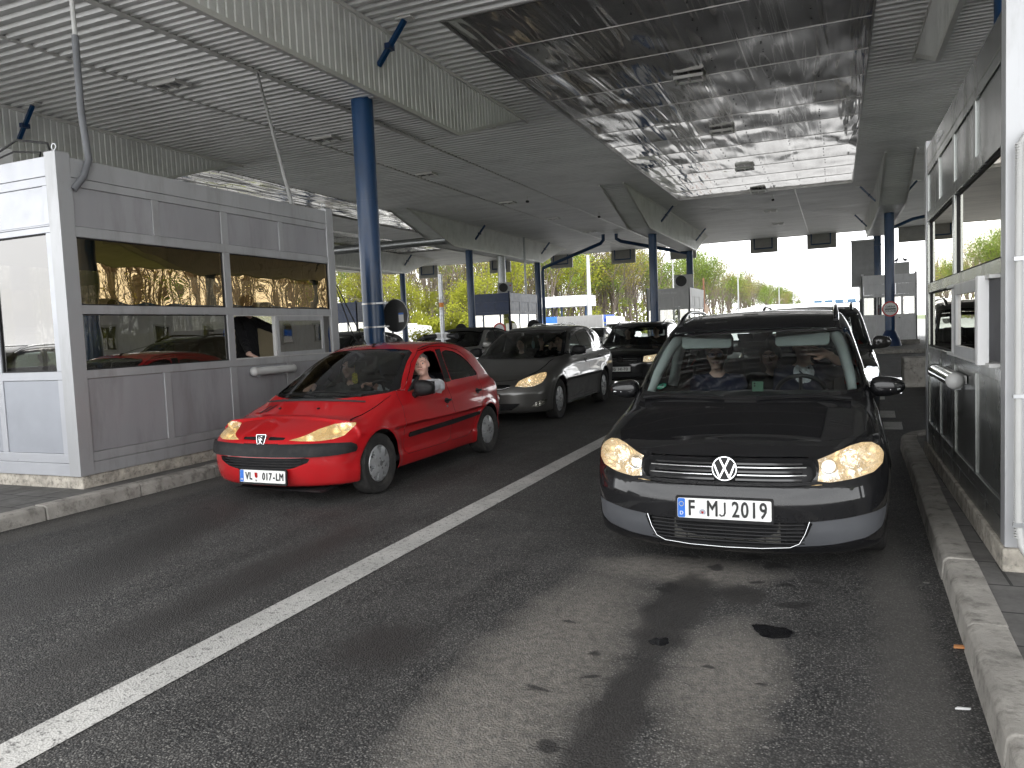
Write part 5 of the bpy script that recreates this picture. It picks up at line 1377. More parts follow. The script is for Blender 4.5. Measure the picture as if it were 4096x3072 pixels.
# ---------------------------------------------------------------- canopy
ZC = 7.3
def corrugated(x0, x1, y0, y1, name='soffit', parent=None, pitch=.262, depth=.065):
    vs, fs = [], []; y = y0; rows = []
    while y < y1:
        for (dy, dz) in ((0, 0), (.105, 0), (.135, depth), (.232, depth)):
            if y + dy < y1: rows.append((y + dy, ZC + dz))
        y += pitch
    rows.append((y1, ZC))
    mb = MB(); xs = [x0, x1]
    for (yy, zz) in rows:
        for x in xs: vs.append((x, yy, zz))
    fs = [(2 * i, 2 * i + 1, 2 * i + 3, 2 * i + 2) for i in range(len(rows) - 1)]
    return mb.add(vs, fs).build(name, SOFFIT, parent)
roof = thing('canopy', 'huge grey canopy roof with ribbed metal soffit over the border lanes', 'canopy', (0, 0, 0))
Y0, Y1 = -2.0, 57.0
RX = [-39.0, -28.9, -18.4, -8.3, 2.2, 12.6, 22.9]
holes = [(-6.7, .75, 13.0, 36.45), (-21.8, -18.95, 12.0, 38.3), (-30, -24.6, 12, 47)]
def strip_soffit(x0, x1, cuts=()):
    segs = [(Y0, Y1)]
    for a, b in cuts: segs = [q for s in segs for q in ((s[0], min(s[1], a)), (max(s[0], b), s[1])) if q[1] - q[0] > .05]
    for s in segs: corrugated(x0, x1, s[0], s[1], 'soffit_panel', roof)
strip_soffit(-39, -30); strip_soffit(-30, -24.6, [(12, 47)]); strip_soffit(-24.6, -21.8); strip_soffit(-21.8, -18.95, [(12, 38.3)])
strip_soffit(-18.95, -14.1); strip_soffit(-14.06, -11.45); strip_soffit(-11.41, -6.7); strip_soffit(-6.7, .75, [(13.0, 36.45)]); strip_soffit(.75, 6.8); strip_soffit(6.8, 13.9, [(14.6, 36.45)]); strip_soffit(13.9, 33)
for x in (-11.43, -14.08): bx('seam_strip', TRIM, roof, x - .035, x + .035, Y0, Y1, ZC - .012, ZC + .03)
bx('seam_strip', TRIM, roof, -1.62, -1.58, 36.6, Y1, ZC - .01, ZC + .02)
tagged = MB().box(-39.3, 33.3, Y0 - .3, Y1 + .15, ZC + .30, ZC + .62).build('roof_deck', SOFFIT, roof)
for (a, b, c, d) in ((-39.3, 33.3, Y1 + .02, Y1 + .15), (-39.3, 33.3, Y0 - .15, Y0 - .02), (-39.3, -39.05, Y0, Y1), (33.05, 33.3, Y0, Y1)):
    bx('fascia', TRIM, roof, a, b, c, d, ZC - .04, ZC + .9)
for hx0, hx1, hy0, hy1 in holes + [(6.8, 13.9, 14.6, 36.45)]:
    n = int(round((hy1 - hy0) / 1.98)); st = (hy1 - hy0) / n; o = MB()
    for k in range(n):
        a, b = hy0 + k * st + .008, hy0 + (k + 1) * st - .008; m_ = 14; t = []
        for i in range(m_ + 1):
            x = hx0 + (hx1 - hx0) * i / m_
            t += [(x, a, ZC + .045), (x, (a + b) / 2, ZC + .060 + .004 * math.sin(i * 1.7 + k)), (x, b, ZC + .045)]
        vs0 = len(o.v); fs = []
        for i in range(m_): fs += [(3 * i, 3 * i + 1, 3 * i + 4, 3 * i + 3), (3 * i + 1, 3 * i + 2, 3 * i + 5, 3 * i + 4)]
        o.add(t, fs)
    o.build('polished_ceiling_sheet', POLISH, roof, smooth=60)
    s_ = MB()
    for k in range(1, n): s_.box(hx0, hx1, hy0 + k * st - .006, hy0 + k * st + .006, ZC + .035, ZC + .046)
    for xx in (hx0 + (hx1 - hx0) * t_ for t_ in (.0, 1)): s_.box(xx - .015, xx + .015, hy0, hy1, ZC - .005, ZC + .05)
    for yy in (hy0, hy1): s_.box(hx0, hx1, yy - .02, yy + .02, ZC - .02, ZC + .05)
    s_.build('sheet_joint', pbr('joint_metal', (.35, .34, .33), .35, .8), roof)
    s_ = MB()
    for k in range(n):
        for j in range(1, 7):
            x = hx0 + (hx1 - hx0) * j / 7 + random.uniform(-.05, .05)
            for q in (.22, .5, .78):
                if random.random() < .8: s_.sphere((x, hy0 + (k + q) * st, ZC + .04), (.020, .012, .010), n=6, m=4)
    s_.build('sheet_rivets', BLACK, roof)['kind'] = 'stuff'

# hull shaped beams
def hull(x, ya, yb, sl, label, grp):
    root = thing('roof_beam', label, 'roof beam', (x, (ya + yb) / 2, 6.0), group=grp); yc = (ya + yb) / 2
    zb = lambda y: 0.0 if ya + sl <= y <= yb - sl else (1.3 * (ya + sl - y) / sl if y < ya + sl else 1.3 * (y - (yb - sl)) / sl)
    for s in (-1, 1):
        vs = []; ys = []; y = ya
        while y < yb:
            for dy, dx in ((0, 0), (.10, 0), (.115, .018), (.14, .018), (.155, 0)): ys.append((y + dy, dx))
            y += .17
        ys = [(y, d) for y, d in ys if y <= yb]
        for y, d in ys: vs += [(s * (.5 - d * 1), y - yc, zb(y)), (s * (.5 - d * 1), y - yc, 1.3)]
        MB().add(vs, [(2 * i, 2 * i + 2, 2 * i + 3, 2 * i + 1) for i in range(len(ys) - 1)]).build('side_cladding', SOFFIT, root)
        t = [(s * .5, ya - yc, 1.3), (s * .5, ya + sl - yc, 0), (s * .5, yb - sl - yc, 0), (s * .5, yb - yc, 1.3)]
        e = MB()
        for a, b in zip(t, t[1:]):
            a = Vector(a); b = Vector(b); e.add([a + Vector((s * .012, 0, -.03)), b + Vector((s * .012, 0, -.03)), b + Vector((s * .012, 0, .05)), a + Vector((s * .012, 0, .05)), a + Vector((-s * .07, 0, -.03)), b + Vector((-s * .07, 0, -.03))], [(0, 1, 2, 3), (0, 1, 5, 4)])
        e.build('edge_trim', TRIM, root)
        MB().box(s * .5 - .02, s * .5 + .05, ya - yc - .3, yb - yc + .3, 1.235, 1.298).build('ceiling_trim', TRIM, root)
    vs = []; y = ya
    rows = []
    while y < yb:
        for dy, dz in ((0, 0), (.07, 0), (.09, .03), (.14, .03)): rows.append((y + dy, dz))
        y += .16
    for y, d in rows:
        if y <= yb: vs += [(-.49, y - yc, zb(y) + d), (.49, y - yc, zb(y) + d)]
    MB().add(vs, [(2 * i, 2 * i + 1, 2 * i + 3, 2 * i + 2) for i in range(len(vs) // 2 - 1)]).build('underside', SOFFIT, root)
    return root
side_txt = {-39.0: 'far left', -28.9: 'second from the left', -18.4: 'left of the left booth', -8.3: 'above the left booth', 2.2: 'above the right booth', 12.6: 'right of the right booth'}
def column(x, y, label, r=.205, base=False):
    root = thing('roof_column', label, 'column', (x, y, 0))
    MB().cyl((0, 0, 0), (0, 0, 6.02), r, n=28).build('shaft', BLUE, root, smooth=40)
    for z in (2.52, 4.1): MB().cyl((0, 0, z), (0, 0, z + .012), r + .004, n=28).build('weld_ring', BLUE, root, smooth=40)
    if base: MB().cyl((0, 0, .1), (0, 0, .45), .48, .40, n=20).cyl((0, 0, .45), (0, 0, .85), .40, r, n=20).build('base_cone', NAVY, root, smooth=40)
    return root
names = {-39.0: 'leftmost row', -28.9: 'second row from the left', -18.4: 'third row from the left', -8.3: 'left booth row', 2.2: 'right booth row', 12.6: 'row right of the right booth', 22.9: 'rightmost row'}
for x in RX:
    if x not in (-39.0,):
        hull(x, -1.7, 19.8, 4.0, 'near ribbed roof beam over the ' + names[x], None)
        column(x + .06, 12.6, 'near thick round blue column of the ' + names[x])
        if x == 12.6 or x == -28.9 or x == -18.4 or x == 2.2 or x == -8.3: pass
    hull(x, 30.75, 52.4, 4.4, 'far ribbed roof beam over the ' + names[x], None)
    for k, y in enumerate((37.8, 48.2)):
        column(x + .03, y, 'blue column under the far beam, %s one of the %s' % (('front', 'back')[k], names[x]), base=(x == 2.2 and k == 0))
def brace(x, y, s, label):
    root = thing('brace_strut', label, 'brace', (x, y, 0)); 
    a = Vector((s * .50, 0, 6.55)); b = Vector((s * 1.12, -.02, 7.26)); d = (b - a).normalized()
    MB().tube([a, b], [.055, .055], 4).build('strut', BLUE, root)
    m_ = a.lerp(b, .42); MB().box(m_[0] - .05, m_[0] + .05, -.10, .10, m_[2] - .05, m_[2] + .05).build('joint_plate', NAVY, root)
    MB().box(b[0] - .16, b[0] + .16, -.09, .09, 7.27, 7.298).build('ceiling_plate', TRIM, root)
for x in RX[1:]:
    for y in (12.55, 37.7, 47.8):
        for s in (-1, 1):
            if x > 12 and s == 1: continue
            brace(x, y, s, '%s blue strut of the roof beam, %s, %s strut' % ('left' if s < 0 else 'right', names[x], {12.55: 'near', 37.7: 'middle', 47.8: 'far'}[y]))
ORD = 'first second third fourth fifth sixth'.split()
def ceiling_lamp(x, y, label):
    root = thing('ceiling_lamp', label, 'ceiling lamp', (x, y, ZC - .03), group=None)
    f = MB(); f.box(-.34, .34, -.24, -.19, -.03, .04); f.box(-.34, .34, .19, .24, -.03, .04); f.box(-.34, -.29, -.19, .19, -.03, .04); f.box(.29, .34, -.19, .19, -.03, .04); f.box(-.02, .02, -.19, .19, -.03, .04)
    f.build('lamp_frame', TRIM, root); MB().box(-.29, -.02, -.19, .19, .01, .03).box(.02, .29, -.19, .19, .01, .03).build('lamp_glass', pbr('lamp_pane', (.3, .3, .3), .2, .3, var=.4, nscale=8), root)
for k, y in enumerate((18.7, 24.3, 30.6, 36.2, 43.0, 49.0)): ceiling_lamp(-3.1, y, 'recessed square lamp in or beyond the polished ceiling bay, %s from the near end' % ORD[k])
for k, y in enumerate((13.1, 18.7, 24.6, 32.0, 38, 44.5)): ceiling_lamp(-13.5, y, 'recessed square lamp in the ribbed ceiling at the left, %s from the near end' % ORD[k])
for (x, y) in ((-12.2, 31.1), (-10.9, 37.6), (-2.6, 37.8)):
    t = thing('ceiling_sensor', 'tiny black sensor hanging from the ribbed ceiling' + {-12.2: ', leftmost of the three', -10.9: ', middle of the three', -2.6: ' past the polished bay'}[x], 'sensor', (x, y, ZC))
    MB().cyl((0, 0, 0), (0, 0, -.18), .02, n=8).build('stem', TRIM, t); MB().box(-.06, .06, -.07, .07, -.27, -.18).build('housing', BLACK, t, bevel=.02)
# boards hanging from the far rim with their blue pipe frames
for k, (x0, x1) in enumerate(((-32.5, -30.7), (-25.9, -24.05), (-20.6, -18.8), (-15.67, -13.8), (-11.2, -9.3), (-5.5, -3.66), (-1.74, .13), (3.9, 5.7), (8.2, 10.0))):
    t = thing('lane_board', 'back of a grey lane board hanging under the far roof edge, %s from the left' % ('first second third fourth fifth sixth seventh eighth ninth'.split()[k]), 'lane board', ((x0 + x1) / 2, 57.0, 6.3)); w = (x1 - x0) / 2
    MB().box(-w, w, 0, .12, 0, 1.15).build('board', pbr('board_back', (.36, .35, .33), .6, dirt=((.2, .19, .17), .4)), t)
    if k % 3 != 1 or k == 1: MB().tube([(-w * .7, -.06, 1.1), (-w * .7, -.06, .30), (w * .6, -.06, .30), (w * .6, -.06, 1.1)], .055, 6).build('pipe_frame', BLUE, t)
# drain pipes
t = thing('drain_pipe', 'blue drain pipe slanting from the ceiling down to the left towards a far column', 'drain pipe')
MB().tube([(-13.15, 46.1, 7.25), (-13.15, 46.1, 6.9), (-13.35, 46.2, 6.72), (-17.9, 48.1, 5.65), (-18.0, 48.15, 5.35), (-18.0, 48.15, .2)], .11, 10).build('pipe', BLUE, t, smooth=50)
t = thing('drain_pipe', 'blue drain pipe slanting from the ceiling down to the right towards the far middle column', 'drain pipe')
MB().tube([(-12.4, 46.4, 7.25), (-12.4, 46.4, 6.95), (-12.15, 46.5, 6.78), (-8.45, 48.2, 5.9)], .11, 10).build('pipe', BLUE, t, smooth=50)
t = thing('drain_pipe', 'thin blue pipe slanting up to the right from the far right column', 'drain pipe')
MB().tube([(2.3, 40.2, 5.5), (3.4, 41, 6.0), (7.4, 44, 6.9), (7.4, 44, 7.25)], .08, 8).build('pipe', BLUE, t, smooth=50)
t = thing('ventilation_duct', 'grey ribbed ventilation duct running under the ceiling at the left', 'duct')
MB().tube([(-24.5, 33.5, 6.1), (-18.0, 34.5, 6.25)], .22, 14).build('duct', GALV, t, smooth=50)
t = thing('ventilation_duct', 'grey vertical duct rising from the roof of the far blue framed booth', 'duct')
MB().tube([(-18.3, 42.0, 3.7), (-18.3, 42.0, 6.0)], .24, 14).build('duct', GALV, t, smooth=50)
MB().tube([(-17.6, 44.0, 3.7), (-17.6, 44.0, 7.25)], .07, 8).build('thin_pipe', GALV, t, smooth=50)

# ---------------------------------------------------------------- inspection booths
def grid_face(root, origin, ux, yl, zl, frames, cells, depth=.05, fm=ALU):
    """one facade: (u, z) plane through origin; u along ux, outward normal to its right. frames: rects; cells: (u0,u1,z0,z1,kind)"""
    ux = Vector(ux); nrm = Vector((ux[1], -ux[0], 0)); O = Vector(origin)
    def bxx(mb, u0, u1, z0, z1, d0, d1):
        vs = [O + ux * u + nrm * d + Vector((0, 0, z)) for z in (z0, z1) for d in (d0, d1) for u in (u0, u1)]
        mb.add(vs, [(0, 2, 3, 1), (4, 5, 7, 6), (0, 1, 5, 4), (2, 6, 7, 3), (0, 4, 6, 2), (1, 3, 7, 5)])
    for (u0, u1, z0, z1) in frames:
        mb = MB(); bxx(mb, u0, u1, z0, z1, -.06, 0); mb.build('frame_bar', fm, root, bevel=.004)
    for (u0, u1, z0, z1, kind) in cells:
        mb = MB(); g = .004
        if kind[0] == 'panel': bxx(mb, u0 + g, u1 - g, z0 + g, z1 - g, -.05, -.012); mb.build('wall_panel', kind[1], root)
        elif kind[0] == 'glass':
            vs = [O + ux * u + nrm * -.03 + Vector((0, 0, z)) for u, z in ((u0, z0), (u1, z0), (u1, z1), (u0, z1))]
            fr = MB().add(vs, [(0, 1, 2, 3)]).build('window', kind[1], root, recalc=False)
            gk = MB()
            for a in ((u0, u1, z0, z0 + .012), (u0, u1, z1 - .012, z1), (u0, u0 + .012, z0 + .012, z1 - .012), (u1 - .012, u1, z0 + .012, z1 - .012)): bxx(gk, *a, -.034, -.018)
            gk.build('gasket', BLACK, fr)
    return O, ux, nrm
def eyebolt(root, p):
    MB().tube([Vector(p) + Vector((.03 * math.sin(a), 0, .05 - .03 * math.cos(a))) for a in [2 * PI * k / 12 for k in range(13)]], .007, 6).build('eyebolt', GALV, root, smooth=50)

# left booth
lb = thing('inspection_booth', 'grey aluminium inspection booth on the left with amber reflecting windows and an officer inside', 'booth', (-6.84, 5.14, .25))
def LB(u0, u1, z0, z1): return (u0, u1, z0 - .25, z1 - .25)
U = lambda y: y - 5.14
Zs = dict(base=.25, fr0=.38, p0=.47, p1=1.208, s=1.292, w0=1.292, w1=1.85, m=1.938, w2=2.606, r=2.708, u1=3.095, f=3.18, top=3.37)
fr = [LB(U(5.28), U(9.34), .25, .375), LB(U(5.22), U(9.42), .379, .472), LB(U(5.22), U(9.42), 1.208, 1.292), LB(U(5.22), U(9.42), 1.85, 1.938), LB(U(5.22), U(9.42), 2.606, 2.708), LB(U(5.22), U(9.42), 3.095, 3.178), LB(U(5.22), U(9.42), 3.182, 3.37)]
for a, b, lo, hi in ((5.225, 5.30, .472, 3.095), (9.335, 9.415, .472, 3.095), (7.245, 7.355, .472, 3.095)):
    for z0, z1 in ((.472, 1.208), (1.292, 1.85), (1.938, 2.606), (2.708, 3.095)): fr.append(LB(U(a), U(b), z0, z1))
for a, b, z0, z1 in ((6.235, 6.325, .472, 1.208), (6.235, 6.325, 2.708, 3.095), (8.29, 8.375, .472, 1.208), (8.29, 8.375, 2.708, 3.095)): fr.append(LB(U(a), U(b), z0, z1))
P = ('panel', ALU_D); ce = []
for a, b in ((5.30, 6.235), (6.325, 7.245), (7.355, 8.29), (8.375, 9.335)):
    ce += [LB(U(a), U(b), .472, 1.208) + (P,), LB(U(a), U(b), 2.708, 3.095) + (P,)]
ce += [LB(U(5.30), U(7.245), 1.938, 2.606) + (('glass', BG_AMB),), LB(U(7.355), U(9.335), 1.938, 2.606) + (('glass', BG_AMB),), LB(U(5.30), U(7.245), 1.292, 1.85) + (('glass', BG_LOW),)]
grid_face(lb, (0, 0, 0), (0, 1, 0), 0, 0, fr, ce)
# corner posts, end wall, roof, interior
for (x0, x1, y0, y1, z1) in ((-.15, .006, -.006, .15, 3.16), (-.15, .006, 4.20, 4.36, 3.16)): bx('corner_post', ALU, lb, x0, x1, y0, y1, 0, z1, bevel=.004)
WHT_A = pbr('booth_end_aluminium', (.44, .45, .48), .35, .3, var=.05, dirt=((.48, .49, .5), .4))
endf = [(-3.2, -.15, 0, .125), (-3.2, -.15, .129, .222), (-3.2, -.15, .958, 1.042), (-3.2, -.15, 2.458, 2.475), (-3.2, -.15, 2.395, 2.456), (-3.2, -.15, 2.845, 2.93), (-3.2, -.15, 2.934, 3.12)]
endf += [(a, b, z0, z1) for a, b in ((-.22, -.15), (-1.13, -1.05), (-2.1, -2.02)) for z0, z1 in ((.222, .958), (1.042, 2.395), (2.475, 2.845))]
endc = [(a, b, .222, .958, ('panel', pbr('end_panel', (.33, .345, .38), .4, .25, var=.05))) for a, b in ((-1.05, -.22), (-2.02, -1.13), (-3.2, -2.1))]
endc += [(a, b, 2.475, 2.845, ('panel', WHT_A)) for a, b in ((-1.05, -.22), (-2.02, -1.13), (-3.2, -2.1))] + [(a, b, 1.042, 2.395, ('glass', glass('end_window', (.22, .21, .2), 1.1, (.85, .83, .81), .17))) for a, b in ((-1.05, -.22), (-2.02, -1.13), (-3.2, -2.1))]
grid_face(lb, (0, 0, 0), (1, 0, 0), 0, 0, endf, endc, fm=WHT_A)
bx('roof_panel', ALU, lb, -3.2, -.07, .05, 4.32, 3.02, 3.06)
bx('booth_floor', SH['trim'], lb, -3.2, -.07, .06, 4.3, .0, .06)
# far end has open glass: amber light comes through from behind
bx('back_wall', pbr('beige_board', (.50, .42, .28), .7), lb, -3.2, -.15, 4.25, 4.30, .06, 1.48); bx('back_wall', ALU_D, lb, -3.2, -.15, 4.25, 4.30, 2.36, 3.02)
MB().quad((-3.2, 4.27, 1.48), (-.15, 4.27, 1.48), (-.15, 4.27, 2.36), (-3.2, 4.27, 2.36)).build('window', BG_CLR, lb)
bx('side_wall', ALU_D, lb, -3.25, -3.2, .05, 4.3, 0, 1.04); MB().quad((-3.22, .05, 1.04), (-3.22, 4.3, 1.04), (-3.22, 4.3, 2.4), (-3.22, .05, 2.4)).build('window', BG_CLR, lb)
bx('side_wall', ALU_D, lb, -3.25, -3.2, .05, 4.3, 2.4, 3.02)
bx('counter', pbr('counter_wood', (.30, .22, .13), .5, var=.2), lb, -.75, -.10, .25, 4.1, .94, .98)
# sliding service window: open on the left, pane slid to the right
for a, b, z0, z1 in ((7.356, 9.334, 1.836, 1.848), (7.356, 9.334, 1.294, 1.308), (8.10, 8.125, 1.308, 1.836)): bx('window_track', LIGHTG, lb, -.05, .004, U(a), U(b), z0 - .25, z1 - .25)
for a, b, z0, z1 in ((8.13, 8.17, 1.31, 1.834), (9.085, 9.13, 1.31, 1.834), (8.17, 9.085, 1.31, 1.358), (8.17, 9.085, 1.775, 1.834)): bx('sash_bar', ALU, lb, -.015, .012, U(a), U(b), z0 - .25, z1 - .25)
MB().quad((0, U(8.17), 1.108), (0, U(9.085), 1.108), (0, U(9.085), 1.525), (0, U(8.17), 1.525)).build('window', BG_LOW, lb)
MB().quad((-.02, U(9.14), 1.06), (-.02, U(9.33), 1.06), (-.02, U(9.33), 1.585), (-.02, U(9.14), 1.585)).build('window', BG_LOW, lb)
for y in (.05, 4.25): eyebolt(lb, (-.07, y, 3.16))
t = tag(MB().box(-10.05, -6.86, 5.17, 9.46, .10, .25).build('plinth', PLINTH, None, bevel=.01), 'rough stained concrete plinth under the left inspection booth', 'plinth')
def tube_lamp(label, loc, s, L, rz=0, gl=None):
    t = thing('tube_lamp', label, 'lamp', loc, rz)
    MB().box(-.01 * s, .03 * s, -L / 2 + .03, L / 2 - .03, -.02, .035).build('lamp_base', PVC, t)
    MB().cyl((.06 * s, -L / 2 + .03, 0), (.06 * s, L / 2 - .03, 0), .052, n=18).build('lamp_cover', gl or pbr('lamp_cover', (.62, .63, .62), .18, .1, coat=.5, var=.08), t, smooth=50)
    for k in (-1, 1):
        MB().lathe([(.001, .05), (.03, .045), (.056, .02), (.058, 0), (.058, -.02)], Matrix.Translation((.06 * s, k * (L / 2 - .03), 0)) @ Matrix.Rotation(R(-90 * k), 4, 'X'), 16).build('end_cap', PVC, t, smooth=50)
        MB().box(.0, .05 * s if s > 0 else -.05, k * L * .3 - .02, k * L * .3 + .02, -.075, -.045).build('bracket', GALV, t)
    return t
tube_lamp('tubular lamp with a clear cover on the lower wall of the left booth', (-6.835, 7.95, 1.13), 1, .80)
# plain paper notices inside, cables and the air conditioner
def aircon(label, loc, rz, logo=True, s=1.0):
    t = thing('air_conditioner', label, 'air conditioner', loc, rz); t.scale = (s,) * 3
    MB().box(-.40, .40, -.15, .15, 0, .55).build('casing', LIGHTG, t, bevel=.015)
    M = Matrix.Translation((-.10, -.152, .28)) @ Matrix.Rotation(R(90), 4, 'X')
    g = MB()
    for k in range(1, 6): g.lathe([(.045 * k, 0), (.045 * k + .006, .004), (.045 * k + .012, 0)], M, 24)
    g.build('fan_grille', BLACK, t); MB().cyl((-.10, -.149, .28), (-.10, -.1525, .28), .23, n=24).build('fan_recess', pbr('fan_dark', (.04, .04, .04), .6), t)
    for x in (-.3, .3): MB().box(x - .02, x + .02, -.17, .17, -.05, 0).build('foot', GALV, t)
    if logo: MB().cyl((.27, -.151, .38), (.27, -.154, .38), .04, n=16).build('round_logo', REDP, t)
    return t
aircon('pale air conditioner box on the roof of the left booth at the picture edge', (-9.42, 6.1, 3.37), R(0), False)
t = thing('cable', 'thin cables curling from the air conditioner onto the left booth roof', 'cable')
MB().tube([(-9.0, 5.9, 3.72), (-8.3, 5.8, 3.84), (-7.75, 5.75, 3.72), (-7.65, 5.7, 3.6), (-7.6, 5.6, 3.37)], .012, 6).build('black_cable', BLACK, t, smooth=50)
MB().tube([(-9.0, 5.8, 3.62), (-8.3, 5.75, 3.70), (-7.8, 5.7, 3.62), (-7.7, 5.6, 3.5), (-7.65, 5.55, 3.36)], .010, 6).build('black_cable', BLACK, t, smooth=50)
t = thing('conduit', 'pale conduit ending in a grey hose, dropping onto the corner of the left booth', 'conduit')
MB().tube([(-7.28, 5.75, 7.28), (-7.05, 5.62, 5.2), (-6.99, 5.58, 4.62)], .024, 8).build('upper_tube', PVC, t, smooth=50)
MB().tube([(-6.99, 5.58, 4.64), (-6.93, 5.53, 4.3), (-6.84, 5.46, 3.84), (-6.82, 5.47, 3.55), (-6.80, 5.47, 3.38), (-6.80, 5.40, 3.2), (-6.83, 5.30, 3.06)], .034, 10).build('grey_hose', PVCG, t, smooth=50)
t = thing('conduit', 'thin straight conduit slanting from the ceiling to the far end of the left booth roof', 'conduit')
MB().tube([(-11.3, 13.3, 7.3), (-6.95, 8.75, 3.35)], .028, 8).build('tube', PVC, t, smooth=50)

# right booth
rb = thing('inspection_booth', 'grey steel inspection booth at the right edge with a half open sliding window', 'booth', (.82, 4.66, .245))
V = lambda y: -(y - 4.66)
zz = lambda z: z - .245
frm = []; cel = []
def rf(y0, y1, z0, z1): frm.append((V(y1), V(y0), zz(z0), zz(z1)))
def rc(y0, y1, z0, z1, k): cel.append((V(y1), V(y0), zz(z0), zz(z1), k))
for z0, z1 in ((.245, .37), (.374, .462), (1.115, 1.192), (1.70, 1.785), (2.375, 2.465), (2.818, 2.885), (2.889, 3.07)): rf(4.78, 8.38, z0, z1)
for a, b in ((4.78, 4.83), (8.31, 8.38), (6.57, 6.66)):
    for z0, z1 in ((.462, 1.115), (1.192, 1.70), (1.785, 2.375), (2.465, 2.818)): rf(a, b, z0, z1)
for a in (5.63, 7.46):
    rf(a, a + .07, .462, 1.115); rf(a, a + .07, 2.465, 2.818)
Pr = ('panel', STEEL_R)
for a, b in ((4.83, 5.63), (5.70, 6.57), (6.66, 7.46), (7.53, 8.31)): rc(a, b, .462, 1.115, Pr); rc(a, b, 2.465, 2.818, Pr)
RG = glass('steel_booth_window', (.22, .22, .2), 1.5, (1, .97, .9), .38)
rc(4.83, 6.57, 1.785, 2.375, ('glass', RG)); rc(6.66, 8.31, 1.785, 2.375, ('glass', RG)); rc(6.66, 8.31, 1.192, 1.70, ('glass', RG))
grid_face(rb, (0, 0, 0), (0, -1, 0), 0, 0, frm, cel, fm=STEEL_R)
for y0 in (-.0, 3.72): bx('corner_post', ALU, rb, -.006, .14, y0 + .006, y0 + .12, 0, 2.90, bevel=.004)
bx('end_wall', pbr('near_end_wall', (.40, .41, .44), .4, .3, var=.1, dirt=((.18, .18, .18), .4)), rb, .14, 2.6, .0, .05, 0, 3.0); bx('end_wall', ALU_D, rb, .14, 2.6, 3.79, 3.84, 0, 3.0); bx('side_wall', ALU_D, rb, 2.55, 2.6, .05, 3.79, 0, 1); bx('side_wall', ALU_D, rb, 2.55, 2.6, .05, 3.79, 2.2, 3.0)
bx('roof_panel', ALU, rb, .06, 2.55, .05, 3.8, 2.7, 2.75); bx('booth_floor', SH['trim'], rb, .06, 2.55, .05, 3.8, .0, .05)
bx('end_trim', ALU, rb, .5, 2.6, -.012, -.002, .20, 1.05)
# sliding sash stands proud of the wall
def ybox(nm, m, y0, y1, z0, z1, x0, x1, par=rb): return bx(nm, m, par, x0, x1, y0 - 4.66, y1 - 4.66, zz(z0), zz(z1))
ybox('window_track', LIGHTG, 4.84, 6.56, 1.70 - .02, 1.70, -.05, .02); ybox('window_track', LIGHTG, 4.84, 6.56, 1.192, 1.212, -.05, .02); ybox('window_jamb', WHITE, 6.40, 6.555, 1.212, 1.68, -.02, .02)
sa = bpy.data.objects.new('sliding_sash', None); COL.objects.link(sa); sa.parent = rb
for a in ((5.05, 5.14, 1.215, 1.685), (5.90, 5.98, 1.215, 1.685), (5.14, 5.90, 1.215, 1.28), (5.14, 5.90, 1.62, 1.685)): ybox('sash_bar', ALU, *a, -.075, -.045, sa)
ybox('sash_edge', WHITE, 4.97, 5.045, 1.20, 1.70, -.085, -.03, sa)
MB().quad((-.06, 5.14 - 4.66, zz(1.28)), (-.06, 5.90 - 4.66, zz(1.28)), (-.06, 5.90 - 4.66, zz(1.62)), (-.06, 5.14 - 4.66, zz(1.62))).build('sash_pane', RG, sa)
ybox('inner_wall', pbr('inner_wood', (.42, .28, .14), .6), 6.0, 6.4, 1.1, 2.3, .9, .93)
tag(MB().box(.80, 3.42, 4.64, 8.5, .10, .244).build('plinth', PLINTH, None, bevel=.01), 'crumbling concrete plinth under the right inspection booth', 'plinth')
tube_lamp('chromed tubular lamp on the wall of the right booth below the sliding window', (.815, 6.6, 1.03), -1, 1.25, 0, pbr('chromed_cover', (.55, .56, .55), .12, .8))
t = thing('conduit', 'white ribbed conduit running down the bright end wall of the right booth', 'conduit')
MB().tube([(1.0, 4.60, 2.40), (.90, 4.60, 2.395), (.865, 4.60, 2.33), (.86, 4.60, 1.8), (.862, 4.60, .42), (.875, 4.595, .28), (.93, 4.57, .16), (1.05, 4.55, .13)], .017, 10).build('tube', PVC, t, smooth=50)
rg = MB()
for k in range(150):
    z = 2.33 - k * .0135; rg.cyl((.861, 4.60, z), (.861, 4.60, z + .006), .0195, n=10)
rg.build('hose_ribs', PVC, t)
for z in (1.05, .38, 1.75): MB().box(.835, .89, 4.575, 4.60, z, z + .02).build('pipe_clip', GALV, t)
text_mesh('maker_lettering', 'Tehnix doo', .085, WHITE, rb, Matrix.Translation((-.004, V(7.4) * -1, zz(2.975))) @ Matrix.Rotation(R(-90), 4, 'Z') @ Matrix.Rotation(R(90), 4, 'X'))
for k in range(3):
    pass
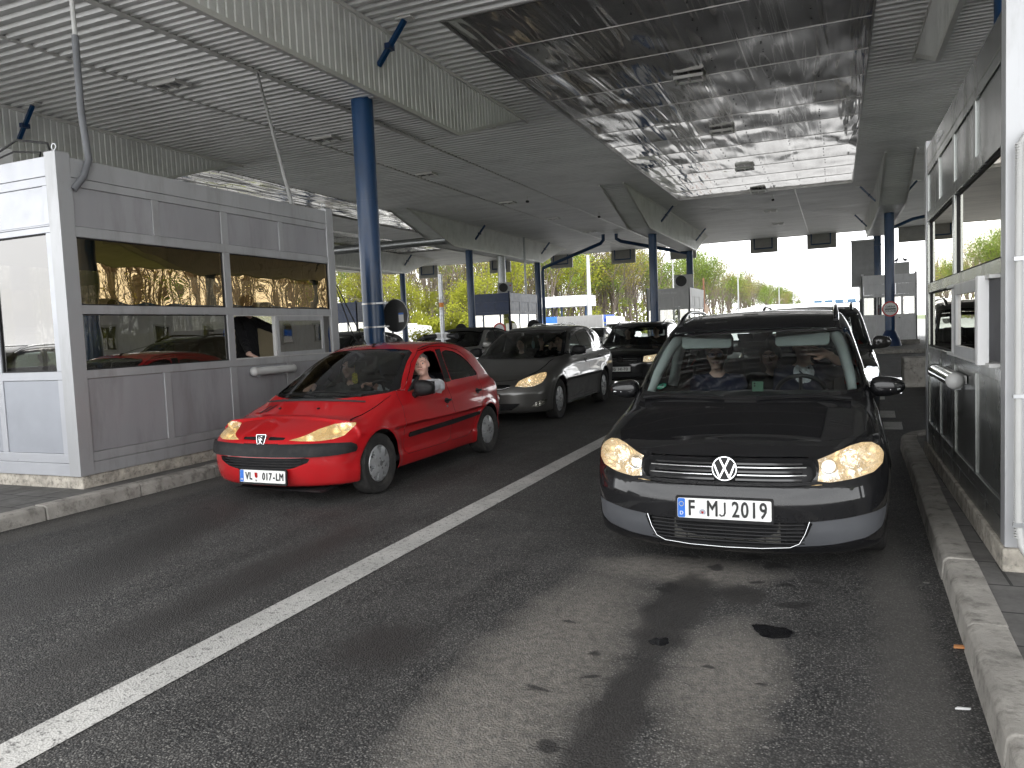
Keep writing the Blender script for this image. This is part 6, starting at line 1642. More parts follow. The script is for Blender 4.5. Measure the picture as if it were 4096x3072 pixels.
# far booths
def far_booth(label, x0, x1, y0, y1, z0, z1, fm, band, glassm, door=True, lettering=None, nside=2, front_door=True):
    r = thing('booth', label, 'booth', (x0, y0, z0)); W_, D_, H_ = x1 - x0, y1 - y0, z1 - z0; h = H_
    f = [(0, W_, 0, .08), (0, W_, h * .86, h), (0, .10, .08, h * .86), (W_ - .10, W_, .08, h * .86), (.10, W_ - .10, h * .66, h * .70), (.10, W_ - .10, h * .36, h * .39)]
    f2 = []; c = []
    a, b = (.30 * W_, .72 * W_) if front_door else (.5 * W_ - .05, .5 * W_ + .05)
    f2 += [(a - .07, a, .08, h * .36), (b, b + .07, .08, h * .36), (a - .07, a, h * .39, h * .66), (b, b + .07, h * .39, h * .66)]
    for u0, u1 in ((.10, a - .07), (a, b), (b + .07, W_ - .10)):
        c += [(u0, u1, .08, h * .36, ('panel', WHITE if fm is not NAVY else BG_CLR)), (u0, u1, h * .39, h * .66, ('glass', glassm))]
    c += [(.10, W_ * .62, h * .70, h * .86, ('panel', band)), (W_ * .62, W_ - .10, h * .70, h * .86, ('panel', band))]
    grid_face(r, (0, 0, 0), (1, 0, 0), 0, 0, f + f2, c, fm=fm)
    f = [(0, D_, 0, .08), (0, D_, h * .86, h), (0, .10, .08, h * .86), (D_ - .10, D_, .08, h * .86), (.10, D_ - .10, h * .66, h * .70), (.10, D_ - .10, h * .36, h * .39)]
    c = []; n = nside
    for k in range(n):
        u0 = .10 + (D_ - .2) * k / n; u1 = .10 + (D_ - .2) * (k + 1) / n - .05
        c += [(u0, u1, .08, h * .36, ('panel', WHITE)), (u0, u1, h * .39, h * .66, ('glass', glassm)), (u0, u1, h * .70, h * .86, ('panel', band))]
        f += [(u1, u1 + .05, .08, h * .36), (u1, u1 + .05, h * .39, h * .66), (u1, u1 + .05, h * .70, h * .86)]
    grid_face(r, (W_, 0, 0), (0, 1, 0), 0, 0, f, c, fm=fm)
    grid_face(r, (0, D_, 0), (0, -1, 0), 0, 0, f, c, fm=fm)
    bx('roof_panel', fm, r, .02, W_ - .02, .02, D_ - .02, h - .06, h - .02); bx('booth_floor', SH['trim'], r, .07, W_ - .07, .07, D_ - .07, 0, .06)
    bx('desk', pbr('desk', (.35, .3, .22), .6), r, .3, W_ - .3, D_ * .4, D_ * .6, .06, .8)
    if front_door: MB().tube([(b - .06, -.03, h * .33), (b - .06, -.06, h * .34), (b - .12, -.06, h * .34)], .012, 6).build('door_handle', BLACK, r)
    if lettering: text_mesh('maker_lettering', lettering, .2, WHITE, r, Matrix.Translation((W_ * .5, -.004, h * .93)) @ Matrix.Rotation(R(90), 4, 'X'))
    for sx_ in (.05, W_ - .05): bx('corner_post', fm, r, sx_ - .05, sx_ + .05, -.01, .09, h, h + .08)
    return r
far_booth('white framed booth with a glazed door behind the round customs sign', 1.15, 3.5, 40, 43.6, .35, 3.42, WHITE, WHITE, BG_CLR)
tag(MB().box(1.1, 3.6, 39.95, 43.7, .15, .345).build('plinth', CONC), 'grey concrete plinth under the far booth behind the customs sign', 'plinth')
far_booth('grey booth with white frames behind the middle far column, air conditioner on top', -9.3, -7.0, 40.6, 45.2, .15, 3.42, LIGHTG, LIGHTG, BG_CLR, lettering='Tehnix doo', nside=3)
far_booth('dark blue framed glass booth at the far left of centre', -19.5, -17.1, 40.2, 44.6, .15, 3.72, NAVY, NAVY, BG_CLR, nside=3)
far_booth('dark blue framed glass booth seen behind the near blue column', -28.6, -26.0, 38, 42, .15, 3.62, NAVY, NAVY, BG_CLR, nside=2)
aircon('white air conditioner with a round red logo on the roof of the blue framed booth', (-17.9, 41.5, 3.78), R(25), True, 1.1)
aircon('dark air conditioner on the roof of the grey booth behind the middle column', (-7.6, 42.2, 3.5), R(10), False, 1.25)
o = bx('ventilator_box', LIGHTG, None, 2.55, 3.25, 40.7, 41.4, 3.44, 4.0, bevel=.02); tag(o, 'small metal ventilator box on the roof of the booth behind the customs sign', 'ventilator')
# round customs sign on the far right column
def disc_sign(label, loc, rz, r, back=True):
    s = thing('round_sign', label, 'sign', loc, rz)
    return s
s = thing('round_sign', 'round red bordered customs sign on the far right blue column', 'sign', (2.23, 37.50, 1.79))
MB().cyl((0, 0, 0), (0, -.012, 0), .335, n=40).build('sign_rim', REDP, s); MB().cyl((0, -.013, 0), (0, -.016, 0), .275, n=40).build('sign_face', pbr('sign_white', (.75, .75, .73), .4, var=.03), s)
MB().box(-.215, .215, -.021, -.018, -.028, .022).build('sign_bar', BLACK, s)
text_mesh('sign_lettering', 'CARINA', .125, BLACK, s, Matrix.Translation((0, -.019, .095)) @ Matrix.Rotation(R(90), 4, 'X'), bold=.002, sx=.85); text_mesh('sign_lettering', 'DOUANE', .125, BLACK, s, Matrix.Translation((0, -.019, -.10)) @ Matrix.Rotation(R(90), 4, 'X'), bold=.002, sx=.85)
MB().box(-.25, .25, .0, .02, .12, .16).box(-.25, .25, 0, .02, -.16, -.12).build('sign_bracket', GALV, s)
s = thing('round_sign', 'black back of a round sign with a white sticker, strapped to the near blue column', 'sign', (-7.86, 12.80, 1.90), R(-8))
MB().cyl((0, 0, 0), (0, .012, 0), .315, n=40).build('sign_plate', pbr('sign_back', (.035, .035, .035), .5), s)
MB().lathe([(.315, 0), (.322, .0), (.322, .03), (.315, .03)], Matrix.Rotation(R(-90), 4, 'X') @ Matrix.Translation((0, 0, -.02)), 40).build('sign_lip', GALV, s)
MB().box(.07, .19, -.003, -.001, -.13, .05).build('sticker', WHITE, s); MB().box(.07, .19, -.005, -.0032, .015, .05).build('sticker_band', SH['eu_blue'], s)
s = thing('clamp_band', 'two perforated steel bands round the near blue column holding the sign', 'clamp', (-8.24, 12.6, 0))
for z in (1.68, 2.13):
    MB().lathe([(.212, z), (.212, z + .028), (.207, z + .028), (.207, z)], None, 32).build('band', GALV, s)
    h = MB()
    for k in range(26): a = R(-100 + k * 7); h.box(-.006, .006, -.002, .002, .006, .022, Matrix.Translation((.213 * math.cos(a), .213 * math.sin(a), z)) @ Matrix.Rotation(a + R(90), 4, 'Z'))
    h.build('band_holes', BLACK, s); MB().box(.15, .42, -.14, -.115, z + .0, z + .03).build('band_arm', GALV, s)
t = thing('cable', 'two thin black cables running down beside the far end of the left booth', 'cable')
MB().tube([(-6.9, 9.6, 2.3), (-6.75, 9.9, 1.6), (-6.6, 10.1, 1.1)], .009, 6).tube([(-6.93, 9.6, 2.3), (-6.85, 9.85, 1.6), (-6.7, 10.1, 1.1)], .009, 6).build('cable_pair', BLACK, t)
# camera post
t = thing('camera_post', 'slim galvanised post carrying two cameras, between the red hatchback and the convertible', 'post', (-8.24, 15.4, 0))
MB().cyl((0, 0, .1), (0, 0, 2.86), .052, n=16).build('post', GALV, t, smooth=50)
MB().cyl((0, 0, 2.12), (0, 0, 2.22), .054, n=16).build('orange_band', pbr('orange', (.8, .28, .03), .5), t); MB().cyl((0, 0, 2.22), (0, 0, 2.30), .0545, n=16).cyl((0, 0, 2.04), (0, 0, 2.12), .0545, n=16).build('white_band', WHITE, t)
for z in (1.38, 1.52): MB().box(-.16, .16, -.06, .06, z, z + .02).build('clamp', GALV, t)
MB().box(-.16, -.03, -.05, .05, 1.38, 1.54).box(.05, .17, -.05, .05, 1.38, 1.54).build('camera_mount', LIGHTG, t, bevel=.01)
for sx_ in (-1, 1): MB().cyl((sx_ * .14, -.02, 1.46), (sx_ * .38, -.12, 1.45), .05, .055, n=14).cyl((sx_ * .38, -.12, 1.45), (sx_ * .42, -.14, 1.45), .065, n=14).build('camera', SH['trim2'], t, smooth=50)
# sign board behind the right columns, concrete block, posts
t = thing('sign_board', 'large grey back of a sign board left of the far right columns', 'sign', (.75, 41, 3.0))
MB().box(0, 1.0, 0, .06, 0, 2.15).build('board', pbr('board_grey', (.28, .28, .28), .5, .3, dirt=((.2, .2, .19), .4)), t); MB().box(-.03, 1.03, -.01, .07, 2.15, 2.22).box(-.03, 1.03, -.01, .07, -.06, 0).build('board_rim', WHITE, t); MB().box(1.0, 1.35, .02, .06, 1.9, 1.96).build('bracket', BLUE, t)
o = MB().box(1.28, 3.0, 17.6, 18.2, 0, .62).build('concrete_block', CONC, None, bevel=.03); tag(o, 'stained concrete barrier block beyond the right booth', 'barrier')
def pigeon(loc, rz, label):
    t = thing('pigeon', label, 'pigeon', loc, rz)
    f = lambda P: smin(smin(_ell(P, (0, 0, .12), (.055, .10, .062)), _cap(P, (0, -.07, .14), (0, -.09, .22), .035, .024), .03), smin(_ell(P, (0, -.10, .235), (.024, .03, .024)), _cap(P, (0, .08, .10), (0, .19, .05), .03, .014), .02), .02)
    Pp, Ff = surface_nets(f, (-.1, -.17, .0), (.1, .25, .3), .012); me = mesh_from(Pp, Ff, 'body'); set_normals(me, f); link_mesh('body', me, pbr('feather_grey', (.07, .07, .08), .7, var=.4, nscale=30), t)
    MB().tube([(0, -.125, .235), (0, -.15, .228)], [.007, .002], 5).build('beak', BLACK, t)
    for s_ in (-1, 1): MB().tube([(s_ * .02, 0, .07), (s_ * .02, 0, .004), (s_ * .02, -.03, .003)], .005, 5).build('foot', pbr('foot_pink', (.3, .12, .1), .6), t)
pigeon((2.72, 41.0, 4.0), R(30), 'grey pigeon, left one of two on the ventilator box of the far right booth'); pigeon((3.10, 41.1, 4.0), R(-60), 'grey pigeon, right one of two on the ventilator box of the far right booth')
# litter on the asphalt
o = MB().prism([(0, 0), (.045, .006), (.04, .028), (.004, .022)], lambda a, b: (a, b, .004), lambda a, b: (a, b + .003, .012)).build('litter', pbr('litter_orange', (.5, .22, .08), .7)); o.location = (.47, 3.80, 0); tag(o, 'small orange brown scrap lying on the asphalt near the right kerb', 'litter')
o = MB().prism([(0, 0), (.05, .01), (.055, .018), (.01, .014)], lambda a, b: (a, b, .003), lambda a, b: (a, b + .002, .008)).build('litter', WHITE); o.location = (.40, 3.20, 0); tag(o, 'small white paper scrap on the asphalt near the right kerb', 'litter')
# ---------------------------------------------------------------- trees
BARK = pbr('bark', (.13, .105, .085), .95, var=.3, nscale=4, bump=.5, bscale=14, stretch=(1, 1, .3))
def leaf_mat(name, c1, c2):
    m, nt, out = _mat(name); v = _coord(nt)
    g = nt.nodes.new('ShaderNodeNewGeometry')
    c = _mix(nt, g.outputs['Random Per Island'], c1, c2)
    c = _mix(nt, _ramp(nt, _noise(nt, v, .7, 3), [(.35, _g(0)), (.7, _g(.6))]), c, tuple(x * .45 for x in c1))
    d = nt.nodes.new('ShaderNodeBsdfDiffuse'); t = nt.nodes.new('ShaderNodeBsdfTranslucent')
    nt.links.new(c, d.inputs[0]); nt.links.new(c, t.inputs[0])
    mx = nt.nodes.new('ShaderNodeMixShader'); mx.inputs[0].default_value = .4
    nt.links.new(d.outputs[0], mx.inputs[1]); nt.links.new(t.outputs[0], mx.inputs[2]); nt.links.new(mx.outputs[0], out.inputs[0]); return m
LEAF_Y = leaf_mat('spring_leaf', (.24, .27, .035), (.36, .36, .05)); LEAF_O = leaf_mat('bud_leaf', (.22, .19, .045), (.33, .30, .07)); LEAF_G = leaf_mat('green_leaf', (.12, .19, .04), (.24, .30, .06))
def tree_proto(name, hgt, spread, leaf, nleaf, lsize, seed, label, group, depth=5, low=.30, bushy=False):
    rnd = random.Random(seed); mb = MB(); tips = []
    def grow(p, d, L, r, lev):
        n = 3 if lev < 2 else 2; pts = [p]; q = p
        for i in range(n):
            d = (d + Vector((rnd.uniform(-.16, .16), rnd.uniform(-.16, .16), rnd.uniform(-.02, .12)))).normalized(); q = q + d * L / n; pts.append(q)
        r1 = r * .66; mb.tube(pts, [r + (r1 - r) * i / n for i in range(n + 1)], 6 if lev < 2 else (4 if lev < 3 else 3), cap=False)
        if lev >= 2: tips.extend(pts[1:])
        if lev >= depth: return
        k = 3 if lev < 3 else rnd.choice((2, 3))
        for j in range(k):
            a = 2 * PI * (j / k + rnd.random() * .5); tilt = rnd.uniform(.35, .85) * spread
            o = d.orthogonal().normalized(); o2 = d.cross(o); nd = (d * math.cos(tilt) + (o * math.cos(a) + o2 * math.sin(a)) * math.sin(tilt)).normalized()
            if nd.z < .05: nd.z = .1 + rnd.random() * .2; nd.normalize()
            grow(pts[-1] if j < 2 else pts[-2], nd, L * rnd.uniform(.58, .8), r1 * rnd.uniform(.6, .85), lev + 1)
    r0 = .012 * hgt + .02
    root = thing(name, label, 'tree', (0, 0, 0), group=group)
    H0 = hgt * low; trunk = Vector((0, 0, 0))
    pts = [Vector((rnd.uniform(-.1, .1) * k, rnd.uniform(-.1, .1) * k, H0 * k / 4)) for k in range(5)]; pts[0].z = -.2
    tb = MB().tube(pts, [r0 * (1.25 - .1 * k) for k in range(5)], 8)
    for j in range(4 if not bushy else 6):
        a = 2 * PI * j / 4 + rnd.random(); tl = rnd.uniform(.1, .45) * spread if not bushy else rnd.uniform(.3, 1.0)
        grow(pts[-1] if j < 3 else pts[-2], Vector((math.sin(tl) * math.cos(a), math.sin(tl) * math.sin(a), math.cos(tl))), hgt * rnd.uniform(.22, .30), r0 * .62, 1)
    tb.build('trunk', BARK, root, smooth=60)
    mb.build('branches', BARK, root, recalc=False)
    if nleaf:
        cr = MB()
        for _ in range(nleaf):
            t = rnd.choice(tips); s = lsize * rnd.uniform(.5, 1.3); g = .35 + lsize
            c = t + Vector((rnd.gauss(0, g), rnd.gauss(0, g), rnd.gauss(0, g * .8)))
            u = Vector((rnd.gauss(0, 1), rnd.gauss(0, 1), rnd.gauss(0, 1))).normalized(); w = u.orthogonal().normalized()
            cr.add([c - u * s, c + w * s * .6, c + u * s, c - w * s * .6], [(0, 1, 2, 3)])
        cr.build('crown', leaf, root, recalc=False)
    return root
G_F = 'bare spring trees of the wood behind the border station'
LB_ = 'tall nearly bare spring tree in the wood behind the border station'; LO_ = 'tall tree with sparse orange brown buds in the wood behind the border station'; LG_ = 'tall tree with thin yellow green spring leaves in the wood behind the border station'; LY_ = 'round bright yellow green bush at the edge of the wood behind the border station'
protos = dict(
    b1=tree_proto('bare_tree', 19, .75, LEAF_O, 700, .10, 11, LB_, G_F, 5), b2=tree_proto('bare_tree', 21, .6, LEAF_O, 600, .10, 5, LB_, G_F, 5), b3=tree_proto('bare_tree', 17, .9, LEAF_O, 900, .10, 8, LB_, G_F, 5),
    o1=tree_proto('budding_tree', 17, .85, LEAF_O, 1500, .13, 21, LO_, 'budding trees of the wood', 5), o2=tree_proto('budding_tree', 15, .8, LEAF_O, 1900, .13, 22, LO_, 'budding trees of the wood', 4),
    g1=tree_proto('leafy_tree', 15, .8, LEAF_G, 2800, .15, 31, LG_, 'leafing trees of the wood', 5), g2=tree_proto('leafy_tree', 11, .8, LEAF_Y, 2600, .14, 32, LG_, 'leafing trees of the wood', 4),
    y1=tree_proto('shrub', 6.5, 1, LEAF_Y, 2600, .14, 41, LY_, 'bright bushes at the edge of the wood', 3, .08, True), y2=tree_proto('shrub', 4.5, 1, LEAF_Y, 1900, .13, 42, LY_, 'bright bushes at the edge of the wood', 3, .08, True))
used = set()
def plant(k, x, y, s=1.0):
    p = protos[k]; o = p if k not in used else copy_tree(p); used.add(k)
    o.location = (x, y, -.05); o.rotation_euler = (0, 0, random.uniform(0, 6.28)); o.scale = (s, s, s * random.uniform(.92, 1.1)); return o
rnd = random.Random(3)
def wood(line, n, back, kinds, s=(.85, 1.15)):
    L = [0]
    for a, b in zip(line, line[1:]): L.append(L[-1] + math.hypot(b[0] - a[0], b[1] - a[1]))
    for i in range(n):
        t = L[-1] * (i + rnd.random()) / n; k = max(j for j in range(len(L) - 1) if L[j] <= t); u = (t - L[k]) / (L[k + 1] - L[k]); a, b = line[k], line[k + 1]
        d = Vector((b[0] - a[0], b[1] - a[1], 0)).normalized(); nr = Vector((-d[1], d[0], 0)); w = rnd.uniform(0, back)
        plant(rnd.choice(kinds), a[0] + (b[0] - a[0]) * u + nr[0] * w, a[1] + (b[1] - a[1]) * u + nr[1] * w, rnd.uniform(*s))
edge = [(-150, 66), (-80, 80), (-48, 98), (-31, 130), (-27, 200), (-26, 330)]
wood(edge, 105, 24, ['b1', 'b2', 'b3', 'b1', 'g1', 'o1'])
wood(edge[:4], 40, 6, ['b1', 'b3', 'o1', 'o2', 'b2'], (.8, 1.0))
wood([(-29, 118), (-27, 200), (-26, 330), (-22, 600)], 62, 10, ['b1', 'o1', 'g1', 'g1', 'o1', 'b2'], (.95, 1.2))
wood(edge[:4], 22, 4, ['o2', 'g1', 'g2', 'o1', 'g1'], (.75, .95))
wood([(-120, 60), (-78, 74), (-46, 92), (-30, 122)], 34, 3, ['y1', 'y2', 'y1', 'g2'], (.8, 1.25))
plant('g2', -36, 86, 1.15); plant('y1', -52, 72, 1.3); plant('y1', -58, 66, 1.2); plant('y2', -31, 100, 1.1); plant('g1', -33, 92, .9); plant('y2', -27, 52, .9); plant('y2', -31, 55, .8); plant('b1', 22, 300, 1.0); plant('o2', 40, 260, .6); plant('b3', 30, 210, .6)
wood([(46, 330), (46, 130)], 8, 10, ['b1', 'b2', 'o1'])
wood([(50, 130), (47, 60), (47, 12)], 36, 10, ['b1', 'b2', 'b3', 'o1', 'g1', 'b2'])

def far_wood(name, label, n, rect, seed):
    rd = random.Random(seed); mb = MB(); lf = MB()
    for _ in range(n):
        x, y = rect(rd); h = rd.uniform(13, 20); r = rd.uniform(.08, .2); b = Vector((x, y, -.2)); top = b + Vector((rd.gauss(0, .8), rd.gauss(0, .8), h))
        mb.tube([b, b.lerp(top, .5) + Vector((rd.gauss(0, .3), 0, 0)), top], [r, r * .7, r * .2], 4, cap=False)
        for k in range(16):
            t = rd.uniform(.3, .98); p = b.lerp(top, t); a = rd.uniform(0, 6.28); L = rd.uniform(1.2, 4.0) * (1.1 - t * .6)
            q = p + Vector((math.cos(a) * L * .6, math.sin(a) * L * .6, L * .8)); mb.tube([p, q], [r * .35, .02], 3, cap=False)
            for j in range(3):
                c = p.lerp(q, rd.uniform(.3, 1)); a2 = rd.uniform(0, 6.28); e = c + Vector((math.cos(a2), math.sin(a2), rd.uniform(.3, 1.4))) * L * .35; mb.tube([c, e], [.035, .012], 3, cap=False)
                if rd.random() < .5:
                    u = Vector((rd.gauss(0, 1), rd.gauss(0, 1), rd.gauss(0, 1))).normalized() * .22; w = u.orthogonal().normalized() * .15; lf.add([e - u, e + w, e + u, e - w], [(0, 1, 2, 3)])
    o = mb.build(name, BARK, None, recalc=False); tag(o, label, 'wood', kind='stuff'); l = lf.build('wood_leaves', LEAF_O, o, recalc=False)
def band(line, w):
    def f(rd):
        i = rd.randrange(len(line) - 1); t = rd.random(); a, b = line[i], line[i + 1]; d = Vector((b[0] - a[0], b[1] - a[1], 0)).normalized(); s = rd.uniform(0, w)
        return a[0] + (b[0] - a[0]) * t - d[1] * s, a[1] + (b[1] - a[1]) * t + d[0] * s
    return f
far_wood('wood', 'dense mass of bare trees deep in the wood behind the border station', 520, band([(-150, 80), (-85, 96), (-52, 114), (-38, 150), (-34, 230)], 40), 9)
mb = MB(); rd = random.Random(4); bf = band([(-150, 70), (-80, 84), (-48, 104), (-33, 134), (-29, 200), (-28, 420)], 26)
for _ in range(15000):
    x, y = bf(rd); z = rd.uniform(0, 1) ** 1.6 * 6.5; s_ = rd.uniform(.15, .5); u = Vector((rd.gauss(0, 1), rd.gauss(0, 1), rd.gauss(0, 1))).normalized(); q = u.orthogonal().normalized(); c = Vector((x, y, z))
    mb.add([c - u * s_, c + q * s_ * .6, c + u * s_, c - q * s_ * .6], [(0, 1, 2, 3)])
tag(mb.build('undergrowth', leaf_mat('undergrowth_leaf', (.15, .16, .045), (.28, .31, .07)), None, recalc=False), 'loose brown and green undergrowth between the trees of the wood', 'undergrowth', kind='stuff')
far_wood('wood', 'mass of bare trees behind the white container office on the right', 200, band([(62, 140), (60, 15)], 20), 10)

# ---------------------------------------------------------------- office containers on the right (seen mirrored in the booth windows)
off = thing('office_building', 'long white container office with blue trim beyond the right lanes', 'building', (13.5, 15, 0))
bx('wall', WHITE, off, .05, 3.5, 0, 40, .3, 3.0); bx('plinth_band', SH['eu_blue'], off, 0, .05, 0, 40, .3, .55); bx('roof_trim', SH['eu_blue'], off, -.12, 3.6, -.1, 40.1, 3.0, 3.35)
for k in range(14):
    y = 1.2 + k * 2.75; f = bx('window', LIGHTG, off, .015, .05, y, y + .85, 1.35, 2.45); bx('pane', SH['glass_dark'], f, .005, .015, y + .08, y + .77, 1.43, 2.37)
    if k % 3 == 1: bx('blue_post', SH['eu_blue'], off, .0, .05, y + 1.5, y + 1.8, .55, 3.0)
for k in range(3): aircon('white air conditioner on the wall of the white container office, %s from the near end' % ('first', 'second', 'third')[k], (13.28, 22 + k * 9, 2.9), R(-90), False)
# ---------------------------------------------------------------- trucks, canopy hut, gantry, poles
def truck(label, x, y, rz, col, L=13.0, cab=(.6, .6, .6)):
    t = thing('truck', label, 'truck', (x, y, 0), R(rz)); m = pbr('trailer', col, .4, var=.05, dirt=((.4, .4, .4), .3)); mc = pbr('cab', cab, .35)
    MB().box(-1.25, 1.25, 2.6, 2.6 + L, 1.15, 4.0).build('trailer', m, t, bevel=.05)
    MB().prism([(0, .7), (0, 2.2), (.35, 3.5), (2.2, 3.75), (2.2, .7)], lambda a, b: (-1.22, a, b), lambda a, b: (1.22, a, b)).build('cab', mc, t, bevel=.08)
    MB().prism([(-1.1, 1.95), (1.1, 1.95), (1.05, 2.9), (-1.05, 2.9)], lambda a, b: (a, -.02 + (b - 1.95) * .26, b), lambda a, b: (a, .02 + (b - 1.95) * .26, b)).build('windscreen', SH['glass_dark'], t)
    MB().box(-.9, .9, -.06, 0, .75, 1.5).build('grille', BLACK, t); MB().box(-1.2, 1.2, 2.4, L + 2.2, .85, 1.12).build('chassis', BLACK, t)
    for y_ in (.9, 3.2, L - .6, L + .7):
        for s in (-1, 1): MB().cyl((s * 1.2, y_, .5), (s * .9, y_, .5), .5, n=18).build('wheel', SH['tyre'], t)
    return t
truck('white lorry at the left end of the distant lorry queue, beside the hexagonal sign', -14.5, 128, -64, (.75, .75, .75)); truck('white lorry second from the left in the distant queue', -9.0, 132, 8, (.72, .74, .75)); truck('pale grey lorry in the middle of the distant queue', -5.6, 138, 2, (.55, .56, .58)); truck('white lorry right of the middle of the distant queue', -2.2, 136, 0, (.7, .7, .7)); truck('rightmost white lorry of the distant queue', 1.2, 142, 0, (.65, .64, .6))
truck('lorry with a bright blue tarpaulin beyond the middle lanes', -27.5, 104, 62, (.03, .10, .50), 6, (.7, .7, .72)).scale = (.85, .85, .82)
truck('white box lorry beyond the small white canopy', -30.5, 84, 75, (.7, .7, .7), 5).scale = (.8, .8, .62)
truck('white lorry partly hidden by bushes at the left', -37, 66, 80, (.6, .6, .58), 7).scale = (.8, .8, .68)
hc = thing('hut_canopy', 'small white roofed canopy on blue posts in the distance left of centre', 'canopy', (-32, 92, 0))
MB().box(-3.9, 3.9, -2, 2, 4.3, 5.6).build('roof', WHITE, hc)
for x in (-3.2, 0, 3.2): MB().cyl((x, 0, 0), (x, 0, 4.6), .14, n=8).build('post', BLUE, hc)
hb_ = thing('hut', 'low white hut with a blue band under the small distant canopy', 'hut', (-33.5, 90, 0)); bx('wall', WHITE, hb_, -4, 1.5, 0, 3, 0, 2.3); bx('band', SH['eu_blue'], hb_, -4.05, 1.55, -.05, 3.05, 2.3, 3.1)
o = tag(MB().box(-21.3, -17.4, 60, 60.3, 0, 2.55).build('wall', WHITE), 'low white wall beyond the lanes, left of the middle columns', 'wall')
g = thing('sign_gantry', 'thin blue motorway gantry with four small signs far down the road', 'gantry', (0, 225, 0))
MB().tube([(-6.2, 0, 0), (-6.2, 0, 5.3), (7.0, 0, 5.6)], .16, 6).build('gantry_frame', BLUE, g)
for x in (-4.3, -1.6, 1.0, 4.1): bx('sign_panel', pbr('gantry_sign', (.05, .12, .2), .5), g, x - 1.05, x + 1.05, -.1, 0, 5.3, 6.4)
def lamp_post(label, x, y, h, arm=1.5, r=.09):
    t = thing('street_lamp', label, 'street lamp', (x, y, 0)); MB().cyl((0, 0, 0), (0, 0, h), r, r * .55, n=8).build('pole', GALV, t, smooth=50)
    if arm: MB().tube([(0, 0, h - .1), (arm * .5, 0, h + .25), (arm, 0, h + .3)], .05, 6).build('arm', GALV, t); MB().box(arm - .1, arm + .55, -.15, .15, h + .22, h + .36).build('lamp_head', LIGHTG, t, bevel=.03)
lamp_post('tall thick pale mast rising behind the lanes left of the middle column', -27.7, 90, 10.4, 0, .36)
for k, (x, y, h) in enumerate(((-14.5, 75, 8.2), (-9.2, 82, 8.2), (-7.0, 110, 8.5), (-6.6, 140, 8.5), (-6.3, 172, 8.5), (-6.0, 210, 8.5), (8.0, 120, 9.0), (9.0, 70, 9.0))):
    lamp_post('slender street lamp beside the far road, %s' % ('first from the left', 'second from the left', 'third from the left', 'fourth from the left', 'fifth from the left', 'farthest one', 'right of the road, farther one', 'right of the road, nearer one')[k], x, y, h, 1.4 if x < 5 else -1.4)
def rust_post(x, y, h, label):
    t = tag(MB().cyl((0, 0, 0), (0, 0, h), .07, n=8).build('rusty_post', RUST), label, 'post'); t.location = (x, y, 0)
rust_post(-9.9, 64, 5.2, 'rusty thin post between the middle column and the road'); rust_post(-22.9, 60, 4.9, 'rusty thin post beside the tall pale mast'); rust_post(-24.6, 58, 3.7, 'short dark rusty post left of the tall pale mast'); rust_post(-45.5, 62, 4.4, 'rusty thin post at the far left above the yellow bushes')
t = thing('hexagonal_sign', 'back of a brown hexagonal sign left of the distant lorries', 'sign', (-12.6, 80, 0)); MB().cyl((0, 0, 2.9), (0, .03, 2.9), .75, n=8).build('sign_plate', pbr('brown_back', (.22, .17, .13), .6), t); MB().cyl((0, .05, 0), (0, .05, 3.4), .06, n=8).build('post', BLACK, t)
o = thing('round_sign', 'small red and white round sign beyond the convertible', 'sign', (-14.7, 33.2, 1.62)); MB().cyl((0, 0, 0), (0, -.01, 0), .32, n=24).build('sign_rim', REDP, o); MB().cyl((0, -.011, 0), (0, -.013, 0), .24, n=24).build('sign_face', WHITE, o)
for x, y, l in ((-16.4, 42.0, 'dark back of a round sign by the blue framed booth'), (-22.2, 44.0, 'dark back of a round sign by the second far column from the left')):
    o = thing('round_sign', l, 'sign', (x, y, 1.75)); MB().cyl((0, 0, 0), (0, .02, 0), .40, n=20).build('sign_plate', BLACK, o); MB().cyl((0, .05, -1.7), (0, .05, .3), .04, n=8).build('post', GALV, o)

# ---------------------------------------------------------------- the other vehicles
P_BLK = car_paint('black_suv_paint', (.008, .008, .009), dirt=.15); P_SIL = car_paint('silver_paint', (.42, .41, .39), metallic=.7, dirt=.3); P_DG = car_paint('dark_grey_paint', (.03, .03, .032), metallic=.4, dirt=.2); P_WH = car_paint('white_paint', (.55, .55, .55), dirt=.2)
r, f, cv, m = suv('suv', 'black compact suv with a plate ending in 41-TO behind the dark grey estate car', (-4.72, 17.6, 0), R(.5), P_BLK, 1.0, h=.038)
vw_badge(r, f, -.0, .725, .062, m, .008); bars(r, 'chrome_strip', f, (.69, .745), -.40, .40, .006, m['chrome'], .0, gapx=.07)
plate(r, 0, -.02, .50, [('BG', -.14, 1), ('141-TO', .08, 1)], m, cc='SRB', sx=.74)
for s in (-1, 1): lit_bowl(r, f, s * .66, .735, .045, m['reflector'], emit_mat('suv_glow', (1, .85, .6), 5), .05)
mir = copy_tree(r); mir.location = (-14.8, -3.2, 0); mir['label'] = 'black compact suv in the lane left of the left booth, mirrored in its end window'
r, f, cv, m = suv('people_carrier', 'tall black people carrier with a bright white headlight hidden mostly behind the black minivan', (-.42, 10.25, 0), R(-.3), P_BLK, 1.05, h=.045, led=True)
for s in (-1, 1): lit_bowl(r, f, s * .78, .76, .07, m['reflector'], emit_mat('led_glow', (.85, .93, 1), 22), .04, tilt=.5)
